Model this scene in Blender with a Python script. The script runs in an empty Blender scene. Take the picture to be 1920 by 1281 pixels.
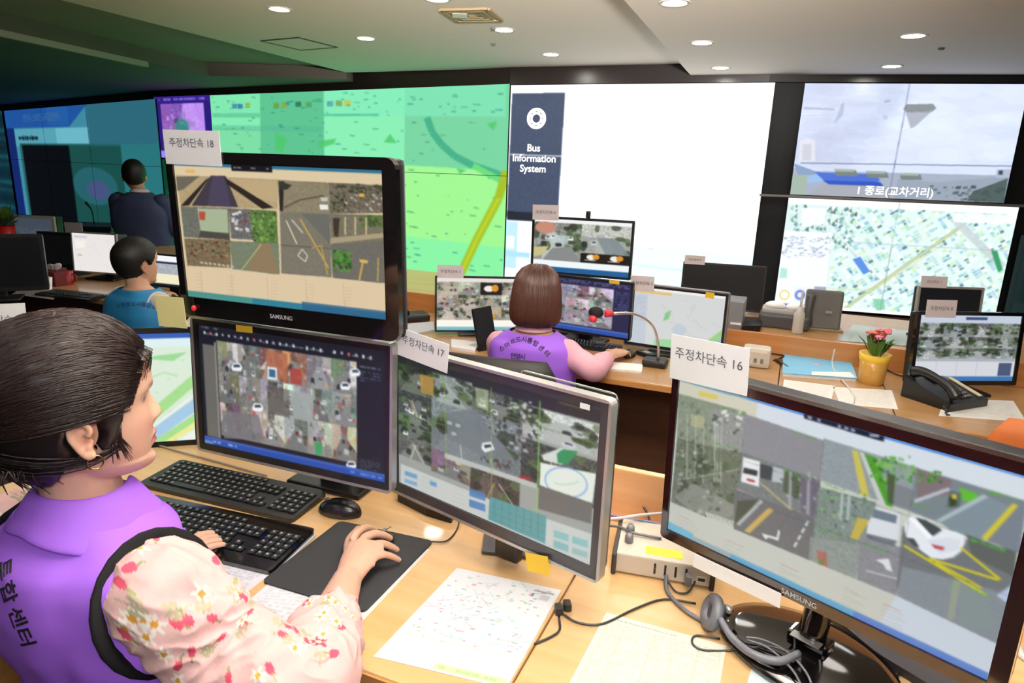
import bpy, bmesh, math, random
import numpy as np
from mathutils import Vector, Matrix, Quaternion, noise
from mathutils.bvhtree import BVHTree
random.seed(7); np.random.seed(7)
S = bpy.context.scene
COL = S.collection
PI = math.pi

# ------------------------------------------------------------------ camera, world, exposure
HC = 1.55
FPX, PITCH, ROLL = 1241.0, math.radians(14.22), math.radians(2.155)
_f = Vector((0, math.cos(PITCH), -math.sin(PITCH))); _u = Vector((0, math.sin(PITCH), math.cos(PITCH))); _r = Vector((1, 0, 0))
CR = math.cos(ROLL) * _r + math.sin(ROLL) * _u
CU = -math.sin(ROLL) * _r + math.cos(ROLL) * _u
CF = _f
cam = bpy.data.cameras.new('camera'); camo = bpy.data.objects.new('camera', cam); COL.objects.link(camo)
cam.sensor_width = 36; cam.lens = FPX / 1920 * 36; cam.clip_start = .05; cam.clip_end = 60
camo.matrix_world = Matrix(((CR.x, CU.x, -CF.x, 0), (CR.y, CU.y, -CF.y, 0), (CR.z, CU.z, -CF.z, HC), (0, 0, 0, 1)))
S.camera = camo
w = bpy.data.worlds.new('world'); S.world = w; w.use_nodes = True
w.node_tree.nodes['Background'].inputs[0].default_value = (.9, .93, 1, 1)
w.node_tree.nodes['Background'].inputs[1].default_value = .25
S.view_settings.view_transform = 'Standard'; S.view_settings.look = 'None'
S.view_settings.exposure = 0; S.view_settings.gamma = 1; S.view_settings.use_curve_mapping = False

def lamp(kind, loc, power, size=.2, col=(1, .95, .88), rot=(0, 0, 0), spread=None, name='ceiling_and_fill_light'):
    l = bpy.data.lights.new(name, kind); l.energy = power; l.color = col
    if kind == 'AREA':
        l.shape = 'DISK'; l.size = size
        if spread: l.spread = spread
    else: l.shadow_soft_size = size
    o = bpy.data.objects.new(name, l); COL.objects.link(o); o.location = loc; o.rotation_euler = rot
    return o
# added fill lamps without fittings, standing in for unseen downlights over the near room
for lx, ly, pw in [(-1.9, -.4, 20), (-.3, -.6, 22), (1.4, -.4, 20), (-1.7, 1.0, 13), (.2, 1.1, 11), (1.9, 1.0, 15), (-.6, 2.4, 13), (1.6, 2.6, 15), (3.2, 2.4, 18), (.9, 3.6, 16), (2.6, 3.9, 12)]:
    lamp('AREA', (lx, ly, 2.45), pw * .2, .45)
# the camera's flash, bounced off the ceiling above the photographer
lamp('AREA', (.15, -.1, 1.95), 185, .25, (1, .96, .91), (math.radians(180 - 60), 0, 0), spread=math.radians(75), name='bounced_flash')
lamp('AREA', (.2, -.35, 1.95), 17, .5, (1, .97, .94), (math.radians(72), 0, 0), name='flash_front')

# ------------------------------------------------------------------ small camera maths: a picture point onto a plane of the room
def ray(x, y): return CR * ((x - 960) / FPX) + CU * (-(y - 640.5) / FPX) + CF
def atD(x, y, d): return ray(x, y) * d + Vector((0, 0, HC))
def atZ(x, y, z):
    r = ray(x, y); return r * ((z - HC) / r.z) + Vector((0, 0, HC))
def atP(x, y, p0, n):
    r = ray(x, y); o = Vector((0, 0, HC)); return o + r * ((p0 - o).dot(n) / r.dot(n))
def px(P):
    v = Vector(P) - Vector((0, 0, HC)); d = v.dot(CF); return (960 + FPX * v.dot(CR) / d, 640.5 - FPX * v.dot(CU) / d)
YAW = math.radians(-22.5)
E1 = Vector((math.cos(YAW), math.sin(YAW), 0)); E2 = Vector((-math.sin(YAW), math.cos(YAW), 0))
def AB(a, b, z=0): return E1 * a + E2 * b + Vector((0, 0, z))
def ab(p): return p.dot(E1), p.dot(E2)

# ------------------------------------------------------------------ materials
def lin(c):
    if isinstance(c, str): c = tuple(int(c[i:i + 2], 16) / 255 for i in (0, 2, 4))
    return tuple((x / 12.92 if x <= .04045 else ((x + .055) / 1.055) ** 2.4) for x in c)
MATS = {}
def mat(name, c, rough=.5, metal=0, spec=.5, coat=0, trans=0, alpha=1, bump=0, bscale=200, emit=0, var=0, vscale=8, sss=0):
    if name in MATS: return MATS[name]
    m = bpy.data.materials.new(name); m.use_nodes = True; nt = m.node_tree; b = nt.nodes['Principled BSDF']
    c = lin(c); b.inputs['Base Color'].default_value = (*c, 1); b.inputs['Roughness'].default_value = rough
    b.inputs['Metallic'].default_value = metal; b.inputs['Specular IOR Level'].default_value = spec
    b.inputs['Coat Weight'].default_value = coat; b.inputs['Coat Roughness'].default_value = .08
    b.inputs['Transmission Weight'].default_value = trans; b.inputs['Alpha'].default_value = alpha
    if sss:
        b.inputs['Subsurface Weight'].default_value = sss; b.inputs['Subsurface Radius'].default_value = (.012, .005, .003); b.inputs['Subsurface Scale'].default_value = 1
    if emit: b.inputs['Emission Color'].default_value = (*c, 1); b.inputs['Emission Strength'].default_value = emit
    tc = nt.nodes.new('ShaderNodeTexCoord')
    if var:
        n = nt.nodes.new('ShaderNodeTexNoise'); n.inputs['Scale'].default_value = vscale; nt.links.new(tc.outputs['Object'], n.inputs['Vector'])
        mr = nt.nodes.new('ShaderNodeMapRange'); mr.inputs['From Min'].default_value = .3; mr.inputs['From Max'].default_value = .7
        mr.inputs['To Min'].default_value = 1 - var; mr.inputs['To Max'].default_value = 1 + var; nt.links.new(n.outputs['Fac'], mr.inputs['Value'])
        mx = nt.nodes.new('ShaderNodeVectorMath'); mx.operation = 'SCALE'; mx.inputs[0].default_value = c
        nt.links.new(mr.outputs[0], mx.inputs['Scale']); nt.links.new(mx.outputs[0], b.inputs['Base Color'])
    if bump:
        n = nt.nodes.new('ShaderNodeTexNoise'); n.inputs['Scale'].default_value = bscale; nt.links.new(tc.outputs['Object'], n.inputs['Vector'])
        bp = nt.nodes.new('ShaderNodeBump'); bp.inputs['Strength'].default_value = bump; bp.inputs['Distance'].default_value = .002
        nt.links.new(n.outputs['Fac'], bp.inputs['Height']); nt.links.new(bp.outputs[0], b.inputs['Normal'])
    MATS[name] = m; return m
def wood(name, c1, c2, rough=.3, coat=.3, scale=(1.2, 22, 22)):
    if name in MATS: return MATS[name]
    m = bpy.data.materials.new(name); m.use_nodes = True; nt = m.node_tree; b = nt.nodes['Principled BSDF']
    tc = nt.nodes.new('ShaderNodeTexCoord'); mp = nt.nodes.new('ShaderNodeMapping'); mp.inputs['Scale'].default_value = scale
    n = nt.nodes.new('ShaderNodeTexNoise'); n.inputs['Scale'].default_value = 1.6; n.inputs['Detail'].default_value = 6; n.inputs['Distortion'].default_value = .6
    cr = nt.nodes.new('ShaderNodeValToRGB'); cr.color_ramp.elements[0].position = .3; cr.color_ramp.elements[1].position = .7
    cr.color_ramp.elements[0].color = (*lin(c1), 1); cr.color_ramp.elements[1].color = (*lin(c2), 1)
    nt.links.new(tc.outputs['Object'], mp.inputs[0]); nt.links.new(mp.outputs[0], n.inputs['Vector']); nt.links.new(n.outputs['Fac'], cr.inputs[0])
    nt.links.new(cr.outputs[0], b.inputs['Base Color']); b.inputs['Roughness'].default_value = rough; b.inputs['Coat Weight'].default_value = coat
    b.inputs['Coat Roughness'].default_value = .06
    MATS[name] = m; return m
def screen_mat(name, rough=.25, k=1.0):
    if name in MATS: return MATS[name]
    m = bpy.data.materials.new(name); m.use_nodes = True; nt = m.node_tree; b = nt.nodes['Principled BSDF']
    a = nt.nodes.new('ShaderNodeAttribute'); a.attribute_name = 'Col'
    b.inputs['Base Color'].default_value = (.004, .004, .004, 1); b.inputs['Roughness'].default_value = rough; b.inputs['Specular IOR Level'].default_value = .25
    nt.links.new(a.outputs['Color'], b.inputs['Emission Color']); b.inputs['Emission Strength'].default_value = k
    MATS[name] = m; return m
def attr_mat(name, rough=.7, sss=0, spec=.3, bump=0, bscale=300):
    m = mat(name, 'ffffff', rough, spec=spec, sss=sss, bump=bump, bscale=bscale)
    nt = m.node_tree
    if 'Attribute' not in nt.nodes:
        a = nt.nodes.new('ShaderNodeAttribute'); a.attribute_name = 'Col'; a.name = 'Attribute'
        nt.links.new(a.outputs['Color'], nt.nodes['Principled BSDF'].inputs['Base Color'])
    return m

# ------------------------------------------------------------------ mesh helpers
class MB:
    def __init__(s): s.v = []; s.f = []; s.sm = []
    def add(s, vs, fs, smooth=False, M=None):
        k = len(s.v)
        s.v += [tuple(M @ Vector(v)) if M else tuple(v) for v in vs]
        s.f += [tuple(i + k for i in f) for f in fs]; s.sm += [smooth] * len(fs); return s
    def box(s, c, d, M=None, bev=0, seg=2):
        x, y, z = [q / 2 for q in d]
        vs = [(c[0] + a * x, c[1] + b * y, c[2] + e * z) for a in (-1, 1) for b in (-1, 1) for e in (-1, 1)]
        fs = [(0, 1, 3, 2), (4, 6, 7, 5), (0, 4, 5, 1), (2, 3, 7, 6), (0, 2, 6, 4), (1, 5, 7, 3)]
        if bev:
            bm = bmesh.new(); bv = [bm.verts.new(v) for v in vs]
            for f in fs: bm.faces.new([bv[i] for i in f])
            bmesh.ops.bevel(bm, geom=bm.edges[:], offset=bev, segments=seg, affect='EDGES', profile=.6)
            bm.verts.index_update(); vs = [v.co[:] for v in bm.verts]; fs = [[v.index for v in f.verts] for f in bm.faces]; bm.free()
        return s.add(vs, fs, False, M)
    def prism(s, poly, z0, z1, M=None, bev=0):
        n = len(poly); vs = [(p[0], p[1], z0) for p in poly] + [(p[0], p[1], z1) for p in poly]
        fs = [tuple(range(n))[::-1], tuple(range(n, 2 * n))] + [(i, (i + 1) % n, n + (i + 1) % n, n + i) for i in range(n)]
        if bev:
            bm = bmesh.new(); bv = [bm.verts.new(v) for v in vs]
            for f in fs: bm.faces.new([bv[i] for i in f])
            ed = [e for e in bm.edges if abs(e.verts[0].co.z - e.verts[1].co.z) < 1e-6]
            bmesh.ops.bevel(bm, geom=ed, offset=bev, segments=2, affect='EDGES')
            bm.verts.index_update(); vs = [v.co[:] for v in bm.verts]; fs = [[v.index for v in f.verts] for f in bm.faces]; bm.free()
        return s.add(vs, fs, False, M)
    def lathe(s, prof, n=24, M=None, smooth=True, cap=True):
        vs = []; fs = []
        for r, z in prof: vs += [(r * math.cos(2 * PI * i / n), r * math.sin(2 * PI * i / n), z) for i in range(n)]
        for k in range(len(prof) - 1):
            fs += [(k * n + i, k * n + (i + 1) % n, (k + 1) * n + (i + 1) % n, (k + 1) * n + i) for i in range(n)]
        if cap: fs += [tuple(range(n))[::-1], tuple(range((len(prof) - 1) * n, len(prof) * n))]
        return s.add(vs, fs, smooth, M)
    def tube(s, pts, r, n=8, M=None, cr=True, up=None):
        pts = [Vector(p) for p in pts]; rr = r if isinstance(r, (list, tuple)) else [r] * len(pts)
        if cr and len(pts) > 2: pts, rr = crom(pts, rr, 5)
        return s.loft(pts, [(q, q) for q in rr], n, M, up)
    def loft(s, pts, rad, n=16, M=None, up=None, cap=True):
        pts = [Vector(p) for p in pts]; L = len(pts); vs = []; fs = []
        t0 = (pts[1] - pts[0]).normalized(); a = Vector(up) if up else (Vector((0, 0, 1)) if abs(t0.z) < .9 else Vector((1, 0, 0)))
        a = (a - t0 * a.dot(t0)).normalized()
        for i, p in enumerate(pts):
            t = (pts[min(i + 1, L - 1)] - pts[max(i - 1, 0)]).normalized()
            a = (a - t * a.dot(t)).normalized(); b = t.cross(a)
            ra, rb = rad[i]
            vs += [tuple(p + a * (ra * math.cos(2 * PI * j / n)) + b * (rb * math.sin(2 * PI * j / n))) for j in range(n)]
        for k in range(L - 1): fs += [(k * n + i, k * n + (i + 1) % n, (k + 1) * n + (i + 1) % n, (k + 1) * n + i) for i in range(n)]
        if cap: fs += [tuple(range(n))[::-1], tuple(range((L - 1) * n, L * n))]
        return s.add(vs, fs, True, M)
    def rings(s, R, cap=True, smooth=True, closed=True):
        n = len(R[0]); vs = [tuple(p) for r in R for p in r]; fs = []
        for k in range(len(R) - 1):
            fs += [(k * n + i, k * n + (i + 1) % n, (k + 1) * n + (i + 1) % n, (k + 1) * n + i) for i in range(n if closed else n - 1)]
        if cap: fs += [tuple(range(n))[::-1], tuple(range((len(R) - 1) * n, len(R) * n))]
        return s.add(vs, fs, smooth)
    def ell(s, c, r, M=None, nu=16, nv=10):
        c = Vector(c); vs = [(c.x, c.y, c.z - r[2])]; fs = []
        for k in range(1, nv):
            th = PI * k / nv - PI / 2
            vs += [(c.x + r[0] * math.cos(th) * math.cos(2 * PI * i / nu), c.y + r[1] * math.cos(th) * math.sin(2 * PI * i / nu), c.z + r[2] * math.sin(th)) for i in range(nu)]
        vs.append((c.x, c.y, c.z + r[2])); T = len(vs) - 1
        fs += [(0, 1 + (i + 1) % nu, 1 + i) for i in range(nu)]
        for k in range(nv - 2): fs += [(1 + k * nu + i, 1 + k * nu + (i + 1) % nu, 1 + (k + 1) * nu + (i + 1) % nu, 1 + (k + 1) * nu + i) for i in range(nu)]
        fs += [(T, T - nu + i, T - nu + (i + 1) % nu) for i in range(nu)]
        return s.add(vs, fs, True, M)
    def mesh(s, name='m', off=None):
        me = bpy.data.meshes.new(name); v = s.v
        if off is not None: v = [(a - off[0], b - off[1], c - off[2]) for a, b, c in v]
        me.from_pydata(v, [], s.f); me.polygons.foreach_set('use_smooth', s.sm); me.update()
        bm = bmesh.new(); bm.from_mesh(me); bmesh.ops.recalc_face_normals(bm, faces=bm.faces[:]); bm.to_mesh(me); bm.free()
        return me
def crom(pts, rr, k):
    P = [pts[0] * 2 - pts[1]] + list(pts) + [pts[-1] * 2 - pts[-2]]; R = [rr[0]] + list(rr) + [rr[-1]]; o = []; q = []
    for i in range(1, len(P) - 2):
        for j in range(k):
            t = j / k; a, b, c, d = P[i - 1], P[i], P[i + 1], P[i + 2]
            o.append(.5 * ((2 * b) + (c - a) * t + (2 * a - 5 * b + 4 * c - d) * t * t + (3 * b - a - 3 * c + d) * t ** 3))
            q.append(R[i] * (1 - t) + R[i + 1] * t)
    o.append(pts[-1]); q.append(rr[-1]); return o, q
def tagp(o, label=None, cat=None, group=None, kind=None):
    if label: o['label'] = label
    if cat: o['category'] = cat
    if group: o['group'] = group
    if kind: o['kind'] = kind
    return o
def link(name, me, m, parent=None, label=None):
    o = bpy.data.objects.new(name, me); COL.objects.link(o)
    if m:
        for q in (m if isinstance(m, (list, tuple)) else [m]): me.materials.append(q)
    if parent is not None: o.parent = parent
    if label: o['label'] = label
    return o
def obj(name, mb, m, parent=None, label=None, off=None): return link(name, mb.mesh(name, off), m, parent, label)
def empty(name, loc, rz=0, label=None, cat=None, group=None):
    o = bpy.data.objects.new(name, None); COL.objects.link(o); o.location = loc; o.rotation_euler = (0, 0, rz); o.empty_display_size = .1
    return tagp(o, label, cat, group)
def whole(name, mb, m, label, cat, loc=(0, 0, 0), rz=0, group=None):
    o = obj(name, mb, m); o.location = loc; o.rotation_euler = (0, 0, rz); return tagp(o, label, cat, group)
def struct(name, mb, m): return tagp(obj(name, mb, m), kind='structure')
def textmesh(s, size, bold=False, align='CENTER'):
    c = bpy.data.curves.new('t', 'FONT'); c.body = s; c.size = size; c.align_x = align; c.align_y = 'CENTER'; c.extrude = 0; c.resolution_u = 3
    if bold: c.offset = size * .018
    o = bpy.data.objects.new('t', c); COL.objects.link(o); bpy.context.view_layer.update()
    me = bpy.data.meshes.new_from_object(o.evaluated_get(bpy.context.evaluated_depsgraph_get()))
    bpy.data.objects.remove(o); bpy.data.curves.remove(c); return me
def text(name, s, size, m, parent, M, bold=False, align='CENTER'):   # M: local matrix, text lies in its xy plane
    me = textmesh(s, size, bold, align); me.transform(M); me.materials.clear(); return link(name, me, m, parent)
UPR = Matrix.Rotation(PI / 2, 4, 'X')    # xy plane stood upright, readable from -y
def evalmesh(mb, mods):
    me = mb.mesh('tmp') if isinstance(mb, MB) else mb
    o = bpy.data.objects.new('tmp', me); COL.objects.link(o)
    for t, kw in mods:
        q = o.modifiers.new(t, t)
        for k, v in kw.items(): setattr(q, k, v)
    bpy.context.view_layer.update()
    r = bpy.data.meshes.new_from_object(o.evaluated_get(bpy.context.evaluated_depsgraph_get()))
    bpy.data.objects.remove(o); r.polygons.foreach_set('use_smooth', [True] * len(r.polygons)); return r
def vcol(me, fn):
    n = len(me.vertices); co = np.empty(n * 3); me.vertices.foreach_get('co', co); co = co.reshape(n, 3)
    c = fn(co); a = me.color_attributes.new('Col', 'FLOAT_COLOR', 'POINT'); a.data.foreach_set('color', np.c_[c, np.ones(n)].ravel().astype(np.float32))
def shrink(me, mesh_t, direction, off=.0025):
    bv = BVHTree.FromPolygons([v.co[:] for v in mesh_t.vertices], [p.vertices[:] for p in mesh_t.polygons]); d = Vector(direction).normalized()
    for v in me.vertices:
        h = bv.ray_cast(v.co - d * .3, d)
        if h[0]: v.co = h[0] - d * off
# ------------------------------------------------------------------ picture content of the screens (emissive, one colour per mesh vertex)
def hom(q):   # unit square (u right, v down) <- quad corners TL TR BR BL ; returns function px->uv
    A = []; b = []
    for (x, y), (u, v) in zip(q, ((0, 0), (1, 0), (1, 1), (0, 1))):
        A.append([x, y, 1, 0, 0, 0, -u * x, -u * y]); b.append(u); A.append([0, 0, 0, x, y, 1, -v * x, -v * y]); b.append(v)
    h = np.linalg.solve(np.array(A, float), np.array(b, float))
    def f(p):
        p = np.asarray(p, float); d = h[6] * p[:, 0] + h[7] * p[:, 1] + 1
        return np.stack([(h[0] * p[:, 0] + h[1] * p[:, 1] + h[2]) / d, (h[3] * p[:, 0] + h[4] * p[:, 1] + h[5]) / d], 1)
    return f
def hx(c): return np.array([int(c[i:i + 2], 16) / 255 for i in (0, 2, 4)]) if isinstance(c, str) else np.array(c, float)
class Canvas:
    def __init__(s, w, h, bg, quad=None):
        s.w, s.h = w * 2, h * 2; s.soft = 1; s.a = np.ones((s.h, s.w, 3)) * hx(bg); s.H = hom(quad) if quad else None; s.rng = np.random.RandomState(w * 7 + h)
        s.Y, s.X = np.mgrid[0:s.h, 0:s.w]; s.X = (s.X + .5) / s.w; s.Y = (s.Y + .5) / s.h
    def T(s, p): return s.H(p) if s.H is not None else np.asarray(p, float)
    def _win(s, p):
        x0, y0 = np.floor(p.min(0) * [s.w, s.h]).astype(int); x1, y1 = np.ceil(p.max(0) * [s.w, s.h]).astype(int) + 1
        return slice(max(y0, 0), max(min(y1, s.h), 0)), slice(max(x0, 0), max(min(x1, s.w), 0))
    def fill(s, p, c, al=1, n=0):   # p in uv
        p = np.asarray(p, float); sy, sx = s._win(p); X = s.X[sy, sx]; Y = s.Y[sy, sx]
        if X.size == 0: return s
        ins = np.zeros(X.shape, bool); m = len(p)
        for i in range(m):
            x0, y0 = p[i]; x1, y1 = p[(i + 1) % m]
            if y0 == y1: continue
            ins ^= ((Y < y0) != (Y < y1)) & (X < (x1 - x0) * (Y - y0) / (y1 - y0) + x0)
        v = s.a[sy, sx]; cc = hx(c)
        if n: cc = np.clip(cc + s.nz(X.shape, 3) * n, 0, 1)[ins]
        v[ins] = v[ins] * (1 - al) + cc * al; return s
    def nz(s, sh, k):
        a = s.rng.randn(sh[0] // k + 2, sh[1] // k + 2, 1); return np.kron(a, np.ones((k, k, 1)))[:sh[0], :sh[1]]
    def poly(s, p, c, al=1, n=0): return s.fill(s.T(p), c, al, n)
    def rect(s, x0, y0, x1, y1, c, al=1, n=0): return s.fill([(x0, y0), (x1, y0), (x1, y1), (x0, y1)], c, al, n)
    def line(s, p, c, wd=.003, al=1, uv=False):
        p = np.asarray(p, float) if uv else s.T(p); asp = s.w / s.h
        for a, b in zip(p[:-1], p[1:]):
            d = (b - a) * [asp, 1]; L = np.hypot(*d) + 1e-9; nn = np.array([-d[1] / L / asp, d[0] / L]) * wd
            s.fill([a + nn, b + nn, b - nn, a - nn], c, al)
        return s
    def ell(s, cx, cy, rx, ry, c, al=1, n=0, uv=True):
        t = np.linspace(0, 2 * PI, 25)[:-1]; q = np.c_[cx + rx * np.cos(t), cy + ry * np.sin(t)]
        return s.fill(q if uv else s.T(q), c, al, n)
    def grid(s, x0, y0, x1, y1, cell, fn):   # random patches in uv rect
        pass
    def text(s, x0, y0, x1, y1, c, rows=3, al=.7, dens=.7):
        rh = (y1 - y0) / rows
        for r in range(rows):
            x = x0
            while x < x1:
                wd = s.rng.uniform(.008, .03)
                if s.rng.rand() < dens: s.rect(x, y0 + (r + .25) * rh, min(x + wd, x1), y0 + (r + .7) * rh, c, al)
                x += wd + s.rng.uniform(.003, .012)
        return s
    def feed(s, x0, y0, x1, y1, kind='street', base='6d6f6c', seed=0, cars=5):
        R = np.random.RandomState(seed); W = x1 - x0; Hh = y1 - y0
        def u(p): return [(x0 + a * W, y0 + b * Hh) for a, b in p]
        def cl(q): return np.clip(q, [x0, y0], [x1, y1])
        b = hx(base); s.rect(x0, y0, x1, y1, b * R.uniform(.85, 1.1), 1, .05)
        tree = [hx('2f3d2b'), hx('3d5030'), hx('5b7348'), hx('252a25')]
        if kind in ('street', 'alley', 'trees'):
            vx = R.uniform(.3, .7); 
            s.fill(u([(0, 0), (1, 0), (1, .32), (0, .32)]), b * R.uniform(.6, 1.35), 1, .09)
            s.fill(u([(vx - .08, .25), (vx + .08, .25), (R.uniform(.8, 1), 1), (R.uniform(0, .3), 1)]), b * 1.15 if kind != 'alley' else b * .9, 1, .03)
            for k in range(26 if kind == 'trees' else 8):
                sd = R.choice([0, 1]); cx = R.uniform(0, .32) if sd else R.uniform(.68, 1); cy = R.uniform(.02, .75)
                c = tree[R.randint(4)] if kind != 'alley' else np.clip(R.choice([.25, .5, .75, .9]) + R.uniform(-.15, .15, 3), 0, 1)
                rx, ry = R.uniform(.05, .14), R.uniform(.05, .16)
                t = np.linspace(0, 2 * PI, 9)[:-1]; q = np.array(u(np.c_[cx + rx * np.cos(t) * R.uniform(.7, 1.2, 8), cy + ry * np.sin(t)]))
                s.fill(cl(q), c, .7, .05)
        if kind == 'alley':
            g = R.uniform(.4, .62); tp = (R.uniform(.35, .65), R.uniform(.1, .3))
            for sd in (0, 1):
                wc = np.clip(b * R.uniform(.7, 1.5) + R.uniform(-.06, .08, 3), 0, 1)
                s.fill(u([(sd, 0), (tp[0] + (sd - .5) * .3, 0), (tp[0] + (sd - .5) * .22, tp[1] + .2), (sd, R.uniform(.55, .95))]), wc, .85, .05)
            s.fill(u([(tp[0] - .1, tp[1] + .15), (tp[0] + .1, tp[1] + .15), (R.uniform(.7, 1), 1), (R.uniform(0, .25), 1)]), [g, g, g * 1.01], .9, .02)
            for k in range(9):
                cx, cy = R.uniform(0, .9), R.uniform(0, .8); ww, hh = R.uniform(.05, .18), R.uniform(.05, .2)
                s.fill(cl(np.array(u([(cx, cy), (cx + ww, cy + .02), (cx + ww, cy + hh), (cx, cy + hh)]))), [hx('b04a44'), hx('e8e6e2'), hx('4a5a66'), hx('c9a15a'), hx('34302f'), hx('8f9498'), hx('d9dcdf')][R.randint(7)], .6, .05)
        for k in range(cars):
            cx, cy = R.uniform(.2, .8), R.uniform(.3, .9); q = .03 + .07 * cy; c = [hx('eef0f2'), hx('c8ccd0'), hx('3a3d42'), hx('8a2f2c')][R.choice([0, 0, 1, 1, 2, 2, 2, 3] if kind == 'alley' else [0, 1, 1, 2])]
            a = R.uniform(-.5, .5)
            s.fill(cl(np.array(u([(cx - q, cy + a * q), (cx - q * .5, cy - q), (cx + q * .7, cy - q), (cx + q, cy - a * q), (cx + q * .9, cy + q * .8), (cx - q * .9, cy + q * .9)]))), c, 1)
            s.fill(cl(np.array(u([(cx - q * .4, cy - q * .7), (cx + q * .5, cy - q * .7), (cx + q * .6, cy - q * .1), (cx - q * .6, cy)]))), '30343a', .9)
        if kind == 'street':
            for k in range(2): 
                xx = R.uniform(.3, .7); s.line(np.array(u([(xx, .3), (xx + R.uniform(-.4, .4), 1)])).clip([x0, y0], [x1, y1]), R.choice(['d8d8c8', 'c8a850']), .004, .8, True)
        return s
    def out(s):
        a = s.a.reshape(s.h // 2, 2, s.w // 2, 2, 3).mean((1, 3))
        for _ in range(s.soft):
            p = np.pad(a, ((1, 1), (1, 1), (0, 0)), 'edge'); a = (p[:-2, 1:-1] + 2 * p[1:-1, 1:-1] + p[2:, 1:-1]) / 4
            p = np.pad(a, ((1, 1), (1, 1), (0, 0)), 'edge'); a = (p[1:-1, :-2] + 2 * p[1:-1, 1:-1] + p[1:-1, 2:]) / 4
        return np.clip(a, 0, 1)
def gridmesh(name, fn, cv):    # fn(u,v)->3 point arrays ; vertex = pixel
    a = cv.out(); h, w_ = a.shape[:2]; V, U = np.mgrid[0:h, 0:w_]; U = U / (w_ - 1); V = V / (h - 1)
    co = fn(U.ravel(), V.ravel()); me = bpy.data.meshes.new(name); me.vertices.add(h * w_); me.vertices.foreach_set('co', co.ravel())
    i = (np.arange(h - 1)[:, None] * w_ + np.arange(w_ - 1)[None]).ravel(); f = np.c_[i, i + w_, i + w_ + 1, i + 1].ravel(); n = len(i)
    me.loops.add(n * 4); me.loops.foreach_set('vertex_index', f); me.polygons.add(n); me.polygons.foreach_set('loop_start', np.arange(n) * 4)
    me.update(calc_edges=True)
    l = np.where(a <= .04045, a / 12.92, ((a + .055) / 1.055) ** 2.4).reshape(-1, 3)
    at = me.color_attributes.new('Col', 'FLOAT_COLOR', 'POINT'); at.data.foreach_set('color', np.c_[l, np.ones(len(l))].ravel().astype(np.float32))
    return me
# ------------------------------------------------------------------ shared materials
M_white = mat('paint_white', 'd6cfc4', .75)
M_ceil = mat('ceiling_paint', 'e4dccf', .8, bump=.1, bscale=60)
M_ceil2 = mat('ceiling_paint_shaded', '8f8778', .85)  # ceiling tone darkened for the unlit cove, shade put into the colour
M_header = mat('header_brown', '241a18', .28, spec=.5)
M_black = mat('black_plastic', '111113', .4, bump=.05, bscale=500)
M_gloss = mat('gloss_black', '0b090a', .08, coat=.6)
M_maroon = mat('gloss_maroon_black', '1d0a0c', .12, coat=.6)
M_silver = mat('silver_plastic', 'b4b2b0', .3, metal=.6)
M_grey = mat('grey_plastic', '6c6c70', .45)
M_paper = mat('paper_white', 'fcfcfe', .8)
M_ink = mat('ink', '4a4a52', .7)
M_inkd = mat('ink_dark', '15151a', .7)
M_yellow = mat('yellow_note', 'f0c838', .7)
M_wood = wood('desk_wood', 'd6ab73', 'e2bc8a', .32, .12)
M_wood2 = wood('desk_wood_far', 'ae8454', 'c09664', .3, .25)
M_edge = wood('desk_edge_wood', 'b07c48', 'c68d54', .4, .1)
M_dark = wood('dark_cabinet_wood', '5a3a28', '6b452f', .5, .05)
M_label_far = mat('card_far', 'dcd3d6', .8)
TOP = .745

# ------------------------------------------------------------------ room
FL = MB().box((0, 5, -.05), (30, 24, .1)); struct('floor', FL, mat('floor_carpet', '4c4742', .9, bump=.3, bscale=120))
# ceiling levels
CZ, CZ2, CZ3 = 2.57, 2.47, 2.50
def zp(x, y, z): return atZ(x, y, z)
sa = zp(1170, 0, CZ2); sb = zp(1285, 130, CZ2); sd = (sb - sa).normalized(); sA = sa - sd * 9; sB = sb + sd * .35
la = zp(114, 0, CZ); lb = zp(507, 100, CZ); ld = (lb - la).normalized(); LA = la - ld * 8; LB = lb + ld * 1.2
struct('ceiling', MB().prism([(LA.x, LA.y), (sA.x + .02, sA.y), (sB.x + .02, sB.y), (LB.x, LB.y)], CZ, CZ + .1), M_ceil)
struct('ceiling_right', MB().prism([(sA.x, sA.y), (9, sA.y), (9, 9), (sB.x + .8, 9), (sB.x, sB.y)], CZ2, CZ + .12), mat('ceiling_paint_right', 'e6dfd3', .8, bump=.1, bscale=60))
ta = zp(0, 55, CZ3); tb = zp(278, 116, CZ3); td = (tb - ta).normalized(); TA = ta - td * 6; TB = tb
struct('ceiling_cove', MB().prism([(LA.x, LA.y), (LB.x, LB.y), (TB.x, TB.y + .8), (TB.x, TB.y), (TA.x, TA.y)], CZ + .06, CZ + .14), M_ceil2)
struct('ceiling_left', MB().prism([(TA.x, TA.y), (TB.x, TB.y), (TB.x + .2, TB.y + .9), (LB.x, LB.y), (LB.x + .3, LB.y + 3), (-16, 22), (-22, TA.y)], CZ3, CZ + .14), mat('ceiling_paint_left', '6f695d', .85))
struct('trim_1', MB().prism([(TA.x, TA.y), (TB.x, TB.y), (TB.x - .05, TB.y - .01), (TA.x - .05, TA.y - .01)][::-1], CZ3 - .05, CZ3 + .001), mat('cove_edge_lit', 'b9b2a2', .8))  # light catching the step edge is put into this paler colour
struct('wall_left', MB().box((-14, 5, 1.3), (.2, 24, 2.9)), mat('wall_paint_side', '8a8478', .8))
struct('wall_right', MB().box((8.2, 3, 1.3), (.2, 12, 2.9)), mat('wall_paint_side', '8a8478', .8))
struct('wall_behind', MB().box((-3, -5, 1.3), (24, .2, 2.9)), mat('wall_paint_side', '8a8478', .8))

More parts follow.
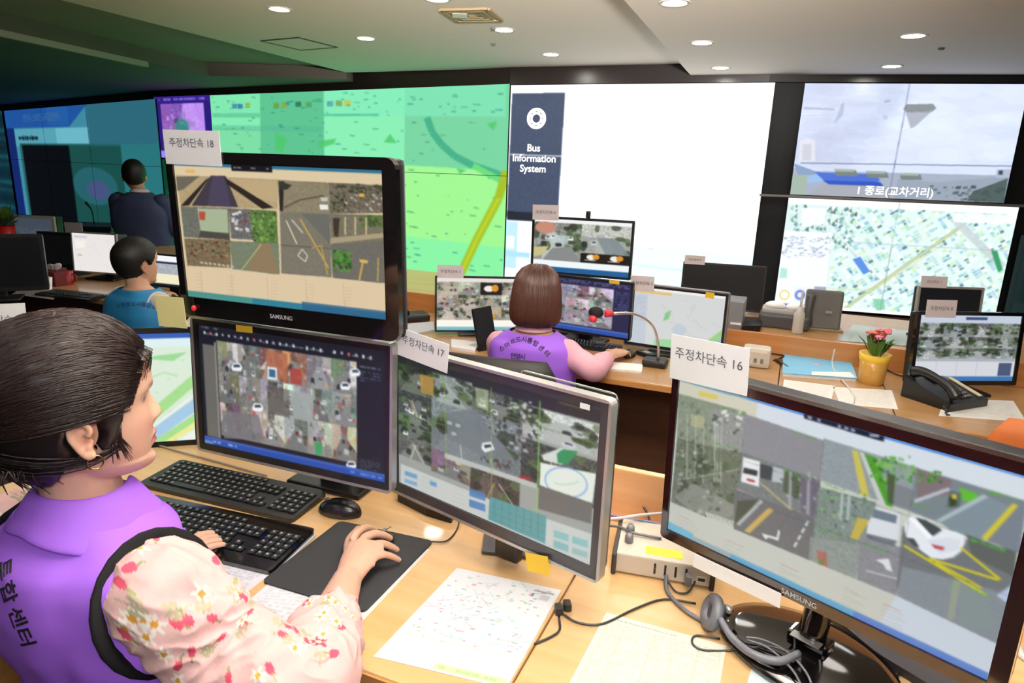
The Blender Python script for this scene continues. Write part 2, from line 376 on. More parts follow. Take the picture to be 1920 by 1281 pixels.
# the curved display wall: facet corners in plan
ZW = 2.41
FP = [atZ(x, y, ZW) for x, y in ((-60, 212), (13, 206), (285, 184), (395, 176), (957, 159), (1443, 154), (1920, 156))]
FP = [FP[0], FP[2], FP[4], FP[5], FP[6]]
FP.append(FP[-1] + (FP[-1] - FP[-2]) * .6)
for p in FP: p.z = 0
FX = [-60, 285, 957, 1443, 1920, 2200]
def facet(x):
    k = max(i for i in range(len(FX) - 1) if FX[i] <= x or i == 0); a, b = FP[k], FP[k + 1]; t = (b - a).normalized(); n = Vector((t.y, -t.x, 0)); return a, t, n
wl = MB(); hd = MB(); ft = MB()
for a, b in zip(FP[:-1], FP[1:]):
    t = (b - a).normalized(); n = Vector((-t.y, t.x, 0))   # away from viewer
    for mb_, z0, z1, o0, o1 in ((wl, 0, ZW + .3, .05, .25), (hd, ZW, 2.70, -.02, .05), (ft, 0, .42, -.03, .05)):
        mb_.prism([tuple((a + n * o0)[:2]), tuple((b + n * o0)[:2]), tuple((b + n * o1)[:2]), tuple((a + n * o1)[:2])], z0, z1)
struct('wall_back', wl, mat('display_wall_black', '0c0c10', .6))
struct('trim_2', hd, M_header)
struct('trim_3', ft, M_dark)

def wallscreen(name, label, quad, cv, fx, dep=.03, k=1.0, seams=(), rough=.3):
    """quad: TL TR BR BL picture points; becomes an upright rectangle on the facet"""
    a, t, n = facet(fx); pl = a - n * 0.0 + Vector((0, 0, 0)); nn = n
    P = [atP(x, y, a + n * dep, nn) for x, y in quad]
    u = [(p - a).dot(t) for p in P]; z = [p.z for p in P]
    u0, u1 = (u[0] + u[3]) / 2, (u[1] + u[2]) / 2; z1, z0 = (z[0] + z[1]) / 2, (z[2] + z[3]) / 2
    root = empty(name, a + t * ((u0 + u1) / 2) + n * dep + Vector((0, 0, z0)), math.atan2(t.y, t.x), label, 'video wall display')
    W, Hh = u1 - u0, z1 - z0
    obj('display_case', MB().box((0, .015, Hh / 2), (W, .03, Hh)), M_black, root)
    me = gridmesh('screen', lambda U, V: np.c_[(U - .5) * W, U * 0 - .002, (1 - V) * Hh], cv); link('screen', me, screen_mat('wall_screen_%g' % k, rough, k), root)
    sm = MB()
    for kd, v in seams:
        if kd == 'v': sm.box(((v - .5) * W, -.003, Hh / 2), (.006, .003, Hh))
        else: sm.box((0, -.003, (1 - v) * Hh), (W, .003, .006))
    if seams: obj('panel_seams', sm, mat('seam_dark', '30343a', .5), root)
    return root, W, Hh

# -- blue slide display, far left
q = [(14, 207), (285, 187), (325, 500), (52, 560)]
c = Canvas(230, 260, '2f7f92', q); c.rect(0, 0, 1, 1, '2f7486'); c.rect(.62, 0, 1, 1, '35788c'); c.rect(.0, .0, .62, 1, '4a9db6')
c.rect(0, 0, .07, 1, '132f7a'); c.fill([(0, 0), (.63, 0), (.5, .11), (0, .11)], '2560b4'); c.rect(.35, 0, .5, .1, '2f74c4', .5)
c.rect(.07, .115, .62, .22, '63b7cc'); c.rect(.4, .115, .62, .22, '7ad0e2'); c.text(.1, .15, .26, .19, '10303c', 1, .9, 1)
c.rect(.1, .2, .8, 1, '2c6f74'); c.rect(.12, .21, .48, .9, '0a0f16'); c.rect(.48, .21, .8, 1, '1f5a55'); c.ell(.62, .42, .14, .1, '3b86a0', .5); c.ell(.64, .44, .07, .05, '5a5a96', .8); c.rect(.8, .2, 1, 1, '2f8f90', .6)
c.rect(.1, .88, .5, .93, '1440a8'); c.rect(.48, .8, 1, 1, '1d6a44', .5)
root, W, Hh = wallscreen('video_wall_display', 'dim blue presentation slide display at far left of the video wall, behind the standing man', q, c, 100, k=.75, seams=[('v', .31), ('v', .62), ('h', .3)])
text('slide_title', '안양시 스마트도시통합센터', .16, mat('slide_text', '5e93c8', .6, emit=.5), root, Matrix.Translation((-W * .2, -.006, Hh * .945)) @ UPR)
text('slide_heading', '동영상 시청', .12, mat('slide_text_dark', '10303c', .6), root, Matrix.Translation((-W * .32, -.006, Hh * .83)) @ UPR)
q = [(-60, 212), (10, 208), (48, 560), (-20, 565)]
c = Canvas(60, 160, '0f3a4a', q); 
for k in range(24): c.rect(0, k / 24, 1, k / 24 + .02, ['1d5f70', '0c2c3a', '2a7f86'][k % 3], .6, .05)
wallscreen('video_wall_display', 'dark teal display cut off by the left edge of the photo', q, c, 0, k=.6)
# -- purple display
q = [(287, 182), (394, 178), (402, 297), (299, 297)]
c = Canvas(90, 100, '2a1f7a', q); c.feed(.12, .12, .88, .92, 'alley', 'a27cc8', 5, 4); c.rect(.12, .12, .88, .92, 'a060ff', .35); c.ell(.48, .5, .12, .14, '2f8f80', .8); c.rect(0, .93, 1, 1, '6a5cff'); c.rect(0, .88, .3, 1, '9a8cff'); c.rect(0, 0, 1, .1, '38208a'); c.text(.1, .02, .9, .09, 'b0a0ff', 1)
wallscreen('video_wall_display', 'small purple camera picture display above the leftmost green map', q, c, 390)
# -- green strip below purple
q = [(302, 300), (404, 300), (420, 560), (316, 560)]
c = Canvas(50, 130, '0e4a30', q)
for k in range(60): x, y = c.rng.rand(2); c.rect(x, y, x + .12, y + .03, ['1f8a54', '0a3020', '43b07a'][k % 3], .7)
wallscreen('video_wall_display', 'dark green map display under the purple one, beside the standing man', q, c, 390, k=.8)
# -- green map
q = [(396, 177), (953, 160), (945, 566), (420, 577)]
c = Canvas(420, 300, '8ff7a6', q)
def pv(p, col, al=1, n=0): c.poly(p, col, al, n)
cols = [(390, '7fe0a8'), (513, '5fc694'), (645, '8cf2b8'), (791, '7bd8a4'), (960, None)]
for (xa, ca), (xb, _) in zip(cols[:-1], cols[1:]): pv([(xa, 150), (xb, 150), (xb, 300), (xa, 300)], ca)
for (xa, ca), (xb, _) in zip([(390, '84f090'), (513, '7ce98a'), (645, '8df79a'), (791, 'a4fb96'), (960, 0)][:-1], [(513, 0), (645, 0), (791, 0), (960, 0)]): pv([(xa, 300), (xb, 300), (xb, 430), (xa, 430)], ca)
pv([(390, 425), (791, 425), (791, 600), (390, 600)], '86f8a0'); pv([(791, 425), (960, 425), (960, 600), (791, 600)], '8cf8a8')
pv([(791, 500), (960, 500), (960, 535), (791, 545)], '7ef09c', .5)
pv([(390, 555), (960, 545), (960, 600), (390, 600)], '8cc86a', .6)
# bright cyan top box area
pv([(398, 176), (512, 174), (512, 245), (398, 246)], '86eeb4'); pv([(402, 215), (512, 213), (512, 222), (402, 224)], '4fb088', .5); pv([(402, 240), (640, 236), (640, 248), (402, 250)], '58b894', .5)
pv([(645, 168), (947, 160), (947, 213), (645, 215)], '84eec0', .6); pv([(645, 213), (747, 211), (747, 215), (645, 217)], '5ac4a0')
for x, y, k in [(455, 200, '3a78b0'), (468, 200, '2a60a8'), (486, 196, 'b8c840'), (548, 198, '7a9a30'), (565, 197, '90a838'), (594, 195, '2f6a50'), (615, 196, '5a9a60'), (657, 194, '5aa0b0'), (674, 193, '7aa050'), (690, 192, 'd0c040')]: c.poly([(x - 6, y - 5), (x + 6, y - 5), (x + 6, y + 5), (x - 6, y + 5)], k, .8)
R = np.random.RandomState(3)
for k in range(330):
    x = R.uniform(400, 945); y = R.uniform(218, 560) if k % 5 else R.uniform(172, 215); wd = R.uniform(2, 11)
    if x < 640 and y < 295 and y > 245 and x > 545: wd *= 1.4
    c.poly([(x, y), (x + wd, y), (x + wd, y + 2), (x, y + 2)], ['2f7f66', '3a8f5a', '2a6f8a', '5aa070'][k % 4], .65)
for p in [[(545, 250), (570, 262), (560, 290), (545, 285)], [(630, 265), (668, 258), (664, 268), (636, 278)], [(755, 262), (766, 246), (778, 262)], [(920, 225), (935, 220), (930, 235)], [(875, 300), (890, 302), (880, 310)]]: pv(p, '4fc96a', .8)
wob = [(828, 216), (836, 240), (852, 262), (872, 280), (900, 294), (945, 308)]
c.line(wob, '45b088', .014, .9); c.line([(900, 294), (945, 318)], '6fe080', .012)
c.line([(949, 300), (938, 345), (905, 420), (872, 505), (858, 550)], 'a9c32c', .016); c.line([(938, 345), (905, 420), (872, 505)], 'bcd62f', .006)
for k in range(12): y = 165 + k * 4; c.line([(400, y + 8), (510, y + 6)], '62cfa0', .001, .5)
wallscreen('video_wall_display', 'large bright green city map display with a curving river and an olive road', q, c, 600, k=1.0, seams=[('h', .35)])
# -- white bus information display
q = [(957, 160), (1441, 155), (1414, 560), (946, 560)]
c = Canvas(330, 260, 'ffffff', q)
pv = c.poly
pv([(960, 176), (1067, 174), (1056, 423), (951, 420)], '3c465c', 1, .01); pv([(951, 405), (1056, 405), (1056, 423), (951, 423)], '20242f')
pv([(940, 424), (1060, 424), (1060, 570), (940, 570)], 'e4ecfa'); pv([(946, 425), (975, 425), (972, 520), (944, 520)], 'a8ccf4'); pv([(975, 440), (1002, 440), (1000, 470), (975, 470)], 'f2f6ff'); pv([(944, 485), (1000, 485), (1000, 496), (944, 496)], '9cc4ea'); c.poly([(952, 455), (968, 455), (966, 480), (951, 480)], 'd8eaff')
pv([(1180, 446), (1425, 440), (1420, 580), (1180, 580)], 'd2eef6'); pv([(1180, 440), (1425, 444), (1425, 456), (1180, 450)], 'f2fafc'); 
for y, k in [(461, 'c8e4e0'), (491, '9fc8a8'), (527, '8fbcc4')]: c.line([(1190, y), (1412, y + 8)], k, .002)
for x in range(1196, 1410, 7): c.line([(x, 492 + (x % 3) * 2), (x, 500)], 'b4dcea', .0012); c.line([(x, 524), (x, 534)], 'b0d4dc', .0012)
pv([(1232, 457), (1246, 457), (1246, 461), (1232, 461)], 'e8b0b8', .8)
pv([(1385, 480), (1398, 480), (1394, 580), (1382, 580)], 'e4f6ea', .7)
for x in (1168, 1320, 1405): c.line([(x + 3, 156), (x - 10, 440)], 'f2f6f2' if x != 1405 else 'dfeee4', .0016)
c.line([(957, 294), (1420, 292)], 'f0f6ee', .002)
root, W, Hh = wallscreen('video_wall_display', 'huge white display with a dark Bus Information System banner at its left', q, c, 1200, rough=.4, k=1.5)
H_ = hom(q)
def loc(x, y): u, v = H_([(x, y)])[0]; return ((u - .5) * W, -.006, (1 - v) * Hh)
for s_, x, y in (('Bus', 1005, 280), ('Information', 1006, 300), ('System', 1004, 320)):
    text('banner_text', s_, .098, mat('banner_white', 'ffffff', .6, emit=.9), root, Matrix.Translation(loc(x, y)) @ UPR, True)
em = MB(); cx_, _, cz_ = loc(1010, 223)
for k in range(8):
    a0 = 2 * PI * k / 8
    for j in range(6):
        t0, t1 = a0 + (j / 6 - .5) * PI / 4 * .86, a0 + ((j + 1) / 6 - .5) * PI / 4 * .86
        em.add([(cx_ + .098 * math.cos(t0), -.006, cz_ + .098 * math.sin(t0)), (cx_ + .098 * math.cos(t1), -.006, cz_ + .098 * math.sin(t1)), (cx_ + .07 * math.cos(t1), -.006, cz_ + .07 * math.sin(t1)), (cx_ + .07 * math.cos(t0), -.006, cz_ + .07 * math.sin(t0))], [(0, 1, 2, 3)])
for k in range(32):
    t0, t1 = 2 * PI * k / 32, 2 * PI * (k + 1) / 32
    for r0, r1 in ((.1, .086), (.062, .04)):
        em.add([(cx_ + r0 * math.cos(t0), -.006, cz_ + r0 * math.sin(t0)), (cx_ + r0 * math.cos(t1), -.006, cz_ + r0 * math.sin(t1)), (cx_ + r1 * math.cos(t1), -.006, cz_ + r1 * math.sin(t1)), (cx_ + r1 * math.cos(t0), -.006, cz_ + r1 * math.sin(t0))], [(0, 1, 2, 3)])
for k in range(8):
    t = 2 * PI * (k + .5) / 8; d = Vector((math.cos(t), 0, math.sin(t))); s2 = Vector((-d.z, 0, d.x)) * .013; b0 = Vector((cx_, -.006, cz_))
    em.add([b0 + d * .04 + s2, b0 + d * .1 + s2, b0 + d * .1 - s2, b0 + d * .04 - s2], [(0, 1, 2, 3)])
obj('banner_emblem', em, mat('banner_white', 'ffffff', .6, emit=.9), root)
# -- sky camera display upper right
q = [(1505, 157), (1918, 157), (1893, 384), (1486, 362)]
c = Canvas(300, 190, 'c4cde4', q)
R = np.random.RandomState(9)
for k in range(90):
    x, y = R.rand(2); g = hx('d3dcf6') * (1 - .16 * (1 - x) * (R.rand())) ; c.ell(x, y * .75, R.uniform(.05, .2), R.uniform(.04, .14), g, .16)
for k in range(40):
    x, y = R.rand() * .45, R.rand() * .7; c.ell(x, y, R.uniform(.04, .14), R.uniform(.02, .1), 'aab2c6', .14)
for k in range(25):
    x, y = R.uniform(.45, 1), R.rand() * .65; c.ell(x, y, R.uniform(.06, .14), R.uniform(.04, .1), 'dbe4fc', .2)
pv = c.poly
pv([(1572, 195), (1578, 190), (1576, 215), (1560, 232), (1568, 210)], '8f97ac', .5); pv([(1505, 200), (1560, 203), (1560, 206), (1505, 204)], '8088a0', .5)
for k in range(6): pv([(1502 + k * 2, 215 + k * 5), (1555, 214 + k * 5), (1555, 217 + k * 5), (1502, 218 + k * 5)], 'b8c0d4', .6)
pv([(1650, 188), (1662, 187), (1660, 191), (1650, 192)], '8a90a8', .6); pv([(1650, 215), (1658, 215), (1658, 223), (1650, 223)], 'a0a8bc', .5)
pv([(1686, 204), (1690, 195), (1740, 194), (1747, 202), (1738, 210), (1692, 210)], '83898c'); pv([(1690, 208), (1740, 207), (1710, 236), (1702, 240)], 'a5a9b6'); 
for k in range(7): pv([(1694 + k * 6, 206), (1697 + k * 6, 206), (1697 + k * 6, 210), (1694 + k * 6, 210)], '6a6f78', .8)
pv([(1500, 262), (1514, 256), (1528, 262), (1530, 300), (1500, 300)], 'd2d4da', .8); pv([(1506, 268), (1522, 268), (1522, 298), (1506, 298)], 'a8a8b0', .4)
pv([(1480, 310), (1530, 318), (1900, 330), (1900, 390), (1480, 390)], '9aa3b6'); pv([(1480, 325), (1517, 325), (1515, 362), (1480, 362)], '97a89c'); pv([(1490, 303), (1530, 318), (1545, 325), (1500, 325)], '7f95b4')
pv([(1517, 330), (1540, 320), (1545, 338), (1517, 340)], '8fb0d8'); pv([(1530, 320), (1640, 325), (1652, 336), (1640, 345), (1552, 340)], '4a68c4'); pv([(1545, 336), (1652, 340), (1660, 348), (1560, 345)], '2f50b0')
pv([(1545, 343), (1690, 350), (1690, 372), (1515, 366)], '9a9ea8'); 
for x in (1566, 1624, 1687): pv([(x, 315 + (x - 1560) * .07), (x + 40, 317 + (x - 1560) * .07), (x + 44, 328 + (x - 1560) * .07), (x + 4, 327 + (x - 1560) * .07)], '6f7a78'); pv([(x, 314 + (x - 1560) * .07), (x + 38, 315 + (x - 1560) * .07), (x + 36, 320 + (x - 1560) * .07), (x, 319 + (x - 1560) * .07)], '98a29c')
pv([(1685, 335), (1760, 342), (1900, 330), (1900, 385), (1680, 375)], '8c96a4', .8)
for k in range(60):
    x = R.uniform(1735, 1890); y = R.uniform(347, 380); s_ = R.uniform(3, 11); pv([(x, y), (x + s_, y - 1), (x + s_, y + s_ * .5), (x, y + s_ * .5)], ['4d5a66', '5f6f70', '37454a', '8894a0'][k % 4], .8)
pv([(1830, 360), (1895, 335), (1893, 384), (1820, 378)], '3c4c48', .8); pv([(1872, 318), (1900, 318), (1900, 334), (1872, 334)], 'a3acbc'); pv([(1876, 320), (1884, 320), (1884, 328), (1876, 328)], '39424e')
c.line([(1504, 303), (1560, 304), (1910, 312)], '6a7486', .004)
c.line([(1694, 156), (1690, 200), (1684, 250), (1678, 300), (1670, 372)], '6a7486', .003)
root, W, Hh = wallscreen('video_wall_display', 'upper right display showing a hazy sky with a hanging inverted cone over blue roofs', q, c, 1700, k=1.3)
H_ = hom(q)
text('caption', '1 종로(교차거리)', .088, mat('banner_white', 'ffffff', .6, emit=.9), root, Matrix.Translation(loc(1680, 360)) @ UPR, True)
# -- aerial map display lower right
q = [(1474, 371), (1900, 388), (1873, 606), (1456, 572)]
c = Canvas(330, 180, 'd8ebe9', q)
pv = c.poly; R = np.random.RandomState(4)
ang = math.radians(-32)
pv([(1556, 374), (1900, 388), (1873, 606), (1556, 590)], 'dcefec')
for i in range(-30, 60):
    for j in range(-30, 50):
        if i % 4 == 3 or j % 5 == 4 or R.rand() < .12: continue
        gx, gy = 1560 + i * 8.5, 400 + j * 6.5; x = 1715 + (gx - 1715) * math.cos(ang) - (gy - 490) * math.sin(ang); y = 490 + ((gx - 1715) * math.sin(ang) + (gy - 490) * math.cos(ang)) * .85
        if not (1558 < x < 1892 and 390 < y < 604): continue
        L = R.uniform(2.2, 4.6); wd = R.uniform(1.6, 3.4); dx, dy = math.cos(ang) * L, math.sin(ang) * L * .85; ex, ey = -math.sin(ang) * wd, math.cos(ang) * wd * .85
        pv([(x - dx - ex, y - dy - ey), (x + dx - ex, y + dy - ey), (x + dx + ex, y + dy + ey), (x - dx + ex, y - dy + ey)], ['a9d4d8', 'eefaf8', '6fa4b0', 'b8dcc8', '4a7480', '8fd0c0', 'aacaf0', 'f8fefc', '7fbcd0', 'ffffff', 'cfe6a8', '9fe0c8'][R.randint(12)], .85)
for k in range(200):
    x = R.uniform(1475, 1600); y = R.uniform(385, 470); s_ = R.uniform(2, 7); pv([(x, y), (x + s_, y - s_), (x + s_, y + s_ * .6)], ['86b8b0', '4f7f80', 'b8dcd4', 'e8f4f0', '30504c'][k % 5], .7)
c.line([(1570, 592), (1800, 420)], 'a8b8a0', .013); c.line([(1570, 592), (1800, 420)], 'e6e68c', .004); c.line([(1555, 540), (1640, 545), (1760, 460)], 'd8dcb0', .006, .8)
c.line([(1780, 410), (1880, 500)], 'c3ced0', .03, .8); c.line([(1560, 430), (1650, 520)], 'e4ece8', .008)
pv([(1598, 485), (1612, 480), (1632, 508), (1620, 514)], '5c8fe0'); pv([(1855, 470), (1866, 468), (1880, 505), (1872, 510)], '3f9a6a')
pv([(1640, 560), (1662, 560), (1665, 580), (1648, 582)], '86cba6', .9); pv([(1474, 371), (1900, 388), (1900, 402), (1474, 382)], 'ffffff'); pv([(1780, 400), (1900, 404), (1900, 420), (1780, 416)], 'f6f9fa', .8)
pv([(1500, 390), (1545, 392), (1540, 420), (1500, 425)], 'f2fafa', .9)
pv([(1450, 430), (1556, 436), (1552, 545), (1450, 540)], 'eef2fb'); 
for k in range(120):
    x = R.uniform(1462, 1552); y = R.uniform(442, 480); pv([(x, y), (x + 5, y), (x + 5, y + 2), (x, y + 2)], ['a8b4c8', 'c8d0e0', '8fa8a8'][k % 3], .8)
pv([(1466, 500), (1478, 503), (1478, 520), (1464, 520)], 'a8e0cc', .9); pv([(1455, 535), (1552, 536), (1548, 590), (1450, 588)], 'e6ecff'); pv([(1460, 537), (1490, 537), (1490, 566), (1459, 566)], 'fffef4')
c.ell(1475, 552, 10, 10, 'd8cc70', .9, uv=False); c.ell(1475, 552, 7, 7, 'fffef4', 1, uv=False); c.ell(1504, 552, 10, 10, '6f7ec8', .9, uv=False); c.ell(1504, 552, 5, 5, 'dfe6ff', 1, uv=False)
pv([(1530, 536), (1552, 537), (1552, 548), (1530, 546)], '8f8fa0', .8); c.line([(1678, 378), (1655, 590)], '7f9a98', .0025); c.line([(1560, 452), (1890, 470)], 'a8bcbc', .0025)
pv([(1450, 566), (1880, 600), (1880, 612), (1450, 578)], 'f8fcff'); pv([(1450, 566), (1560, 575), (1560, 580), (1450, 572)], '3c62a8', .9)
wallscreen('video_wall_display', 'lower right display showing a bright aerial map of streets and buildings', q, c, 1600, k=1.15)
q = [(1902, 440), (1990, 445), (1960, 610), (1890, 606)]
c = Canvas(30, 60, '2a3a38', q)
for k in range(30): c.rect(.1 + .8 * c.rng.rand(), c.rng.rand(), .9, 1, ['2f4a40', '1d2a30'][k % 2], .4)
wallscreen('video_wall_display', 'dark sliver of a display at the right edge beside the aerial map', q, c, 1950, k=.7)
# black vertical column between displays and the bezel rail
a, t, n = facet(1700); P1 = atP(1424, 364, a + n * .03, n); P2 = atP(1925, 388, a + n * .03, n); u0 = (P1 - a).dot(t) ; u1 = (P2 - a).dot(t); zz = (P1.z + P2.z) / 2
rb = MB().box(((u0 + u1) / 2, 0, 0), (u1 - u0, .03, .02)); whole('display_rail', rb, mat('rail_metal', '8f8a88', .4, metal=.5), 'thin horizontal metal rail between the sky display and the aerial map display', 'rail', a + n * .05 + Vector((0, 0, zz)), math.atan2(t.y, t.x))

# ------------------------------------------------------------------ ceiling fittings
dl = [((524, 17), CZ, 'left of the ceiling hatch, nearest the left'), ((686, 72), CZ, 'right of the square ceiling hatch'), ((945, 56), CZ, 'just right of the air vent'), ((1033, 102), CZ, 'nearest the brown header'), ((820, -2), CZ, 'above the air vent at the top edge'),
      ((1265, 5), CZ2, 'at the top edge by the soffit corner'), ((1316, 80), CZ2, 'second along the soffit edge'), ((1351, 127), CZ2, 'nearest the white display on the lower soffit'), ((1712, 67), CZ2, 'larger one above the sky display'), ((1672, 124), CZ2, 'smaller one just above the sky display')]
for (x, y), z, wh in dl:
    p = atZ(x, y, z); root = empty('downlight', (p.x, p.y, z), 0, 'round recessed white ceiling downlight ' + wh, 'ceiling light', 'lit ceiling downlights')
    obj('trim_ring', MB().lathe([(.082, -.004), (.086, 0.0), (.066, 0.0), (.066, -.004), (.082, -.004)], 32, cap=False), M_white, root)
    obj('lens', MB().lathe([(.067, -.003), (.067, -.0005)], 32), mat('lamp_glow', 'fffaf2', .5, emit=14), root)
    l = lamp('AREA', (p.x, p.y, z - .012), 6, .13); 
# air vent
vp = [atZ(x, y, CZ) for x, y in ((833, 17), (905, 15), (930, 37), (870, 38))]; vc = sum(vp, Vector()) / 4; va = (vp[1] - vp[0] + vp[2] - vp[3]).normalized(); 
root = empty('ceiling_vent', (vc.x, vc.y, CZ), math.atan2(va.y, va.x), 'square tan ceiling air vent with one bright louvre near the downlights', 'air vent')
m_v = mat('vent_tan', 'a08a63', .6); s_ = .32
fr = MB()
for q_ in range(4): fr.box((0, -s_ / 2, -.006), (s_, .03, .014), Matrix.Rotation(q_ * PI / 2, 4, 'Z'))
obj('frame', fr, m_v, root)
for k in range(3):
    sl = MB()
    for q_ in range(4): sl.box((0, -.04 - k * .035, -.004 - .003 * k), (.08 + .07 * k, .022, .004), Matrix.Rotation(q_ * PI / 2, 4, 'Z') )
    obj('louvre', sl, m_v, root)
obj('bright_panel', MB().box((-.08, 0, -.012), (.1, .13, .003), Matrix.Rotation(.3, 4, 'Z')), mat('vent_white', 'dfe8e4', .6), root)
# hatch
vp = [atZ(x, y, CZ) for x, y in ((495, 75), (565, 70), (625, 88), (560, 94))]; vc = sum(vp, Vector()) / 4; va = (vp[1] - vp[0] + vp[2] - vp[3]).normalized()
root = empty('ceiling_hatch', (vc.x, vc.y, CZ), math.atan2(va.y, va.x), 'flush square access hatch with a thin dark frame in the ceiling', 'ceiling hatch')
fr = MB()
for q_ in range(4): fr.box((0, -.22, -.003), (.45, .014, .006), Matrix.Rotation(q_ * PI / 2, 4, 'Z'))
obj('frame', fr, mat('hatch_dark', '38352f', .6), root); obj('hatch_panel', MB().box((0, 0, -.001), (.42, .42, .004)), M_ceil, root)
for (x, y) in ((925, 53), (925, 82), (1765, 90)):
    p = atZ(x, y, CZ if x < 1000 else CZ2); whole('ceiling_sensor', MB().lathe([(.022, -.002), (.016, -.012), (.004, -.014)], 16), M_grey, 'tiny dark round sensor in the ceiling ' + {53: 'touching the downlight beside the vent', 82: 'below the downlight beside the vent', 90: 'on the lower soffit at right'}[y], 'sensor', p)
# ------------------------------------------------------------------ desks
def plan(a0, a1, b0, b1): return [tuple(AB(a, b)[:2]) for a, b in ((a0, b0), (a1, b0), (a1, b1), (a0, b1))]
def desk(label, a0, a1, b0, b1, top, m_top, m_edge, m_body, modesty=None, group=None, legs=True):
    o = AB((a0 + a1) / 2, b0); root = empty('desk', o, YAW, label, 'desk', group); W = a1 - a0 - .003; Dp = b1 - b0
    obj('worktop', MB().box((0, Dp / 2, top - .0135), (W, Dp, .027), None, .004), m_top, root)
    obj('edge_band', MB().box((0, -.0015, top - .0155), (W - .004, .006, .022)), m_edge, root)
    if legs:
        for sx in (-1, 1): obj('side_panel', MB().box((sx * (W / 2 - .012), Dp / 2 + .01, (top - .027) / 2), (.024, Dp - .06, top - .028)), m_body, root)
        mz = modesty or Dp - .05
        obj('modesty_panel', MB().box((0, mz, (top - .027) / 2 + .04), (W - .05, .02, top - .11)), m_body, root)
    return root
ac = ab(zp(1080, 1075, TOP))[0]
FB = ab(zp(640, 1240, TOP))[1]
desk('near light wooden desk in front of the seated woman in the floral sleeve', -1.75, ac, FB, 1.44, TOP, M_wood, M_edge, M_edge)
desk('near light wooden desk under the biggest monitor at right', ac, ac + 1.7, FB, 1.44, TOP, M_wood, M_edge, M_edge)
# peach partition at the back of the near desks
root = empty('partition', AB(-.3, 1.455), YAW, 'low peach wooden partition board between the two nearest right-hand monitors', 'partition')
obj('board', MB().box((.38, 0, .44), (2.3, .022, .88), None, .003), wood('partition_wood', 'e0a876', 'edb988', .4, .1), root)
obj('end_post', MB().box((-.05, -.018, .44), (.03, .02, .87), None, .003), M_edge, root)
# middle row
def aof(x, y, z=TOP): return ab(zp(x, y, z))[0]
a1680 = aof(1682, 785); B2 = 2.59; B3 = 3.33
bounds = [-5.2, -3.3, -1.7, -.35, a1680 - 1.18, a1680, a1680 + 1.2, a1680 + 2.4]
labs = ['middle row desk at far left under the dark monitors', 'middle row desk under the white map screen and red tissue box', 'middle row desk hidden mostly behind the stacked near monitors',
        'middle row desk the woman with the microphone works at', 'middle row desk carrying the blue booklet and flower pot', 'middle row desk under the black telephone', 'middle row desk off at the right edge behind the orange chair']
bounds = [-5.2, -3.6, -2.2, -1.1, .02, a1680, a1680 + 1.2, a1680 + 2.4]
for k in range(7): desk(labs[k], bounds[k], bounds[k + 1], B2, B3, TOP, M_wood2, M_edge, M_dark, .5)
# divider and back row
root = empty('desk_divider', AB(-.5, B3 + .014), YAW, 'long low orange wooden divider along the back of the middle desks', 'divider')
obj('board', MB().box((0, 0, .425), (9.6, .024, .85), None, .003), wood('divider_wood', 'b87840', 'c98a50', .4, .15), root)
for k, (a0, a1, lb_) in enumerate([(-5.3, -1.4, 'back row desk at left under the white-framed monitor'), (-1.4, 1.1, 'back row desk in the middle behind the stacked small monitors'), (1.1, 4.4, 'back row desk at right with pump bottle and grey telephone')]):
    desk(lb_, a0, a1, B3 + .03, B3 + .85, .84, M_wood2, M_edge, M_dark)

# ------------------------------------------------------------------ monitors
def ringframe(mb, w, h, cz, bl, br, bt, bb, rad, y0, y1):
    """front frame around an opening w x h centred at z=cz; rounded outside"""
    L, Rr, T, Bo = -w / 2 - bl, w / 2 + br, cz + h / 2 + bt, cz - h / 2 - bb
    out = []; inn = []; n = 5
    for cx, cz_, a0, ix, iz in ((Rr - rad, T - rad, 0, w / 2, cz + h / 2), (L + rad, T - rad, 90, -w / 2, cz + h / 2), (L + rad, Bo + rad, 180, -w / 2, cz - h / 2), (Rr - rad, Bo + rad, 270, w / 2, cz - h / 2)):
        for k in range(n):
            a = math.radians(a0 + 90 * k / (n - 1)); out.append((cx + rad * math.cos(a), cz_ + rad * math.sin(a))); inn.append((ix, iz))
    N = len(out); vs = [(x, y0, z) for x, z in out] + [(x, y0, z) for x, z in inn] + [(x, y1, z) for x, z in out] + [(x, y1, z) for x, z in inn]
    sh = .985; vs2 = [(x * 1, y0 + .003, z) for x, z in out]
    fs = []
    for i in range(N):
        j = (i + 1) % N
        fs += [(i, j, N + j, N + i), (2 * N + i, 3 * N + i, 3 * N + j, 2 * N + j), (i, 2 * N + i, 2 * N + j, j), (N + i, N + j, 3 * N + j, 3 * N + i)]
    mb.add(vs, fs); return L, Rr, T, Bo
class Mon: pass
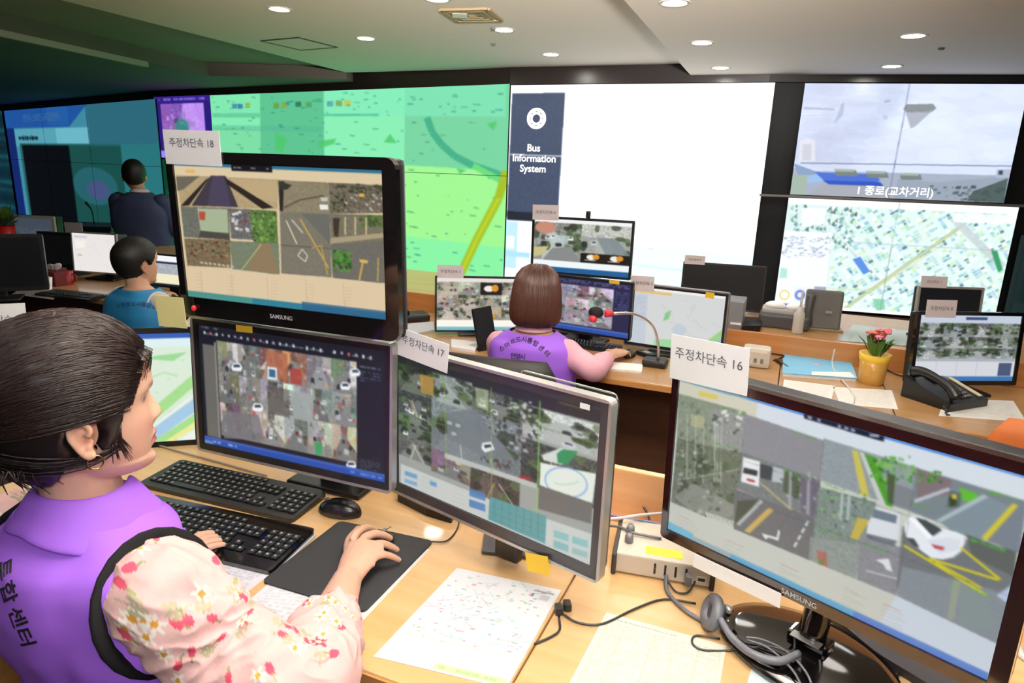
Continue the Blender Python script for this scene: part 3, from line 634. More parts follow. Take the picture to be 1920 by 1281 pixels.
def monitor(label, c, yaw, tilt, w, h, cv, bez=(.018, .018, .018, .022), m_b=None, base=TOP, rad=.006, depth=.045, stand='foot', logo=None, edge=None, group=None, k=1.0, back=0, screenrough=.3):
    m_b = m_b or M_black; q = Mon(); q.c = Vector(c); q.root = empty('monitor', (c[0], c[1], base), yaw, label, 'monitor', group)
    cz = c[2] - base; T = Matrix.Translation((0, 0, cz)) @ Matrix.Rotation(-tilt, 4, 'X')   # local screen space -> thing space
    q.T = T; q.w, q.h = w, h; q.W = Matrix.Translation((c[0], c[1], base)) @ Matrix.Rotation(yaw, 4, 'Z') @ T
    bl, br, bt, bb = bez
    mb = MB(); L, Rr, Tp, Bo = ringframe(mb, w, h, 0, bl, br, bt, bb, rad, -.006, .012); me = mb.mesh(); me.transform(T); link('bezel', me, m_b, q.root)
    q.L, q.R, q.Tp, q.Bo = L, Rr, Tp, Bo
    if edge:
        mb = MB(); ringframe(mb, Rr - L - .001, Tp - Bo - .001, (Tp + Bo) / 2, .006, .006, .006, .006, rad + .004, -.008, .014)
        me = mb.mesh(); me.transform(T @ Matrix.Translation(((L + Rr) / 2, 0, 0))); link('silver_rim', me, edge, q.root)
    bk = MB(); xc, zc = (L + Rr) / 2, (Tp + Bo) / 2
    bk.box((xc, .012 + depth / 2, zc), (Rr - L - .004, depth, Tp - Bo - .004), T, min(.012, depth * .4)); bk.box((xc, .012 + depth + .012, zc), ((Rr - L) * .55, .03, (Tp - Bo) * .6), T, .01)
    obj('back_shell', bk, M_black, q.root)
    me = gridmesh('screen', lambda U, V: np.c_[(U - .5) * w, U * 0 - .001, (.5 - V) * h], cv); me.transform(T); link('screen', me, screen_mat('lcd_%g' % k, screenrough, k), q.root)
    zb = cz + Bo
    if stand:
        by = back if back else .012 + depth + .02
        obj('stand_neck', MB().box((0, by, (cz - .02) / 2 + .005), (.07, .03, cz - .01), None, .006), M_black, q.root)
        if back: obj('stand_arm', MB().box((0, (by + depth) / 2, cz - .03), (.06, by - depth + .02, .06), None, .006), M_black, q.root)
        if stand == 'foot': obj('stand_base', MB().box((0, by - (0 if back else .03), .007), (.22, .11 if back else .17, .014), None, .006), M_black, q.root)
    if logo: text('maker_lettering', logo, .013, mat('logo_silver', 'b8b8bc', .4), q.root, T @ Matrix.Translation((0, -.0068, (Bo - h / 2) / 2)) @ UPR, True)
    return q
def onmon(q, x, y):   # picture point -> local coords on the bezel plane
    n = q.W.to_3x3() @ Vector((0, 1, 0)); p = atP(x, y, q.W.translation, n); return q.W.inverted() @ p
def card(q, quad, s, label, size=.02, off=-.012, m=None, inkm=None, name='paper_label', cat='label', group='paper number labels on the monitors', tx=0, tz=0, curl=0):
    P = [onmon(q, x, y) for x, y in quad]; cx = sum(p.x for p in P) / 4; cz = sum(p.z for p in P) / 4
    w_ = ((P[1] - P[0]).length + (P[2] - P[3]).length) / 2; h_ = ((P[3] - P[0]).length + (P[2] - P[1]).length) / 2
    X = ((P[1] - P[0]) + (P[2] - P[3])).normalized(); r = math.atan2(X.z, X.x)
    M = q.W @ Matrix.Translation((cx, off, cz)) @ Matrix.Rotation(-r, 4, 'Y')
    root = bpy.data.objects.new(name, MB().box((0, 0, 0), (w_, .0012, h_)).mesh()); COL.objects.link(root); root.data.materials.append(m or M_paper); root.matrix_world = M
    tagp(root, label, cat, group)
    if s: text('lettering', s, size, inkm or M_ink, root, Matrix.Translation((tx * w_, -.0018, tz * h_)) @ UPR)
    return root

# --- screen pictures
# biggest monitor, right foreground
q16 = [(1276, 710), (1942, 894), (1855, 1277), (1252, 990)]
c = Canvas(420, 250, 'c4c8bf', q16); p = c.poly; c.soft = 2
p([(1276, 708), (1945, 893), (1942, 905), (1276, 720)], '4f86d0'); p([(1276, 708), (1400, 742), (1400, 752), (1276, 716)], '9fbf6a', .3); p([(1274, 716), (1945, 903), (1937, 945), (1273, 752)], 'd3dbe4'); p([(1274, 716), (1420, 757), (1415, 792), (1273, 752)], 'ccc9b0', .8)
p([(1311, 735), (1346, 744), (1344, 752), (1310, 744)], 'd8c040', .7)
R = np.random.RandomState(2)
def area(quad, base, n=.03): p(quad, base, 1, n)
# row 1
area([(1273, 740), (1398, 774), (1393, 850), (1270, 822)], '87907f'); area([(1330, 765), (1398, 780), (1393, 850), (1340, 840)], '8f9390')
area([(1398, 778), (1543, 826), (1536, 900), (1392, 850)], '8b8c92', .01); area([(1543, 822), (1716, 876), (1706, 958), (1537, 900)], '8f999f', .02)
p([(1716, 876), (1922, 938), (1910, 1035), (1706, 958)], '77848a')
# car cluster top-left
for k in range(30):
    x, y = R.uniform(1330, 1392), R.uniform(770, 812); s_ = R.uniform(3, 9); p([(x, y), (x + s_, y - 2), (x + s_, y + s_ * .6), (x, y + s_ * .7)], ['c6cac4', '4f5550', 'e0e3e0', '7a827c'][k % 4], .9)
for k in range(60):
    x, y = R.uniform(1272, 1345), R.uniform(752, 905); s_ = R.uniform(2, 9); p([(x, y), (x + s_, y - 2), (x + s_, y + s_), (x, y + s_)], ['5f7350', '8d9680', '475345', 'b0b6a0'][k % 4], .5)
p([(1297, 778), (1320, 782), (1318, 805), (1296, 800)], 'a8a888')
# row 1 right half: yellow kerb + green
p([(1594, 842), (1606, 846), (1628, 930), (1612, 927)], 'c8bd58'); p([(1618, 850), (1640, 858), (1672, 950), (1655, 945)], '4f9a30'); p([(1608, 846), (1616, 849), (1660, 948), (1648, 946)], 'c4c8c6')
for k in range(60):
    x, y = R.uniform(1625, 1710), R.uniform(855, 900); s_ = R.uniform(3, 10); p([(x, y), (x + s_, y - 2), (x + s_ * .6, y + s_)], ['3f8f2c', '5fae3c', '2a6420', '7ac24c'][k % 4], .9)
p([(1660, 885), (1676, 890), (1672, 945), (1662, 940)], '4a5a40'); p([(1676, 905), (1712, 918), (1706, 955), (1672, 945)], '7c8288')
p([(1716, 878), (1780, 898), (1778, 925), (1716, 935)], '7d6f74'); p([(1712, 935), (1776, 912), (1778, 918), (1712, 942)], 'b8c0c8')
for k in range(22): x, y = R.uniform(1716, 1756), R.uniform(880, 900); p([(x, y), (x + 8, y), (x + 5, y + 6)], ['3f8f2c', '5fae3c', '2a6420'][k % 3])
p([(1795, 912), (1830, 924), (1826, 942), (1800, 936)], '5fb838'); p([(1840, 925), (1850, 930), (1762, 978), (1752, 974)], 'aab8c0'); p([(1778, 918), (1800, 924), (1796, 950), (1772, 950)], '5c6866'); p([(1776, 930), (1790, 928), (1790, 945), (1778, 948)], '33432a'); p([(1782, 925), (1790, 925), (1790, 934), (1782, 934)], 'd8c030')
p([(1760, 978), (1850, 930), (1905, 955), (1840, 1010), (1790, 998)], '7e8e98'); p([(1895, 942), (1906, 946), (1848, 1012), (1838, 1006)], 'cfc23c'); p([(1906, 946), (1920, 950), (1910, 1035), (1848, 1012)], '77808c')
for k in range(24): x = R.uniform(1840, 1905); y = 915 + (x - 1840) * .3 + R.uniform(-2, 3); p([(x, y), (x + 5, y + 1), (x + 3, y + 4)], '58a838', .9)
# row 2
area([(1270, 822), (1392, 850), (1386, 912), (1264, 885)], '6d7464', .05); area([(1264, 885), (1382, 910), (1376, 990), (1258, 940)], '70756a', .05)
for k in range(7): q_ = R.uniform(1268, 1370); p([(q_, 770 + (q_ - 1268) * .3), (q_ + 3, 771 + (q_ - 1268) * .3), (q_ + 1, 905), (q_ - 2, 904)], 'b4bcae', .55)
for k in range(14): x, y = R.uniform(1268, 1375), R.uniform(845, 940); c.ell(x, y, R.uniform(6, 15), R.uniform(6, 14), ['4a5a3c', '3c4634', '66745a'][k % 3], .6, uv=False)
p([(1264, 930), (1300, 905), (1384, 950), (1380, 972), (1300, 960)], '8c9088', .8); c.line([(1270, 900), (1384, 880)], 'a8ada0', .004, .7)
for k in range(100):
    x, y = R.uniform(1264, 1385), R.uniform(835, 975); s_ = R.uniform(2, 9); p([(x, y), (x + s_, y - 2), (x + s_, y + s_ * .7), (x, y + s_ * .6)], ['39402f', '4c5843', '9ba294', 'c6cabf', '5a6a48', '242a22'][k % 6], .5)
for k in range(11): p([(1322 + k * 5, 958 + k * 1.6), (1325 + k * 5, 959 + k * 1.6), (1331 + k * 5, 975 + k * 1.6), (1327 + k * 5, 974 + k * 1.6)], 'd8dcd0', .9)
area([(1392, 848), (1537, 900), (1530, 975), (1380, 915)], '777c7c', .03)
p([(1393, 857), (1424, 865), (1422, 912), (1388, 902)], 'e2e6e6'); p([(1394, 876), (1420, 882), (1418, 892), (1392, 886)], '34383c'); p([(1400, 896), (1415, 900), (1413, 904), (1399, 900)], 'b04040')
p([(1424, 868), (1448, 876), (1444, 900), (1424, 895)], '42484c'); p([(1448, 874), (1470, 880), (1466, 905), (1446, 902)], 'b4bcc0'); p([(1470, 880), (1500, 890), (1496, 935), (1466, 920)], '56604e'); p([(1500, 893), (1535, 905), (1528, 970), (1500, 958)], '6e6678')
for x in (1478, 1512): p([(x, 882), (x + 6, 885), (x + 4, 965), (x - 2, 962)], 'a0a8a8', .8)
for k in range(25): x, y = R.uniform(1455, 1530), R.uniform(885, 950); p([(x, y), (x + 6, y), (x + 5, y + 7)], ['4c6a3c', '7a5c84', '394438', 'b8bcb8'][k % 4], .7)
c.line([(1425, 905), (1495, 965)], 'b8ae78', .006, .8)
# row 3 road w/ arrow
area([(1376, 915), (1530, 972), (1520, 1050), (1375, 990)], '6c6d70', .015); p([(1382, 938), (1420, 935), (1395, 970), (1378, 980)], '4d5248'); p([(1440, 950), (1450, 955), (1405, 998), (1394, 994)], 'c4a860'); p([(1425, 935), (1430, 940), (1385, 985), (1380, 980)], 'a8aeb0')
p([(1427, 998), (1455, 1006), (1458, 992), (1462, 994), (1458, 1012), (1440, 1006), (1434, 1010)], 'd8dcd8')
for k in range(4): p([(1512 - k * 7, 975 + k * 13), (1516 - k * 7, 976 + k * 13), (1511 - k * 7, 985 + k * 13), (1507 - k * 7, 984 + k * 13)], 'd8dcd8')
area([(1532, 912), (1640, 940), (1632, 1040), (1522, 1005)], '7c8a84', .04)
for k in range(60):
    x, y = R.uniform(1532, 1620), R.uniform(915, 985); s_ = R.uniform(3, 9); p([(x, y), (x + s_, y), (x + s_ * .5, y + s_)], ['4f7f5c', '3c5a44', '86b070', '9aa6a4'][k % 4], .8)
for x in (1575, 1588): p([(x, 920), (x + 5, 922), (x + 2, 975), (x - 3, 972)], 'b8c2c4', .8)
p([(1606, 968), (1628, 974), (1608, 1010), (1592, 1008)], 'c8b04c', .9); area([(1518, 1005), (1612, 1020), (1600, 1110), (1515, 1060)], '8a9490', .03); p([(1530, 1030), (1548, 1034), (1550, 1066), (1534, 1060)], 'b8564a', .7); p([(1534, 1045), (1545, 1048), (1540, 1066), (1532, 1060)], '6a8048', .8)
area([(1612, 1000), (1690, 1025), (1680, 1120), (1604, 1095)], '86888f', .02)
p([(1625, 980), (1640, 950), (1685, 962), (1682, 1010), (1660, 1014), (1622, 1000)], 'd5dae2'); p([(1638, 953), (1680, 965), (1678, 980), (1632, 968)], '6c7a88'); p([(1622, 998), (1680, 1012), (1675, 1022), (1626, 1008)], '5a6068', .8)
for k in range(26): x = R.uniform(1618, 1665); y = 1018 + (x - 1618) * .3 + R.uniform(-2, 2); p([(x, y), (x + 4, y + 1), (x + 2, y + 3)], '4fae3c', .9)
p([(1640, 1048), (1665, 1045), (1672, 1070), (1660, 1066), (1655, 1056)], 'dfe3e6', .9); c.line([(1622, 1068), (1688, 1085)], 'c8ccd0', .003)
# big white car
area([(1690, 985), (1905, 1030), (1890, 1215), (1680, 1100)], '6f7478', .01); area([(1690, 1060), (1890, 1110), (1875, 1210), (1680, 1120)], '828b92', .01)
p([(1810, 1000), (1905, 1035), (1900, 1080), (1820, 1040)], '5d6260')
p([(1693, 990), (1697, 974), (1705, 966), (1722, 967), (1742, 976), (1764, 989), (1790, 994), (1805, 1001), (1808, 1014), (1800, 1032), (1786, 1043), (1766, 1047), (1745, 1044), (1730, 1034), (1716, 1022), (1698, 1006)], 'e2e7ee'); p([(1714, 968), (1733, 973), (1758, 987), (1764, 992), (1748, 1003), (1738, 998)], '454b50'); p([(1736, 1012), (1780, 1006), (1800, 1010), (1795, 1030), (1760, 1036)], 'd3d9e2', .8); p([(1700, 968), (1711, 966), (1746, 1003), (1738, 1008)], 'f4f6fa'); p([(1696, 1006), (1712, 1008), (1722, 1024), (1712, 1022)], '4a4e52'); p([(1744, 1018), (1770, 1024), (1766, 1030), (1750, 1026)], 'b8505c')
for a_, b_ in (((1692, 1020), (1850, 1115)), ((1740, 1045), (1870, 1085)), ((1800, 1025), (1875, 1085)), ((1752, 1052), (1840, 1100))): c.line([a_, b_], 'cbc12c', .006)
for k in range(40): x = R.uniform(1812, 1880); y = 1006 + (x - 1812) * .33 + R.uniform(-2, 2); p([(x, y), (x + 5, y + 1), (x + 3, y + 4)], '4fae3c', .9)
for k in range(24): x = R.uniform(1780, 1850); y = 1090 + (x - 1780) * .33 + R.uniform(-2, 2); p([(x, y), (x + 5, y + 1), (x + 3, y + 4)], '4fae3c', .9)
p([(1786, 1085), (1800, 1088), (1788, 1160), (1776, 1160)], '9aa088', .7); p([(1800, 1095), (1850, 1115), (1862, 1180), (1800, 1170)], '80908e', .8); p([(1895, 1095), (1905, 1100), (1890, 1130), (1868, 1115)], 'b0c0d8')
for x0, y0 in ((1480, 808), (1540, 905), (1350, 765), (1340, 830), (1462, 880), (1530, 988), (1700, 940)):
    for k in range(14): x = x0 + R.uniform(0, 42); y = y0 + (x - x0) * .3 + R.uniform(-2, 2); p([(x, y), (x + 5, y + 1), (x + 3, y + 3)], '58a040', .85)
for a_, b_ in (((1398, 776), (1376, 990)), ((1543, 822), (1518, 1060)), ((1716, 876), (1680, 1110)), ((1270, 822), (1910, 1035)), ((1262, 888), (1890, 1115))): c.line([a_, b_], '4c5250', .0012, .6)
# lower list panel
p([(1256, 940), (1375, 990), (1520, 1050), (1680, 1115), (1885, 1215), (1857, 1280), (1250, 992)], 'bfc2ba'); p([(1680, 1115), (1885, 1213), (1860, 1277), (1640, 1180)], 'c2ccd8')
for x0, y0 in ((1268, 962), (1358, 1010), (1462, 1055), (1582, 1100), (1655, 1130)):
    for k in range(6): c.line([(x0 - k * 1.2, y0 + k * 7), (x0 + 34 + R.uniform(-8, 12), y0 + 15 + k * 7)], 'a0a49c' if k else 'b87878', .0016, .7)
p([(1252, 975), (1300, 1000), (1298, 1012), (1250, 990)], '6fb0c8'); p([(1370, 1036), (1857, 1262), (1855, 1279), (1366, 1052)], '5f9fc4'); p([(1600, 1143), (1857, 1262), (1855, 1279), (1598, 1160)], '5a80c4'); p([(1298, 1003), (1370, 1036), (1366, 1052), (1294, 1018)], '93a8ae')
p([(1506, 775), (1655, 818), (1653, 828), (1505, 785)], '1a1f33')
for x, wd in ((1512, 8), (1530, 6), (1568, 6), (1580, 8), (1592, 8), (1627, 18)): p([(x, 780 + (x - 1512) * .29), (x + wd, 782 + (x - 1512) * .29), (x + wd, 787 + (x - 1512) * .29), (x, 785 + (x - 1512) * .29)], 'c8d0e0', .8)
m16 = monitor('largest glossy dark monitor in the right foreground showing nine parking camera views', (.488, .957, 1.053), -.811, -.04, .518, .307, c, (.013, .022, .016, .02), M_maroon, TOP, .008, .05, None, 'SAMSUNG')

# silver rimmed monitor (number 17)
q17 = [(742, 660), (1128, 765), (1112, 1068), (745, 888)]
c = Canvas(360, 240, '9ca09c', q17); p = c.poly; c.soft = 2
c.rect(0, 0, 1, .075, '2c2f33'); p([(745, 655), (1128, 765), (1126, 792), (745, 690)], '2a2d31'); p([(1040, 748), (1090, 762), (1090, 764), (1040, 750)], '8a8040', .8)
def cam_(quad, base, kind, seed, cars=5):
    u = c.T(quad); c.feed(u[:, 0].min(), u[:, 1].min(), u[:, 0].max(), u[:, 1].max(), kind, base, seed, cars)
U = [0, .2, .42, .67, 1]; 
c.feed(0, .06, .2, .26, 'trees', '5b6259', 1, 3); c.feed(.2, .06, .42, .26, 'trees', '8a9290', 2, 2); c.feed(.42, .08, .67, .28, 'trees', '6a6f6a', 3, 8); c.feed(.67, .1, 1, .3, 'trees', '9a9f9c', 4, 5)
c.feed(0, .26, .2, .44, 'street', '5a6060', 5, 7); c.feed(.2, .26, .67, .62, 'street', '6b7376', 6, 0); c.feed(.67, .32, 1, .62, 'street', '4f5551', 7, 0)
c.feed(0, .44, .2, .62, 'trees', '5c635c', 8, 4); c.feed(0, .6, .2, .77, 'street', '70726f', 9, 0); c.feed(.2, .62, .42, .8, 'alley', '6d655e', 10, 1); c.feed(.42, .64, .67, .84, 'street', '544b48', 11, 0)
p([(780, 695), (805, 702), (805, 735), (782, 728)], 'b08a48', .9); p([(880, 720), (905, 725), (905, 765), (884, 755)], 'b8c8a0', .6)
for k in range(130):
    x, y = R.uniform(870, 1000), R.uniform(760, 870); s_ = R.uniform(3, 9)
    if x - 870 > (y - 760) * .2: p([(x, y), (x + s_, y - 2), (x + s_, y + s_)], ['2d302c', '3c4038', '4c4c48', '5b3f3c'][k % 4], .8)
p([(828, 765), (880, 760), (960, 860), (905, 850), (830, 812)], '737c80', .9); p([(895, 822), (912, 820), (918, 835), (900, 840), (893, 832)], 'dfe3e3'); p([(898, 826), (910, 825), (912, 830), (900, 832)], '3a3f42')
for x, y in ((830, 780), (845, 785), (838, 800), (955, 830), (968, 815), (972, 835), (945, 820)): p([(x, y), (x + 9, y + 2), (x + 9, y + 8), (x, y + 6)], 'b8bec0', .8)
for k in range(16): x, y = R.uniform(945, 985), R.uniform(745, 775); p([(x, y), (x + 6, y + 1), (x + 6, y + 5), (x, y + 5)], 'c8ccc8', .7)
p([(1008, 848), (1048, 835), (1078, 842), (1062, 860), (1048, 868), (1012, 858)], 'cfd6d2'); p([(1038, 846), (1050, 838), (1080, 843), (1060, 868), (1040, 864)], '2f8f5c'); p([(1006, 862), (1118, 888), (1112, 945), (1005, 905)], 'dfe6dc')
t = np.linspace(0, 2 * PI, 30); c.line(np.c_[1058 + 42 * np.cos(t), 902 + 28 * np.sin(t) + 8 * np.cos(t)], '7aa4e0', .004); c.line(np.c_[1058 + 24 * np.cos(t[:15]), 900 + 6 * np.sin(t[:15])], '9cc8a0', .003, .7)
p([(1004, 905), (1112, 945), (1110, 985), (1003, 950)], '6f6d6a'); p([(826, 838), (1000, 902), (1000, 912), (826, 848)], 'b8bcb8'); p([(966, 884), (988, 890), (988, 896), (966, 890)], 'a03038')
c.line([(824, 698), (830, 875)], '8cb060', .003, .8); c.line([(910, 720), (914, 930)], '8cb060', .003, .8); c.line([(1003, 745), (1001, 975)], '88c858', .004, .9); c.line([(745, 712), (1122, 832)], '6a8a50', .0025, .8); c.line([(745, 765), (826, 788)], '5a8a50', .003)
p([(748, 855), (826, 890), (905, 925), (1000, 962), (1112, 1005), (1112, 1070), (748, 892)], 'c4c8c4')
p([(910, 922), (1020, 965), (1018, 1018), (908, 965)], '5f9a9c'); 
for k in range(7): c.line([(920 + k * 14, 927 + k * 5.4), (919 + k * 14, 968 + k * 5.8)], '4a8088', .002)
for y0 in (0, 14, 28): c.line([(910, 938 + y0 * .9), (1019, 985 + y0 * .9)], '467a86', .0015, .7)
for (x, y, w_, h_, k_) in ((872, 905, 30, 14, '4a7fb8'), (872, 925, 30, 14, '4a7fb8'), (755, 868, 22, 8, '6a9ac8'), (755, 882, 22, 7, '7aa4cc'), (800, 888, 12, 8, '5a94c8'), (1035, 992, 30, 14, '7fb8b8'), (1072, 1006, 32, 14, '7fb8b8'), (1035, 1012, 30, 14, '7fb0b0'), (1072, 1028, 32, 12, '8fb4b4')):
    p([(x, y), (x + w_, y + w_ * .38), (x + w_, y + w_ * .38 + h_), (x, y + h_)], k_, .9)
for x0, y0 in ((785, 880), (840, 902), (1030, 985)): 
    for k in range(4): c.line([(x0, y0 + k * 8), (x0 + 24, y0 + 9 + k * 8)], 'a4a8a4', .0014, .7)
m17 = monitor('silver-rimmed monitor in the centre foreground showing traffic camera views', (-.042, 1.222, 1.014), -.648, -.002, .505, .300, c, (.016, .016, .017, .022), mat('bezel_dark_grey', '2b2b30', .35), TOP, .008, .03, None, None, M_silver)

# recorder monitor, lower left
qC = [(371, 612), (728, 659), (724, 904), (380, 822)]
c = Canvas(330, 210, '1d1e2a', qC); p = c.poly; c.soft = 2
c.text(.02, .01, .12, .04, '8890a0', 1, .6); c.text(.03, .06, .93, .085, '9aa0b0', 1, .6, .6)
for k in range(26):
    x = .03 + k * .0355
    if k not in (15, 19): c.rect(x, .055, x + .012, .055 + R.uniform(.015, .03), ['e8eaf0', 'b8bcc8', 'd87070'][(k % 7 == 1) * 2 or k % 2], .85)
c.rect(.02, .16, .09, .93, '6a6864'); c.rect(.09, .13, .1, .93, '8f8d86'); 
xs = [.105, .345, .6, .855]; ys = [.115, .37, .62, .9]
for j in range(3):
    for i in range(3):
        c.feed(xs[i], ys[j], (xs[i] + xs[i + 1]) / 2, ys[j + 1], 'alley', ['8b8a86', '96705f', '8f9094', '75736a', '8b8d8c', '8a8a86', '8d8788', '9a8f86', '88897e'][j * 3 + i], 20 + j * 7 + i, 2)
        c.feed((xs[i] + xs[i + 1]) / 2, ys[j], xs[i + 1], ys[j + 1], 'alley', ['6f716c', '9a6a58', '8a8f8a', '858480', '9fa5a6', '83807c', '8a8580', '8b8f86', '88807a'][j * 3 + i], 50 + j * 7 + i, 2)
p([(495, 660), (535, 665), (535, 712), (495, 705)], 'b06a50', .85); p([(497, 688), (515, 690), (515, 712), (497, 710)], 'dfe6ea'); p([(500, 692), (512, 694), (512, 708), (500, 706)], '3f6a8c'); p([(540, 690), (562, 693), (562, 722), (540, 718)], 'b04038', .8)
p([(538, 730), (583, 738), (583, 790), (545, 782)], '9fa6a6', .9); p([(495, 722), (538, 730), (538, 780), (498, 772)], '5c5450', .7); p([(412, 765), (480, 775), (490, 820), (415, 815)], '77757a', .8)
for x, y in ((645, 725), (655, 870), (440, 690), (478, 762), (665, 700)): p([(x - 10, y - 2), (x - 5, y - 9), (x + 6, y - 8), (x + 11, y), (x + 8, y + 6), (x - 8, y + 5)], 'f0f2f4'); p([(x - 5, y - 6), (x + 5, y - 6), (x + 7, y - 1), (x - 6, y - 1)], '3a4450')
p([(585, 825), (600, 828), (598, 850), (587, 848)], '3aa05a', .9); c.text(.87, .13, .97, .16, '8088a0', 1); c.text(.87, .17, .97, .26, '5c6c98', 4, .7); c.text(.87, .85, .97, .93, '70789a', 5, .6)
c.rect(0, .935, 1, 1, '2a4fa8'); c.rect(0, .935, 1, .955, '4a6cc0', .7); c.text(.02, .955, .2, .99, 'c0d0f0', 1, .8); c.text(.82, .955, .98, .99, 'a0b8e8', 1, .6)
p([(372, 832), (378, 815), (395, 820), (395, 832)], '8fa8d0', .6)
mC = monitor('lower black monitor of the left stack showing a dark recorder program with alley views', (-.507, 1.436, 1.027), -.356, .03, .515, .300, c, (.013, .013, .014, .016), M_black, TOP, .008, .03, 'foot', None, M_silver, back=.16)

# upper glossy monitor (number 18)
qD = [(327, 314), (718, 322), (727, 595), (353, 550)]
c = Canvas(340, 230, 'd8c3a0', qD); p = c.poly
c.rect(0, 0, 1, .025, '2f6f90'); c.rect(0, .03, 1, .11, 'dcc8a4'); c.rect(.06, .05, .11, .075, 'e8a850', .7); c.rect(.3, .0, .5, .045, '17161c'); c.text(.31, .012, .49, .036, 'b0b0b8', 1, .6, .4)
area([(332, 337), (518, 342), (518, 395), (340, 392)], 'b39d78', .02); p([(395, 337), (422, 337), (445, 392), (360, 390)], '3f3a44'); p([(398, 338), (420, 338), (432, 392), (388, 390)], '4a4258'); p([(420, 340), (510, 392), (490, 395), (425, 352)], '2b2420'); p([(393, 340), (355, 390), (340, 391), (385, 345)], '2b2420'); p([(332, 340), (375, 338), (345, 362), (334, 365)], '6a6658')
p([(430, 342), (517, 344), (517, 384), (480, 375)], 'bda67e'); area([(340, 392), (428, 394), (430, 450), (346, 446)], '6d6f64', .03); p([(370, 395), (425, 396), (427, 438), (376, 434)], 'a6b494'); p([(373, 400), (385, 401), (384, 416), (374, 415)], 'b8503c'); p([(376, 434), (428, 440), (429, 450), (372, 446)], '4c4a40')
area([(428, 394), (470, 396), (474, 450), (432, 448)], '6b6a66', .06)
for k in range(26): x, y = R.uniform(430, 462), R.uniform(397, 432); p([(x, y), (x + 6, y), (x + 6, y + 5), (x, y + 5)], ['c8ccd4', '5a6070', '8a3a3c', 'e8eaec'][k % 4], .8)
area([(466, 396), (516, 398), (522, 515), (480, 505)], '5c7a40', .05)
for k in range(90): x, y = R.uniform(468, 512), R.uniform(400, 450); p([(x, y), (x + 6, y), (x + 3, y + 6)], ['6f9a44', '86b454', '47662e', '3c4f2c'][k % 4], .8)
area([(346, 448), (430, 450), (432, 500), (352, 496)], '7a6a50', .05); area([(430, 452), (520, 456), (522, 512), (434, 502)], '77806a', .02); p([(485, 455), (505, 458), (520, 510), (460, 505)], '8f7a5c'); c.line([(487, 458), (450, 505)], 'b8b070', .004)
for k in range(50): x, y = R.uniform(350, 425), R.uniform(452, 480); p([(x, y), (x + 7, y), (x + 5, y + 5)], ['8a3c30', '3c342c', '9a8858', '5b5a48'][k % 4], .7)
for k in range(8): x = 375 + k * 8; p([(x, 488 + k), (x + 5, 489 + k), (x + 6, 493 + k), (x, 492 + k)], 'c8c4a8', .8)
area([(518, 343), (612, 346), (616, 402), (522, 400)], '8b8068', .03); p([(520, 345), (530, 345), (528, 398), (522, 398)], '2b2a24'); c.line([(530, 392), (560, 378), (605, 370)], '3f3c34', .004, .8); p([(522, 345), (545, 352), (535, 360), (520, 360)], '33352c'); p([(596, 386), (613, 386), (613, 395), (598, 395)], 'e8ece8'); p([(598, 373), (612, 373), (612, 380), (600, 380)], 'c0c4c0')
area([(522, 400), (616, 402), (620, 517), (525, 510)], '7b7668', .015); p([(562, 402), (616, 404), (618, 460), (590, 430)], '6a6a64'); c.line([(534, 415), (554, 457)], 'e0dcc8', .004); c.line([(560, 412), (614, 500)], 'c8a850', .005)
for k in range(6): p([(542 + k * 3.5, 414 + k * 4), (547 + k * 3.5, 414 + k * 4), (549 + k * 3.5, 418 + k * 4)], 'd8d4c0')
c.line([(556, 478), (564, 466), (574, 478), (570, 489), (556, 478)], 'e8e4d0', .003); c.line([(524, 459), (618, 465)], '4a4840', .002); c.line([(582, 464), (600, 460), (612, 512)], 'bca04c', .004)
area([(613, 346), (718, 350), (719, 400), (616, 402)], '6f6656', .05)
for k in range(120):
    x, y = R.uniform(614, 715), R.uniform(347, 398); dk = y < 365 or x < 640; p([(x, y), (x + 8, y), (x + 6, y + 5)], (['2f3a24', '3f4c30', '26281f'] if dk else ['8a7460', 'c8ccd0', '5a5048'])[k % 3], .75)
p([(672, 366), (682, 366), (682, 371), (672, 371)], 'e0b040'); area([(616, 402), (720, 404), (722, 528), (622, 518)], '77705e', .03)
for k in range(60): x, y = R.uniform(664, 715), R.uniform(404, 422); p([(x, y), (x + 8, y), (x + 5, y + 6)], ['4c6a30', '5c7c3c', '3a4c28'][k % 3], .8)
for x in (644, 663, 684): p([(x, 408), (x + 3, 408), (x + 3, 440), (x, 440)], 'c8b890')
p([(622, 410), (635, 410), (632, 444), (624, 442)], '3b342a'); p([(618, 446), (720, 436), (720, 445), (618, 456)], 'a89a7c'); area([(618, 458), (721, 450), (723, 528), (622, 518)], '6d6a62', .015)
for k in range(60): x, y = R.uniform(620, 652), R.uniform(466, 505); p([(x, y), (x + 8, y), (x + 5, y + 7)], ['3f7a2c', '56983a', '2c5420'][k % 3], .9)
c.line([(680, 486), (672, 525)], 'c8a850', .006); c.line([(709, 482), (708, 524)], 'c8a850', .004); p([(672, 484), (690, 486), (688, 492), (674, 490)], 'd0b060')
p([(351, 498), (725, 528), (727, 594), (354, 548)], 'dcc6a4')
for k, x in enumerate((376, 432, 498, 570, 642)): c.line([(x, 505 + (x - 376) * .08), (x + 3, 552 + (x - 376) * .11)], 'b8a080', .0022, .6)
for x in (366, 425, 505, 572, 645):
    for k in range(6): c.line([(x, 510 + k * 6 + (x - 366) * .09), (x + 14, 511 + k * 6 + (x - 366) * .09)], 'bda486', .0018, .6)
c.rect(0, .955, 1, 1, '2f7f96'); c.rect(0, .955, .35, 1, '5a9a86', .7); c.rect(.6, .94, 1, 1, '2a5f88', .8)
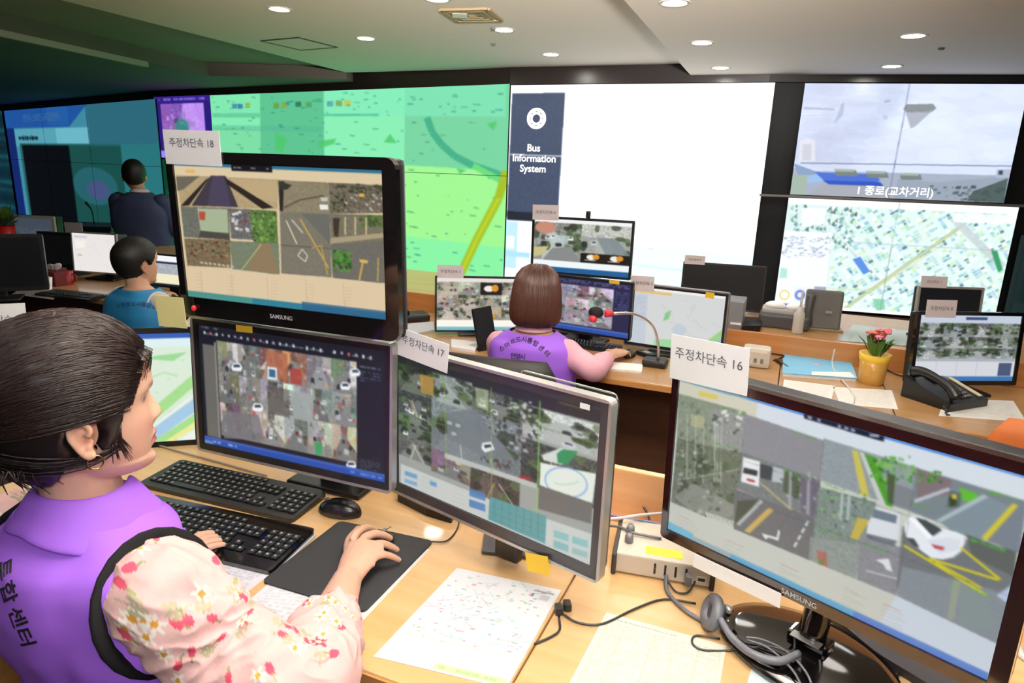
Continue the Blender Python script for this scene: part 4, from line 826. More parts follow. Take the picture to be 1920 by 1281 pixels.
mD = monitor('upper glossy black monitor of the left stack tagged 18, showing beige parking camera views', (-.504, 1.406, 1.399), -.333, -.033, .518, .297, c, (.018, .03, .024, .044), M_gloss, TOP, .022, .03, 'foot', 'SAMSUNG', back=.31)

# map monitor behind the woman's head
c = Canvas(220, 140, 'dcecd8'); 
c.rect(0, 0, 1, .05, '3a62b8'); c.rect(0, .05, 1, .13, 'dff0f2'); c.rect(0, .09, .22, .15, 'd8a850'); c.text(.02, .1, .2, .14, 'a07030', 1, .6)
c.fill([(.0, .15), (.3, .15), (.3, 1), (0, 1)], 'cfe2e4'); c.fill([(.72, .22), (.98, .18), (.9, .26)], '9fdc9a')
c.line([(.55, 1.05), (1.02, .42)], 'a8e090', .045, 1, True); c.line([(.6, 1.08), (1.05, .52)], 'f4f4ee', .008, 1, True); c.line([(.64, 1.08), (1.05, .62)], 'a6cce8', .05, 1, True); c.line([(.68, 1.12), (1.05, .74)], 'a8e090', .03, 1, True); c.line([(.7, 1.16), (1.05, .8)], 'f0ec90', .02, 1, True); c.line([(.74, 1.2), (1.05, .9)], 'eef4ea', .04, 1, True)
c.line([(.75, .42), (.85, .36), (.92, .4)], 'b8dcb0', .006, 1, True)
for k in range(60): x, y = c.rng.uniform(.3, 1), c.rng.uniform(.2, 1); c.rect(x, y, x + .02, y + .006, 'a8b8b0', .5)
mB = monitor('bright city map monitor mostly hidden behind the near woman\'s head', (-1.165, 1.762, .915), .28, .15, .50, .315, c, (.016, .016, .016, .018), M_black, TOP, .006, .04, 'foot')

# ---- middle row
def small(label, c0, yaw, tilt, w, h, cv, **kw): return monitor(label, c0, yaw, tilt, w, h, cv, **kw)
c = Canvas(170, 100, '9a9c98'); c.rect(0, 0, 1, .07, 'f4f4f4'); c.feed(0, .07, .5, .78, 'trees', 'a4a8a0', 60, 5); c.feed(.5, .07, 1, .78, 'street', '9a9c96', 61, 3); c.ell(.12, .17, .11, .11, 'c98c78'); c.fill([(0, .55), (.16, .52), (.1, .68), (0, .74)], 'c9c18a'); c.fill([(.2, .55), (.4, .5), (.5, .78), (.1, .78)], '8a8c8c'); c.fill([(.22, .3), (.38, .3), (.36, .45), (.18, .45)], 'bcd0d0', .8)
c.fill([(.65, .3), (.85, .3), (1, .6), (.75, .6)], '7c8a90', .8); c.rect(.5, .6, 1, .78, '1c1815')
for x in (.56, .8): c.ell(x + .05, .67, .05, .05, 'f0ece0'); c.ell(x + .1, .66, .035, .05, 'e0922c'); c.rect(x - .02, .72, x + .1, .735, 'd0ccc0')
c.rect(0, .78, 1, .9, 'f2f8fa'); c.rect(0, .9, 1, 1, '1f5f98')
m_cu = small('upper small monitor with webcam above the short-haired woman, showing road camera views', (.323, 3.282, 1.210), -.312, -.024, .485, .262, c, depth=.03, bez=(.012,) * 4, back=.11)
c = Canvas(150, 95, 'c8bfb4'); c.rect(0, 0, 1, .08, 'e8e0da')
for j in range(3):
    for i in range(4):
        c.feed(i / 4, .08 + j * .24, (i + 1) / 4, .32 + j * .24, ['street', 'alley', 'trees'][(i + j) % 3], ['a89c90', '9a938c', 'b0a49a', '8c8a80'][(i * 3 + j) % 4], 70 + i * 5 + j, 3)
c.rect(.5, .09, .75, .32, '1c1815'); c.ell(.6, .2, .06, .06, 'f0ece0'); c.ell(.67, .19, .04, .07, 'e0922c'); c.rect(0, .8, 1, .93, 'faf6ea'); c.rect(0, .93, 1, 1, '7ab8c8')
m_cl = small('small monitor left of the short-haired woman showing twelve beige camera views', (-.169, 3.303, .901), .15, .05, .437, .265, c, depth=.03, bez=(.01,) * 4)
c = Canvas(150, 90, '28284a'); c.text(.02, .03, .98, .1, 'a0a4c0', 2, .7, .6)
for j in range(3):
    for i in range(3): c.feed(.04 + i * .26, .13 + j * .25, .3 + i * .26, .38 + j * .25, 'alley', ['a09aa4', '8a8894', 'b0a8b0'][(i + j) % 3], 90 + i * 5 + j, 4)
c.text(.84, .15, .98, .5, '6a70a8', 8, .7); c.rect(0, .9, 1, 1, '2a50a8'); c.rect(0, .9, 1, .93, '5a80d0', .7)
m_cr = small('small dark recorder monitor right of the short-haired woman behind the microphone', (.342, 3.206, .933), -.5, -.03, .485, .262, c, depth=.03, bez=(.01,) * 4)
c = Canvas(150, 100, 'd4d6d6'); c.rect(0, 0, 1, .05, 'eef0ee'); c.rect(0, .05, .45, .1, 'e0c080'); c.rect(0, .12, .2, 1, 'c4ccd6'); c.text(.02, .15, .18, .6, '9aa4b4', 14, .5)
for k in range(14): x, y = c.rng.uniform(.22, .9), c.rng.uniform(.15, .8); c.line([(x, y), (x + c.rng.uniform(-.2, .2), y + c.rng.uniform(-.2, .2))], 'c2c6c4', .004, .9, True)
c.fill([(.4, .4), (.46, .34), (.44, .5), (.38, .55)], '86c98c'); c.fill([(.72, 1), (1, .55), (1, .75), (.88, 1)], '9ccf88'); c.fill([(.8, 1), (1, .68), (1, 1)], '9fb8cc'); c.fill([(.3, .88), (.55, .84), (.6, 1), (.3, 1)], 'a0d8a0'); c.ell(.56, .66, .07, .1, 'c0ccd8')
m_mp = small('small pale street map monitor right of the microphone neck', (.753, 3.023, .918), -.475, -.05, .44, .275, c, depth=.03, bez=(.01, .012, .012, .014), edge=M_grey)
c = Canvas(20, 14, '1d1a19'); m_bk = small('switched-off black monitor in front of the white display', (1.164, 3.68, .98), -.263, .041, .425, .235, c, base=.84, depth=.03, bez=(.01, .012, .01, .012), screenrough=.5)
c = Canvas(180, 120, 'aab0b8'); c.rect(0, 0, 1, .12, 'c4cede'); c.rect(.45, .03, .66, .07, '3c4c74'); ys = [.12, .33, .5, .66]
for j in range(3):
    for i in range(4): c.feed(i / 4, ys[j], (i + 1) / 4, ys[j + 1], 'trees', ['8c9090', '80888a', '98999c', '7c847c'][(i + j) % 4], 120 + i * 3 + j, 4)
c.rect(.0, .7, 1, .93, 'd4d6de'); c.rect(.84, .72, .97, .92, '4a5878'); [c.line([(x, .7), (x, .92)], 'b8bcc8', .003, 1, True) for x in (.22, .42, .62)]; c.rect(0, .93, 1, 1, '3c74b0')
m_rt = small('black framed monitor at far right above the telephone, showing grey camera views', (1.824, 2.583, .938), .119, .09, .44, .265, c, depth=.035, bez=(.014, .016, .014, .018), m_b=M_gloss)
c = Canvas(20, 20, '121214'); m_rb = small('switched-off grey framed monitor just behind the far right monitor', (2.08, 3.126, .976), .016, .08, .295, .24, c, base=.84, depth=.03, bez=(.01,) * 4, m_b=mat('bezel_grey', '8c8c8a', .4), screenrough=.5)
c = Canvas(80, 70, 'ece6e4'); c.rect(.05, .08, .35, .12, 'a8b0c8', .6); c.rect(.06, .2, .3, .4, 'f4f0ea'); [c.line([(c.rng.rand(), c.rng.rand()), (c.rng.rand(), c.rng.rand())], 'd8d4d0', .004, .8, True) for k in range(10)]; c.rect(.1, .56, .2, .6, 'a8d0a0')
m_lm = small('white screen with a faint map facing the man in the blue vest', (-2.819, 4.423, .933), -.183, .051, .33, .252, c, depth=.09, bez=(.008, .012, .008, .01), base=TOP, m_b=mat('bezel_grey', '8c8c8a', .4))
# more monitors at left
c = Canvas(60, 30, '3f4a54'); c.text(.1, .5, .9, .9, '6c7884', 4, .5); 
p0 = atD(66, 440, 5.6); m_lw = small('white framed old monitor with dark screen behind the red flower pot', (p0.x, p0.y, .955), -.1, 0, .33, .17, c, base=.84, bez=(.03, .03, .022, .02), m_b=mat('bezel_cream', 'c8c4ba', .5), depth=.08)
c = Canvas(20, 20, '08080a'); p0 = atD(-14, 500, 3.7); m_l1 = small('big black monitor back at the left edge behind the near woman', (p0.x, p0.y, p0.z + .02), .5, 0, .46, .28, c, m_b=M_black, depth=.05, screenrough=.6)
c = Canvas(20, 20, '08080a'); p0 = atD(112, 468, 4.6); m_l2 = small('dark switched-off monitor above the red tissue box', (p0.x, p0.y, p0.z), -.2, 0, .3, .2, c, base=TOP, m_b=M_black, depth=.05, screenrough=.6)
c = Canvas(60, 60, 'f2ecc8'); c.rect(0, 0, 1, .2, 'f4f6fa'); c.rect(0, .2, 1, .27, '2a3040'); c.rect(0, .27, 1, .6, 'b8bcc4'); c.text(.1, .3, .9, .6, '7a808c', 5, .7); c.rect(0, .92, 1, 1, '18202a')
p0 = atD(305, 508, 3.9); m_l3 = small('bright monitor peeking out right of the blue vested man\'s head', (p0.x + .02, p0.y, p0.z), -.3, 0, .26, .18, c, base=TOP, m_b=M_black, depth=.03, bez=(.008,) * 4)

# paper number cards and notes on the monitors
card(mD, [(313, 243), (417, 246), (421, 312), (316, 307)], '주정차단속 18', 'white paper card reading 18 on the top left corner of the upper left monitor', .0205, -.0085, tx=.0, tz=.12)
card(m17, [(750, 608), (846, 646), (848, 697), (750, 664)], '주정차단속 17', 'white paper card reading 17 on the silver-rimmed monitor', .0205, -.0105, tx=.03, tz=.12)
card(m16, [(1265, 625), (1412, 652), (1405, 741), (1260, 706)], '주정차단속 16', 'white paper card reading 16 on the big right foreground monitor', .0222, -.0085, tx=0, tz=.1)
card(mB, [(-62, 572), (50, 568), (57, 626), (-55, 632)], '주정차단속 10', 'white paper card reading 10 at the left edge', .0225, -.012)
card(m_cu, [(1000, 384), (1050, 384), (1048, 414), (1000, 411)], '주정차단속 4', 'small pinkish card above the upper small monitor with the webcam', .019, -.012, M_label_far)
card(m_cl, [(820, 497), (870, 497), (868, 522), (820, 520)], '주정차단속 3', 'small pinkish card on the monitor left of the short-haired woman', .019, -.012, M_label_far)
card(m_mp, [(1184, 516), (1229, 518), (1227, 546), (1184, 543)], '주정차단속 5', 'small pinkish card on the pale street map monitor', .019, -.012, M_label_far)
card(m_bk, [(1285, 478), (1322, 480), (1322, 497), (1283, 494)], '영상정보 5', 'small pinkish card on the switched-off black monitor', .016, -.012, M_label_far)
card(m_rb, [(1724, 517), (1774, 519), (1772, 540), (1724, 538)], '영상정보 7', 'small pinkish card on the grey framed monitor at far right', .016, -.012, M_label_far)
card(m_rt, [(1734, 562), (1791, 562), (1787, 596), (1731, 594)], '주정차단속 8', 'pinkish card on the black framed monitor above the telephone', .018, -.012, M_label_far)
card(m16, [(1308, 1037), (1474, 1107), (1464, 1137), (1305, 1055)], None, 'long white paper strip taped under the big right monitor screen', .01, -.0105, name='paper_strip', cat='paper strip', group=None)
card(m17, [(993, 1031), (1035, 1040), (1037, 1074), (995, 1066)], None, 'square yellow sticky note under the silver-rimmed monitor', .01, -.012, M_yellow, name='sticky_note', cat='sticky note', group=None)
card(mD, [(308, 552), (360, 556), (360, 612), (307, 606)], None, 'pale yellow note hanging at the lower left corner of the upper left monitor', .01, -.02, mat('note_pale', 'f2eda4', .8), name='sticky_note', cat='sticky note', group=None)
card(mC, [(450, 608), (480, 611), (480, 623), (450, 620)], None, 'small bright yellow tag on the top edge of the recorder monitor', .01, -.012, mat('tag_yellow', 'e8c02c', .6), name='tag', cat='tag', group=None)
card(m_cl, [(906, 590), (928, 590), (928, 598), (906, 597)], None, 'tiny yellow tag beside the document holder', .01, -.012, mat('tag_yellow', 'e8c02c', .6), name='tag', cat='tag', group=None)
card(m_cr, [(1144, 524), (1163, 526), (1163, 533), (1144, 531)], None, 'tiny yellow tag above the microphone on the recorder monitor', .01, -.012, mat('tag_yellow', 'e8c02c', .6), name='tag', cat='tag', group=None)
card(m_mp, [(1324, 546), (1340, 549), (1340, 560), (1324, 557)], None, 'tiny yellow tag at the top right of the pale street map monitor', .01, -.012, mat('tag_yellow', 'e8c02c', .6), name='tag', cat='tag', group=None)
pp = mD.W @ onmon(mD, 368, 576); whole('push_pin', MB().ell((0, -.012, 0), (.006, .006, .007)), mat('pin_red', 'd8262c', .4), 'round red pin on the frame beside the pale yellow note', 'pin', pp)
card(m17, [(1094, 752), (1112, 757), (1112, 767), (1094, 762)], None, 'tiny white sticker in the upper right corner of the silver-rimmed monitor', .01, -.011, name='sticker', cat='sticker', group=None)
pp = m_cu.W @ onmon(m_cu, 1103, 404); rt_ = empty('webcam', pp, -.31, 'small black webcam standing on the upper small monitor', 'webcam'); obj('body', MB().box((0, 0, .004), (.022, .022, .034), None, .005), M_black, rt_); obj('lens', MB().lathe([(.006, 0), (.005, .003)], 16, Matrix.Translation((0, -.011, .01)) @ Matrix.Rotation(PI / 2, 4, 'X')), M_gloss, rt_); obj('clip', MB().box((0, .008, -.018), (.016, .012, .02), None, .002), M_black, rt_)
# ------------------------------------------------------------------ things on the near desk
def rpoly(pts, r, n=5):
    o = []; m = len(pts)
    for i in range(m):
        a, b, c_ = Vector(pts[i - 1][:2]), Vector(pts[i][:2]), Vector(pts[(i + 1) % m][:2]); u = (a - b).normalized(); v = (c_ - b).normalized()
        p0 = b + u * r; p1 = b + v * r
        for k in range(n + 1):
            t = k / n; o.append(tuple(p0 * (1 - t) ** 2 + b * 2 * t * (1 - t) + p1 * t * t))
    return o
def slabz(name, pts, z0, h, m, label, cat, r=.004, group=None):   # world-plan polygon resting at z0
    c_ = sum((Vector((p[0], p[1], 0)) for p in pts), Vector()) / len(pts)
    o = whole(name, MB().prism(rpoly([(p[0] - c_.x, p[1] - c_.y) for p in pts], r), 0, h), m, label, cat, (c_.x, c_.y, z0), 0, group); return o
def sheet(name, pts, z0, label, cat, cv=None, m=None, r=.001, h=.0006, group=None, curl=0):
    c_ = sum((Vector((p[0], p[1], 0)) for p in pts), Vector()) / len(pts); root = empty(name, (c_.x, c_.y, z0), 0, label, cat, group)
    q = [(p[0] - c_.x, p[1] - c_.y) for p in pts]
    obj('sheet', MB().prism(q, 0, h), m or M_paper, root)
    if cv:
        A = np.array(q)
        me = gridmesh('print', lambda U, V: np.c_[(A[0] * (1 - U[:, None]) + A[1] * U[:, None]) * (1 - V[:, None]) + (A[3] * (1 - U[:, None]) + A[2] * U[:, None]) * V[:, None], U * 0 + h + .0003], cv)
        link('print', me, attr_mat('printed_paper', .65), root)
    return root
def Zs(pts, z=TOP): return [zp(x, y, z) for x, y in pts]
def keyboard(label, c_, yaw, L, Dp, glossy=False):
    root = empty('keyboard', c_, yaw, label, 'keyboard')
    m_k = mat('key_black', '1b1b1e', .45); m_bd = M_gloss if glossy else mat('keyboard_body', '141416', .4)
    T = Matrix.Rotation(math.radians(3), 4, 'X')
    b = MB().prism(rpoly([(-L / 2, -Dp / 2), (L / 2, -Dp / 2), (L / 2, Dp / 2), (-L / 2, Dp / 2)], .012), .002, .015, T); obj('body', b, m_bd, root)
    if glossy: obj('clear_rim', MB().prism(rpoly([(-L / 2 - .004, -Dp / 2 - .006), (L / 2 + .004, -Dp / 2 - .006), (L / 2 + .004, Dp / 2), (-L / 2 - .004, Dp / 2)], .014), 0, .004, T), mat('clear_rim', 'c8ccd0', .1, spec=.7), root)
    blocks = {'letter_keys': [], 'arrow_keys': [], 'number_pad_keys': [], 'function_keys': []}
    p_ = .019 * L / .455; x0 = -L / 2 + .014; yt = Dp / 2 - (.045 if glossy else .034)
    for r_ in range(5):
        x = x0 + [0, .004, .006, .01, 0][r_]
        while x < x0 + p_ * 14.6:
            wd = p_ if not (r_ == 4 and abs(x - x0 - p_ * 6) < p_ * 3) else p_; 
            if r_ == 4 and x0 + p_ * 3.5 < x < x0 + p_ * 9: x += p_; continue
            blocks['letter_keys'].append((x + wd / 2, yt - r_ * p_ * .98, wd * .84)); x += wd
    for k in range(15): blocks['function_keys'].append((x0 + .006 + k * p_ * .99, yt + p_ * 1.1, p_ * .7))
    for r_ in (0, 1):
        for k in range(3): blocks['arrow_keys'].append((x0 + p_ * (15.6 + k), yt - r_ * p_ * .98, p_ * .84))
    blocks['arrow_keys'] += [(x0 + p_ * 16.6, yt - 3 * p_ * .98, p_ * .84)] + [(x0 + p_ * (15.6 + k), yt - 4 * p_ * .98, p_ * .84) for k in range(3)]
    for r_ in range(5):
        for k in range(4): blocks['number_pad_keys'].append((x0 + p_ * (19.2 + k), yt - r_ * p_ * .98, p_ * .84))
    lg = MB()
    for nm, ks in blocks.items():
        mb = MB()
        for (x, y, s_) in ks:
            if x + s_ / 2 > L / 2 - .004: continue
            h_ = .0035 if nm != 'function_keys' else .002
            mb.prism([(x - s_ / 2, y - s_ / 2), (x + s_ / 2, y - s_ / 2), (x + s_ / 2, y + s_ / 2), (x - s_ / 2, y + s_ / 2)], .015, .015 + h_, T, .0012)
            lg.prism([(x - s_ * .2, y - s_ * .08), (x + s_ * .1, y - s_ * .08), (x + s_ * .1, y + s_ * .2), (x - s_ * .2, y + s_ * .2)], .015 + h_, .0152 + h_, T)
        k_ = .0
        if nm == 'letter_keys': mb.prism([(x0 + p_ * 3.6, yt - 4 * p_ * .98 - p_ * .4), (x0 + p_ * 8.8, yt - 4 * p_ * .98 - p_ * .4), (x0 + p_ * 8.8, yt - 4 * p_ * .98 + p_ * .4), (x0 + p_ * 3.6, yt - 4 * p_ * .98 + p_ * .4)], .015, .0185, T)
        obj(nm, mb, m_k, root)
    obj('key_legends', lg, mat('legend_white', 'a8a8ac', .6), root)
    return root
keyboard('thin black keyboard farther from the woman, under the recorder monitor', (-.691, 1.52, TOP), math.radians(-18.9), .465, .14)
keyboard('black keyboard with a clear rim right beside the woman\'s arm', (-.663, 1.3175, TOP), math.radians(-16.7), .452, .163, True)
def mouse(label, c_, yaw, s_=1, m=None):
    root = empty('computer_mouse', c_, yaw, label, 'computer mouse')
    R_ = []
    for k in range(9):
        t = k / 8; z = .036 * t; sc = math.sqrt(max(0, 1 - t ** 2.4)) if k < 8 else .08; ring = []
        for j in range(24):
            a = 2 * PI * j / 24; x = .056 * math.cos(a); y = .031 * math.sin(a) * (1 - .12 * math.cos(a) ** 2)
            ring.append(((x * sc - .006 * t) * s_, y * sc * s_, (z + .001) * s_))
        R_.append(ring)
    obj('shell', MB().rings(R_), m or mat('mouse_black', '18181b', .25), root)
    obj('scroll_wheel', MB().lathe([(.007, -.003), (.009, -.001), (.009, .001), (.007, .003)], 16, Matrix.Translation((.03 * s_, 0, .027 * s_)) @ Matrix.Rotation(PI / 2, 4, 'X')), M_grey, root)
    obj('button_seam', MB().box((.03 * s_, 0, .0305 * s_), (.045 * s_, .0012, .002)), M_grey, root); return root
p = zp(637, 955, TOP + .01); mouse('black computer mouse lying idle between the recorder monitor and the mousepad', (p.x, p.y, TOP), math.radians(165))
pad = Zs([(637, 980), (813, 1018), (683, 1152), (490, 1094)]); slabz('mousepad', pad, TOP + .0012, .004, mat('pad_black', '1a1b1f', .85, bump=.2, bscale=700), 'large black cloth mousepad under the woman\'s right hand', 'mousepad', .014)
mc_ = zp(712, 1022, TOP + .01); mouse('black computer mouse gripped under the woman\'s right hand', (mc_.x - .008, mc_.y - .006, TOP + .0055), math.radians(58), .95)
# sheets
c = Canvas(120, 90, 'eceff6'); c.text(.05, .05, .95, .95, '8c94a8', 18, .6, .8)
sheet('paper_sheet', Zs([(300, 1008), (520, 1066), (424, 1142), (215, 1078)]), TOP, 'printed white sheet tucked under the near edge of the rimmed keyboard', 'paper', c)
c = Canvas(120, 90, 'f2f4f8'); c.text(.05, .05, .95, .95, '9ca4b4', 16, .5, .8)
sheet('paper_sheet', Zs([(525, 1076), (806, 1030), (632, 1216), (440, 1150)]), TOP, 'printed white sheet under the black mousepad by the cuff', 'paper', c)
c = Canvas(200, 200, 'eff3fa'); R = np.random.RandomState(12)
for k in range(60):
    x, y = R.uniform(.08, .9), R.uniform(.05, .72); c.line([(x, y), (x + R.uniform(-.12, .12), y + R.uniform(-.08, .08))], ['8ccad6', '9cd4b8', 'b4bcd8', 'e8a0a8'][k % 4], .0035, .7, True)
for k in range(110):
    x, y = R.uniform(.05, .92), R.uniform(.04, .74); c.rect(x, y, x + R.uniform(.01, .045), y + .008, ['4c6a9c', 'b04a5c', '4aa8b0', '5a5a64', '58b070'][k % 5], .75)
c.rect(.78, .06, .96, .075, '8a8a92', .8); c.rect(.78, .1, .8, .14, '707078'); c.rect(.86, .1, .94, .16, 'd0d0d8'); c.line([(.02, .76), (.98, .74)], 'e8a090', .0025, .8, True); c.rect(.0, .78, 1, .97, 'e2e6f4', .8); c.text(.03, .79, .97, .93, 'b4bcdc', 8, .5); c.rect(.45, .93, .98, .985, 'b8dc98', .8); c.text(.48, .94, .95, .98, '80b060', 1)
sheet('map_sheet', Zs([(857, 1066), (1052, 1108), (949, 1292), (700, 1232)], TOP), TOP + .0004, 'white printed bus route map with tiny coloured marks, in front of the silver-rimmed monitor', 'map', c)
c = Canvas(150, 170, 'efeede'); c.text(.12, .05, .62, .085, '707068', 1, .8, 1); 
for k in range(30):
    y = .11 + k * .03; c.text(.06, y, .95, y + .022, '94948a', 1, .75, .75)
for x in (.05, .2, .45, .62, .8, .96): c.line([(x, .11), (x, 1)], 'a0a090', .0018, .8, True)
sheet('list_sheet', Zs([(1137, 1149), (1362, 1212), (1340, 1340), (1058, 1300)]), TOP, 'cream printed table of lines left of the big monitor base', 'paper', c)
sheet('paper_sheet', Zs([(1412, 1243), (1540, 1290), (1520, 1340), (1390, 1320)]), TOP, 'pale blue sheet corner at the bottom edge under the headset cable', 'paper', None, mat('paper_blue', 'dcebf2', .8))
# glossy monitor base and neck (parts of the big monitor)
inv = (Matrix.Translation(m16.root.location) @ Matrix.Rotation(-.811, 4, 'Z')).inverted()
bc = inv @ zp(1512, 1222, TOP + .01)
prof = [(.0, .0), (.98, 0), (1, .006), (.97, .012), (.8, .018), (.4, .024), (.0, .026)]
R_ = []
for r_, z in prof: R_.append([(bc.x + (r_ + .001) * .155 * math.cos(2 * PI * k / 48), bc.y + (r_ + .001) * .112 * math.sin(2 * PI * k / 48), z + .0005) for k in range(48)])
obj('stand_base', MB().rings(R_, cap=False), M_gloss, m16.root)
obj('stand_collar', MB().box((bc.x, bc.y + .01, .03), (.07, .04, .02), None, .006), M_gloss, m16.root); obj('collar_badge', MB().box((bc.x, bc.y - .012, .041), (.05, .02, .002), None, .0008), M_silver, m16.root)
obj('stand_neck', MB().tube([(bc.x, bc.y + .01, .03), (bc.x, bc.y + .03, .1), (0, .1, .2), (0, .07, .3)], .024, 12), M_gloss, m16.root)
# base plate of the silver-rimmed monitor
inv = (Matrix.Translation(m17.root.location) @ Matrix.Rotation(-.648, 4, 'Z')).inverted()
pl = [inv @ v for v in Zs([(912, 975), (1035, 1000), (1010, 1052), (903, 1040)])]
obj('stand_base', MB().prism(rpoly([(p_.x, p_.y) for p_ in pl], .004), 0.0005, .008), mat('base_grey', '4b4c52', .35, metal=.3), m17.root)
obj('stand_neck', MB().box((.02, .06, .14), (.06, .025, .26), None, .006), M_black, m17.root)
obj('base_badge', MB().box((pl[3].x * .7 + pl[2].x * .3, pl[3].y * .7 + pl[2].y * .3 + .02, .0085), (.018, .014, .001)), M_silver, m17.root)
# acrylic plate behind
n_ = m17.W.to_3x3() @ Vector((0, 1, 0)); cn = m17.W.inverted() @ atP(1157, 742, m17.W @ Vector((0, .17, 0)), n_)
root = empty('acrylic_stand', m17.W @ Vector((cn.x - .12, .17, -.27)), -.648, 'clear acrylic plate with a pale edge standing behind the silver-rimmed monitor', 'acrylic plate')
root.location.z = TOP; zt = (m17.W @ cn).z - TOP - .1
mb = MB(); ringframe(mb, .235, .2, zt, .003, .003, .003, .003, .014, 0, .004); obj('edge', mb, mat('acrylic_edge', 'a8b0a8', .2), root)
obj('plate', MB().box((0, .002, zt), (.235, .003, .2)), mat('acrylic_clear', 'c8d0cc', .05, spec=.2, alpha=.04), root); obj('foot', MB().box((0, 0, .115), (.03, .02, .23)), mat('acrylic_clear', 'ffffff', .05), root); obj('foot_plate', MB().box((0, 0, .004), (.16, .09, .008), None, .002), mat('acrylic_clear', 'ffffff', .05), root)
# beige device
fb = zp(1145, 1073, TOP); fr_ = zp(1338, 1107, TOP); d_ = (fr_ - fb); ya = math.atan2(d_.y, d_.x); L = d_.length; mid = (fb + fr_) / 2
root = empty('switch_box', (mid.x, mid.y, TOP), ya, 'beige connection box with four dark slots between the two right foreground monitors', 'connection box')
Hb = .044; m_bei = mat('beige_plastic', 'cfc7ba', .45)
obj('body', MB().box((0, .075, Hb / 2 + .004), (L - .014, .15, Hb), None, .004), m_bei, root)
for sx in (-1, 1): obj('rubber_bumper', MB().box((sx * (L / 2 - .005), .072, Hb / 2 + .003), (.01, .16, Hb + .004), None, .003), mat('rubber_dark', '2b2725', .7), root)
for k in range(4): obj('slot', MB().box((-.005 + (k - .5) * .021, -.0005, .026), (.0045, .002, .024), None, .001), M_black, root)
obj('port', MB().box((L / 2 - .026, -.001, .02), (.02, .003, .012)), mat('port_light', 'e4e0d8', .4), root); obj('port_hole', MB().box((L / 2 - .026, -.003, .02), (.014, .002, .006)), M_black, root)
obj('plug', MB().box((L / 2 - .052, -.008, .02), (.014, .02, .02), None, .003), M_grey, root)
obj('yellow_sticker', MB().box((.0, .03, Hb + .0045), (.075, .03, .001)), mat('sticker_yellow', 'e8ea48', .6), root)
for k in range(2): obj('connector', MB().lathe([(.009, 0), (.009, .014), (.006, .02)], 16, Matrix.Translation((-L / 2 + .03, .05 + .04 * k, Hb + .004))), M_grey, root)
def cable(label, pts, r, m, name='cable'):
    P = [zp(x, y, TOP + z) for x, y, z in pts]; o = P[0].copy(); o.z = TOP
    return whole(name, MB().tube([q_ - o for q_ in P], r, 8), m, label, 'cable', o)
m_cb = mat('cable_black', '1c1c1f', .5); m_cg = mat('cable_grey', '5a5c66', .5); m_cw = mat('cable_white', 'd8d4d4', .5)
cable('thin black cable curving from the desk clip to the headset', [(1056, 1152, .006), (1085, 1168, .003), (1130, 1170, .003), (1190, 1142, .003), (1245, 1124, .003), (1305, 1132, .005)], .0022, m_cb)
cable('short black cable from the desk clip running down the desk joint', [(1048, 1156, .006), (1049, 1182, .003), (1030, 1196, .003), (1002, 1208, .003)], .0022, m_cb)
cable('thick grey cable from the beige box to the headset earcup', [(1249, 1080, .016), (1252, 1110, .006), (1285, 1145, .005), (1325, 1168, .006), (1340, 1165, .01)], .0042, m_cg)
cable('short black looped cable below the beige box', [(1253, 1092, .012), (1268, 1110, .004), (1288, 1112, .004), (1300, 1098, .01), (1303, 1090, .018)], .002, m_cb)
cable('black cable loop lying on the cream printed table', [(1350, 1198, .004), (1306, 1192, .003), (1298, 1206, .003), (1318, 1219, .003), (1370, 1220, .003), (1440, 1212, .028), (1485, 1222, .032), (1490, 1190, .04)], .002, m_cb)
cable('thin dark cable looping over the glossy monitor base', [(1400, 1200, .026), (1440, 1215, .03), (1480, 1250, .03), (1500, 1281, .03), (1510, 1320, .02)], .002, m_cg)
cable('second dark cable looping over the glossy monitor base', [(1396, 1195, .026), (1430, 1200, .03), (1475, 1222, .031), (1512, 1262, .03), (1530, 1310, .02)], .002, m_cg)
cable('black cable arching behind the silver-rimmed monitor', [(1110, 930, .02), (1150, 926, .05), (1190, 935, .06), (1215, 965, .04), (1222, 1005, .02)], .0028, m_cb)
cable('white cable stretched above the beige box', [(1110, 975, .05), (1160, 972, .06), (1200, 966, .065), (1275, 960, .06)], .0035, m_cw)
cable('red cable behind the beige box', [(1120, 965, .035), (1170, 975, .04), (1210, 985, .045), (1260, 1000, .04)], .0028, mat('cable_red', 'a81c38', .5))
cable('blue grey cable behind the beige box', [(1120, 958, .035), (1170, 972, .045), (1215, 978, .05), (1265, 990, .04)], .0028, mat('cable_blue', '6a78a8', .5))
cable('grey cable crossing the beige box top', [(1115, 985, .03), (1160, 988, .05), (1190, 1000, .055), (1240, 1010, .052)], .0028, m_cg)
cable('thin black cable on the desk left of the silver-rimmed monitor', [(862, 960, .02), (858, 990, .004), (838, 1014, .003), (806, 1016, .003)], .0018, m_cb)
cable('pale cable behind the farther keyboard', [(300, 836, .004), (350, 850, .004), (420, 869, .004), (500, 892, .004)], .0028, mat('cable_beige', 'b8aca0', .5))
cable('pale cable under the gap between the recorder and silver-rimmed monitors', [(650, 890, .004), (700, 908, .004), (745, 922, .004), (792, 944, .004)], .003, mat('cable_beige', 'b8aca0', .5))
cable('black cable hanging at the bottom right under the big monitor', [(1780, 1205, .006), (1708, 1240, .004), (1688, 1260, .004), (1668, 1290, .004)], .0022, m_cb)
cable('white looped cable at the right edge of the near desk', [(1912, 1120, .06), (1905, 1160, .04), (1908, 1210, .01), (1925, 1235, .005), (1950, 1180, .02)], .006, m_cw)
p = zp(1054, 1146, TOP); root = empty('cable_clip', p, YAW + .5, 'small black two-knobbed cable clip on the desk joint beside the map sheet', 'cable clip')
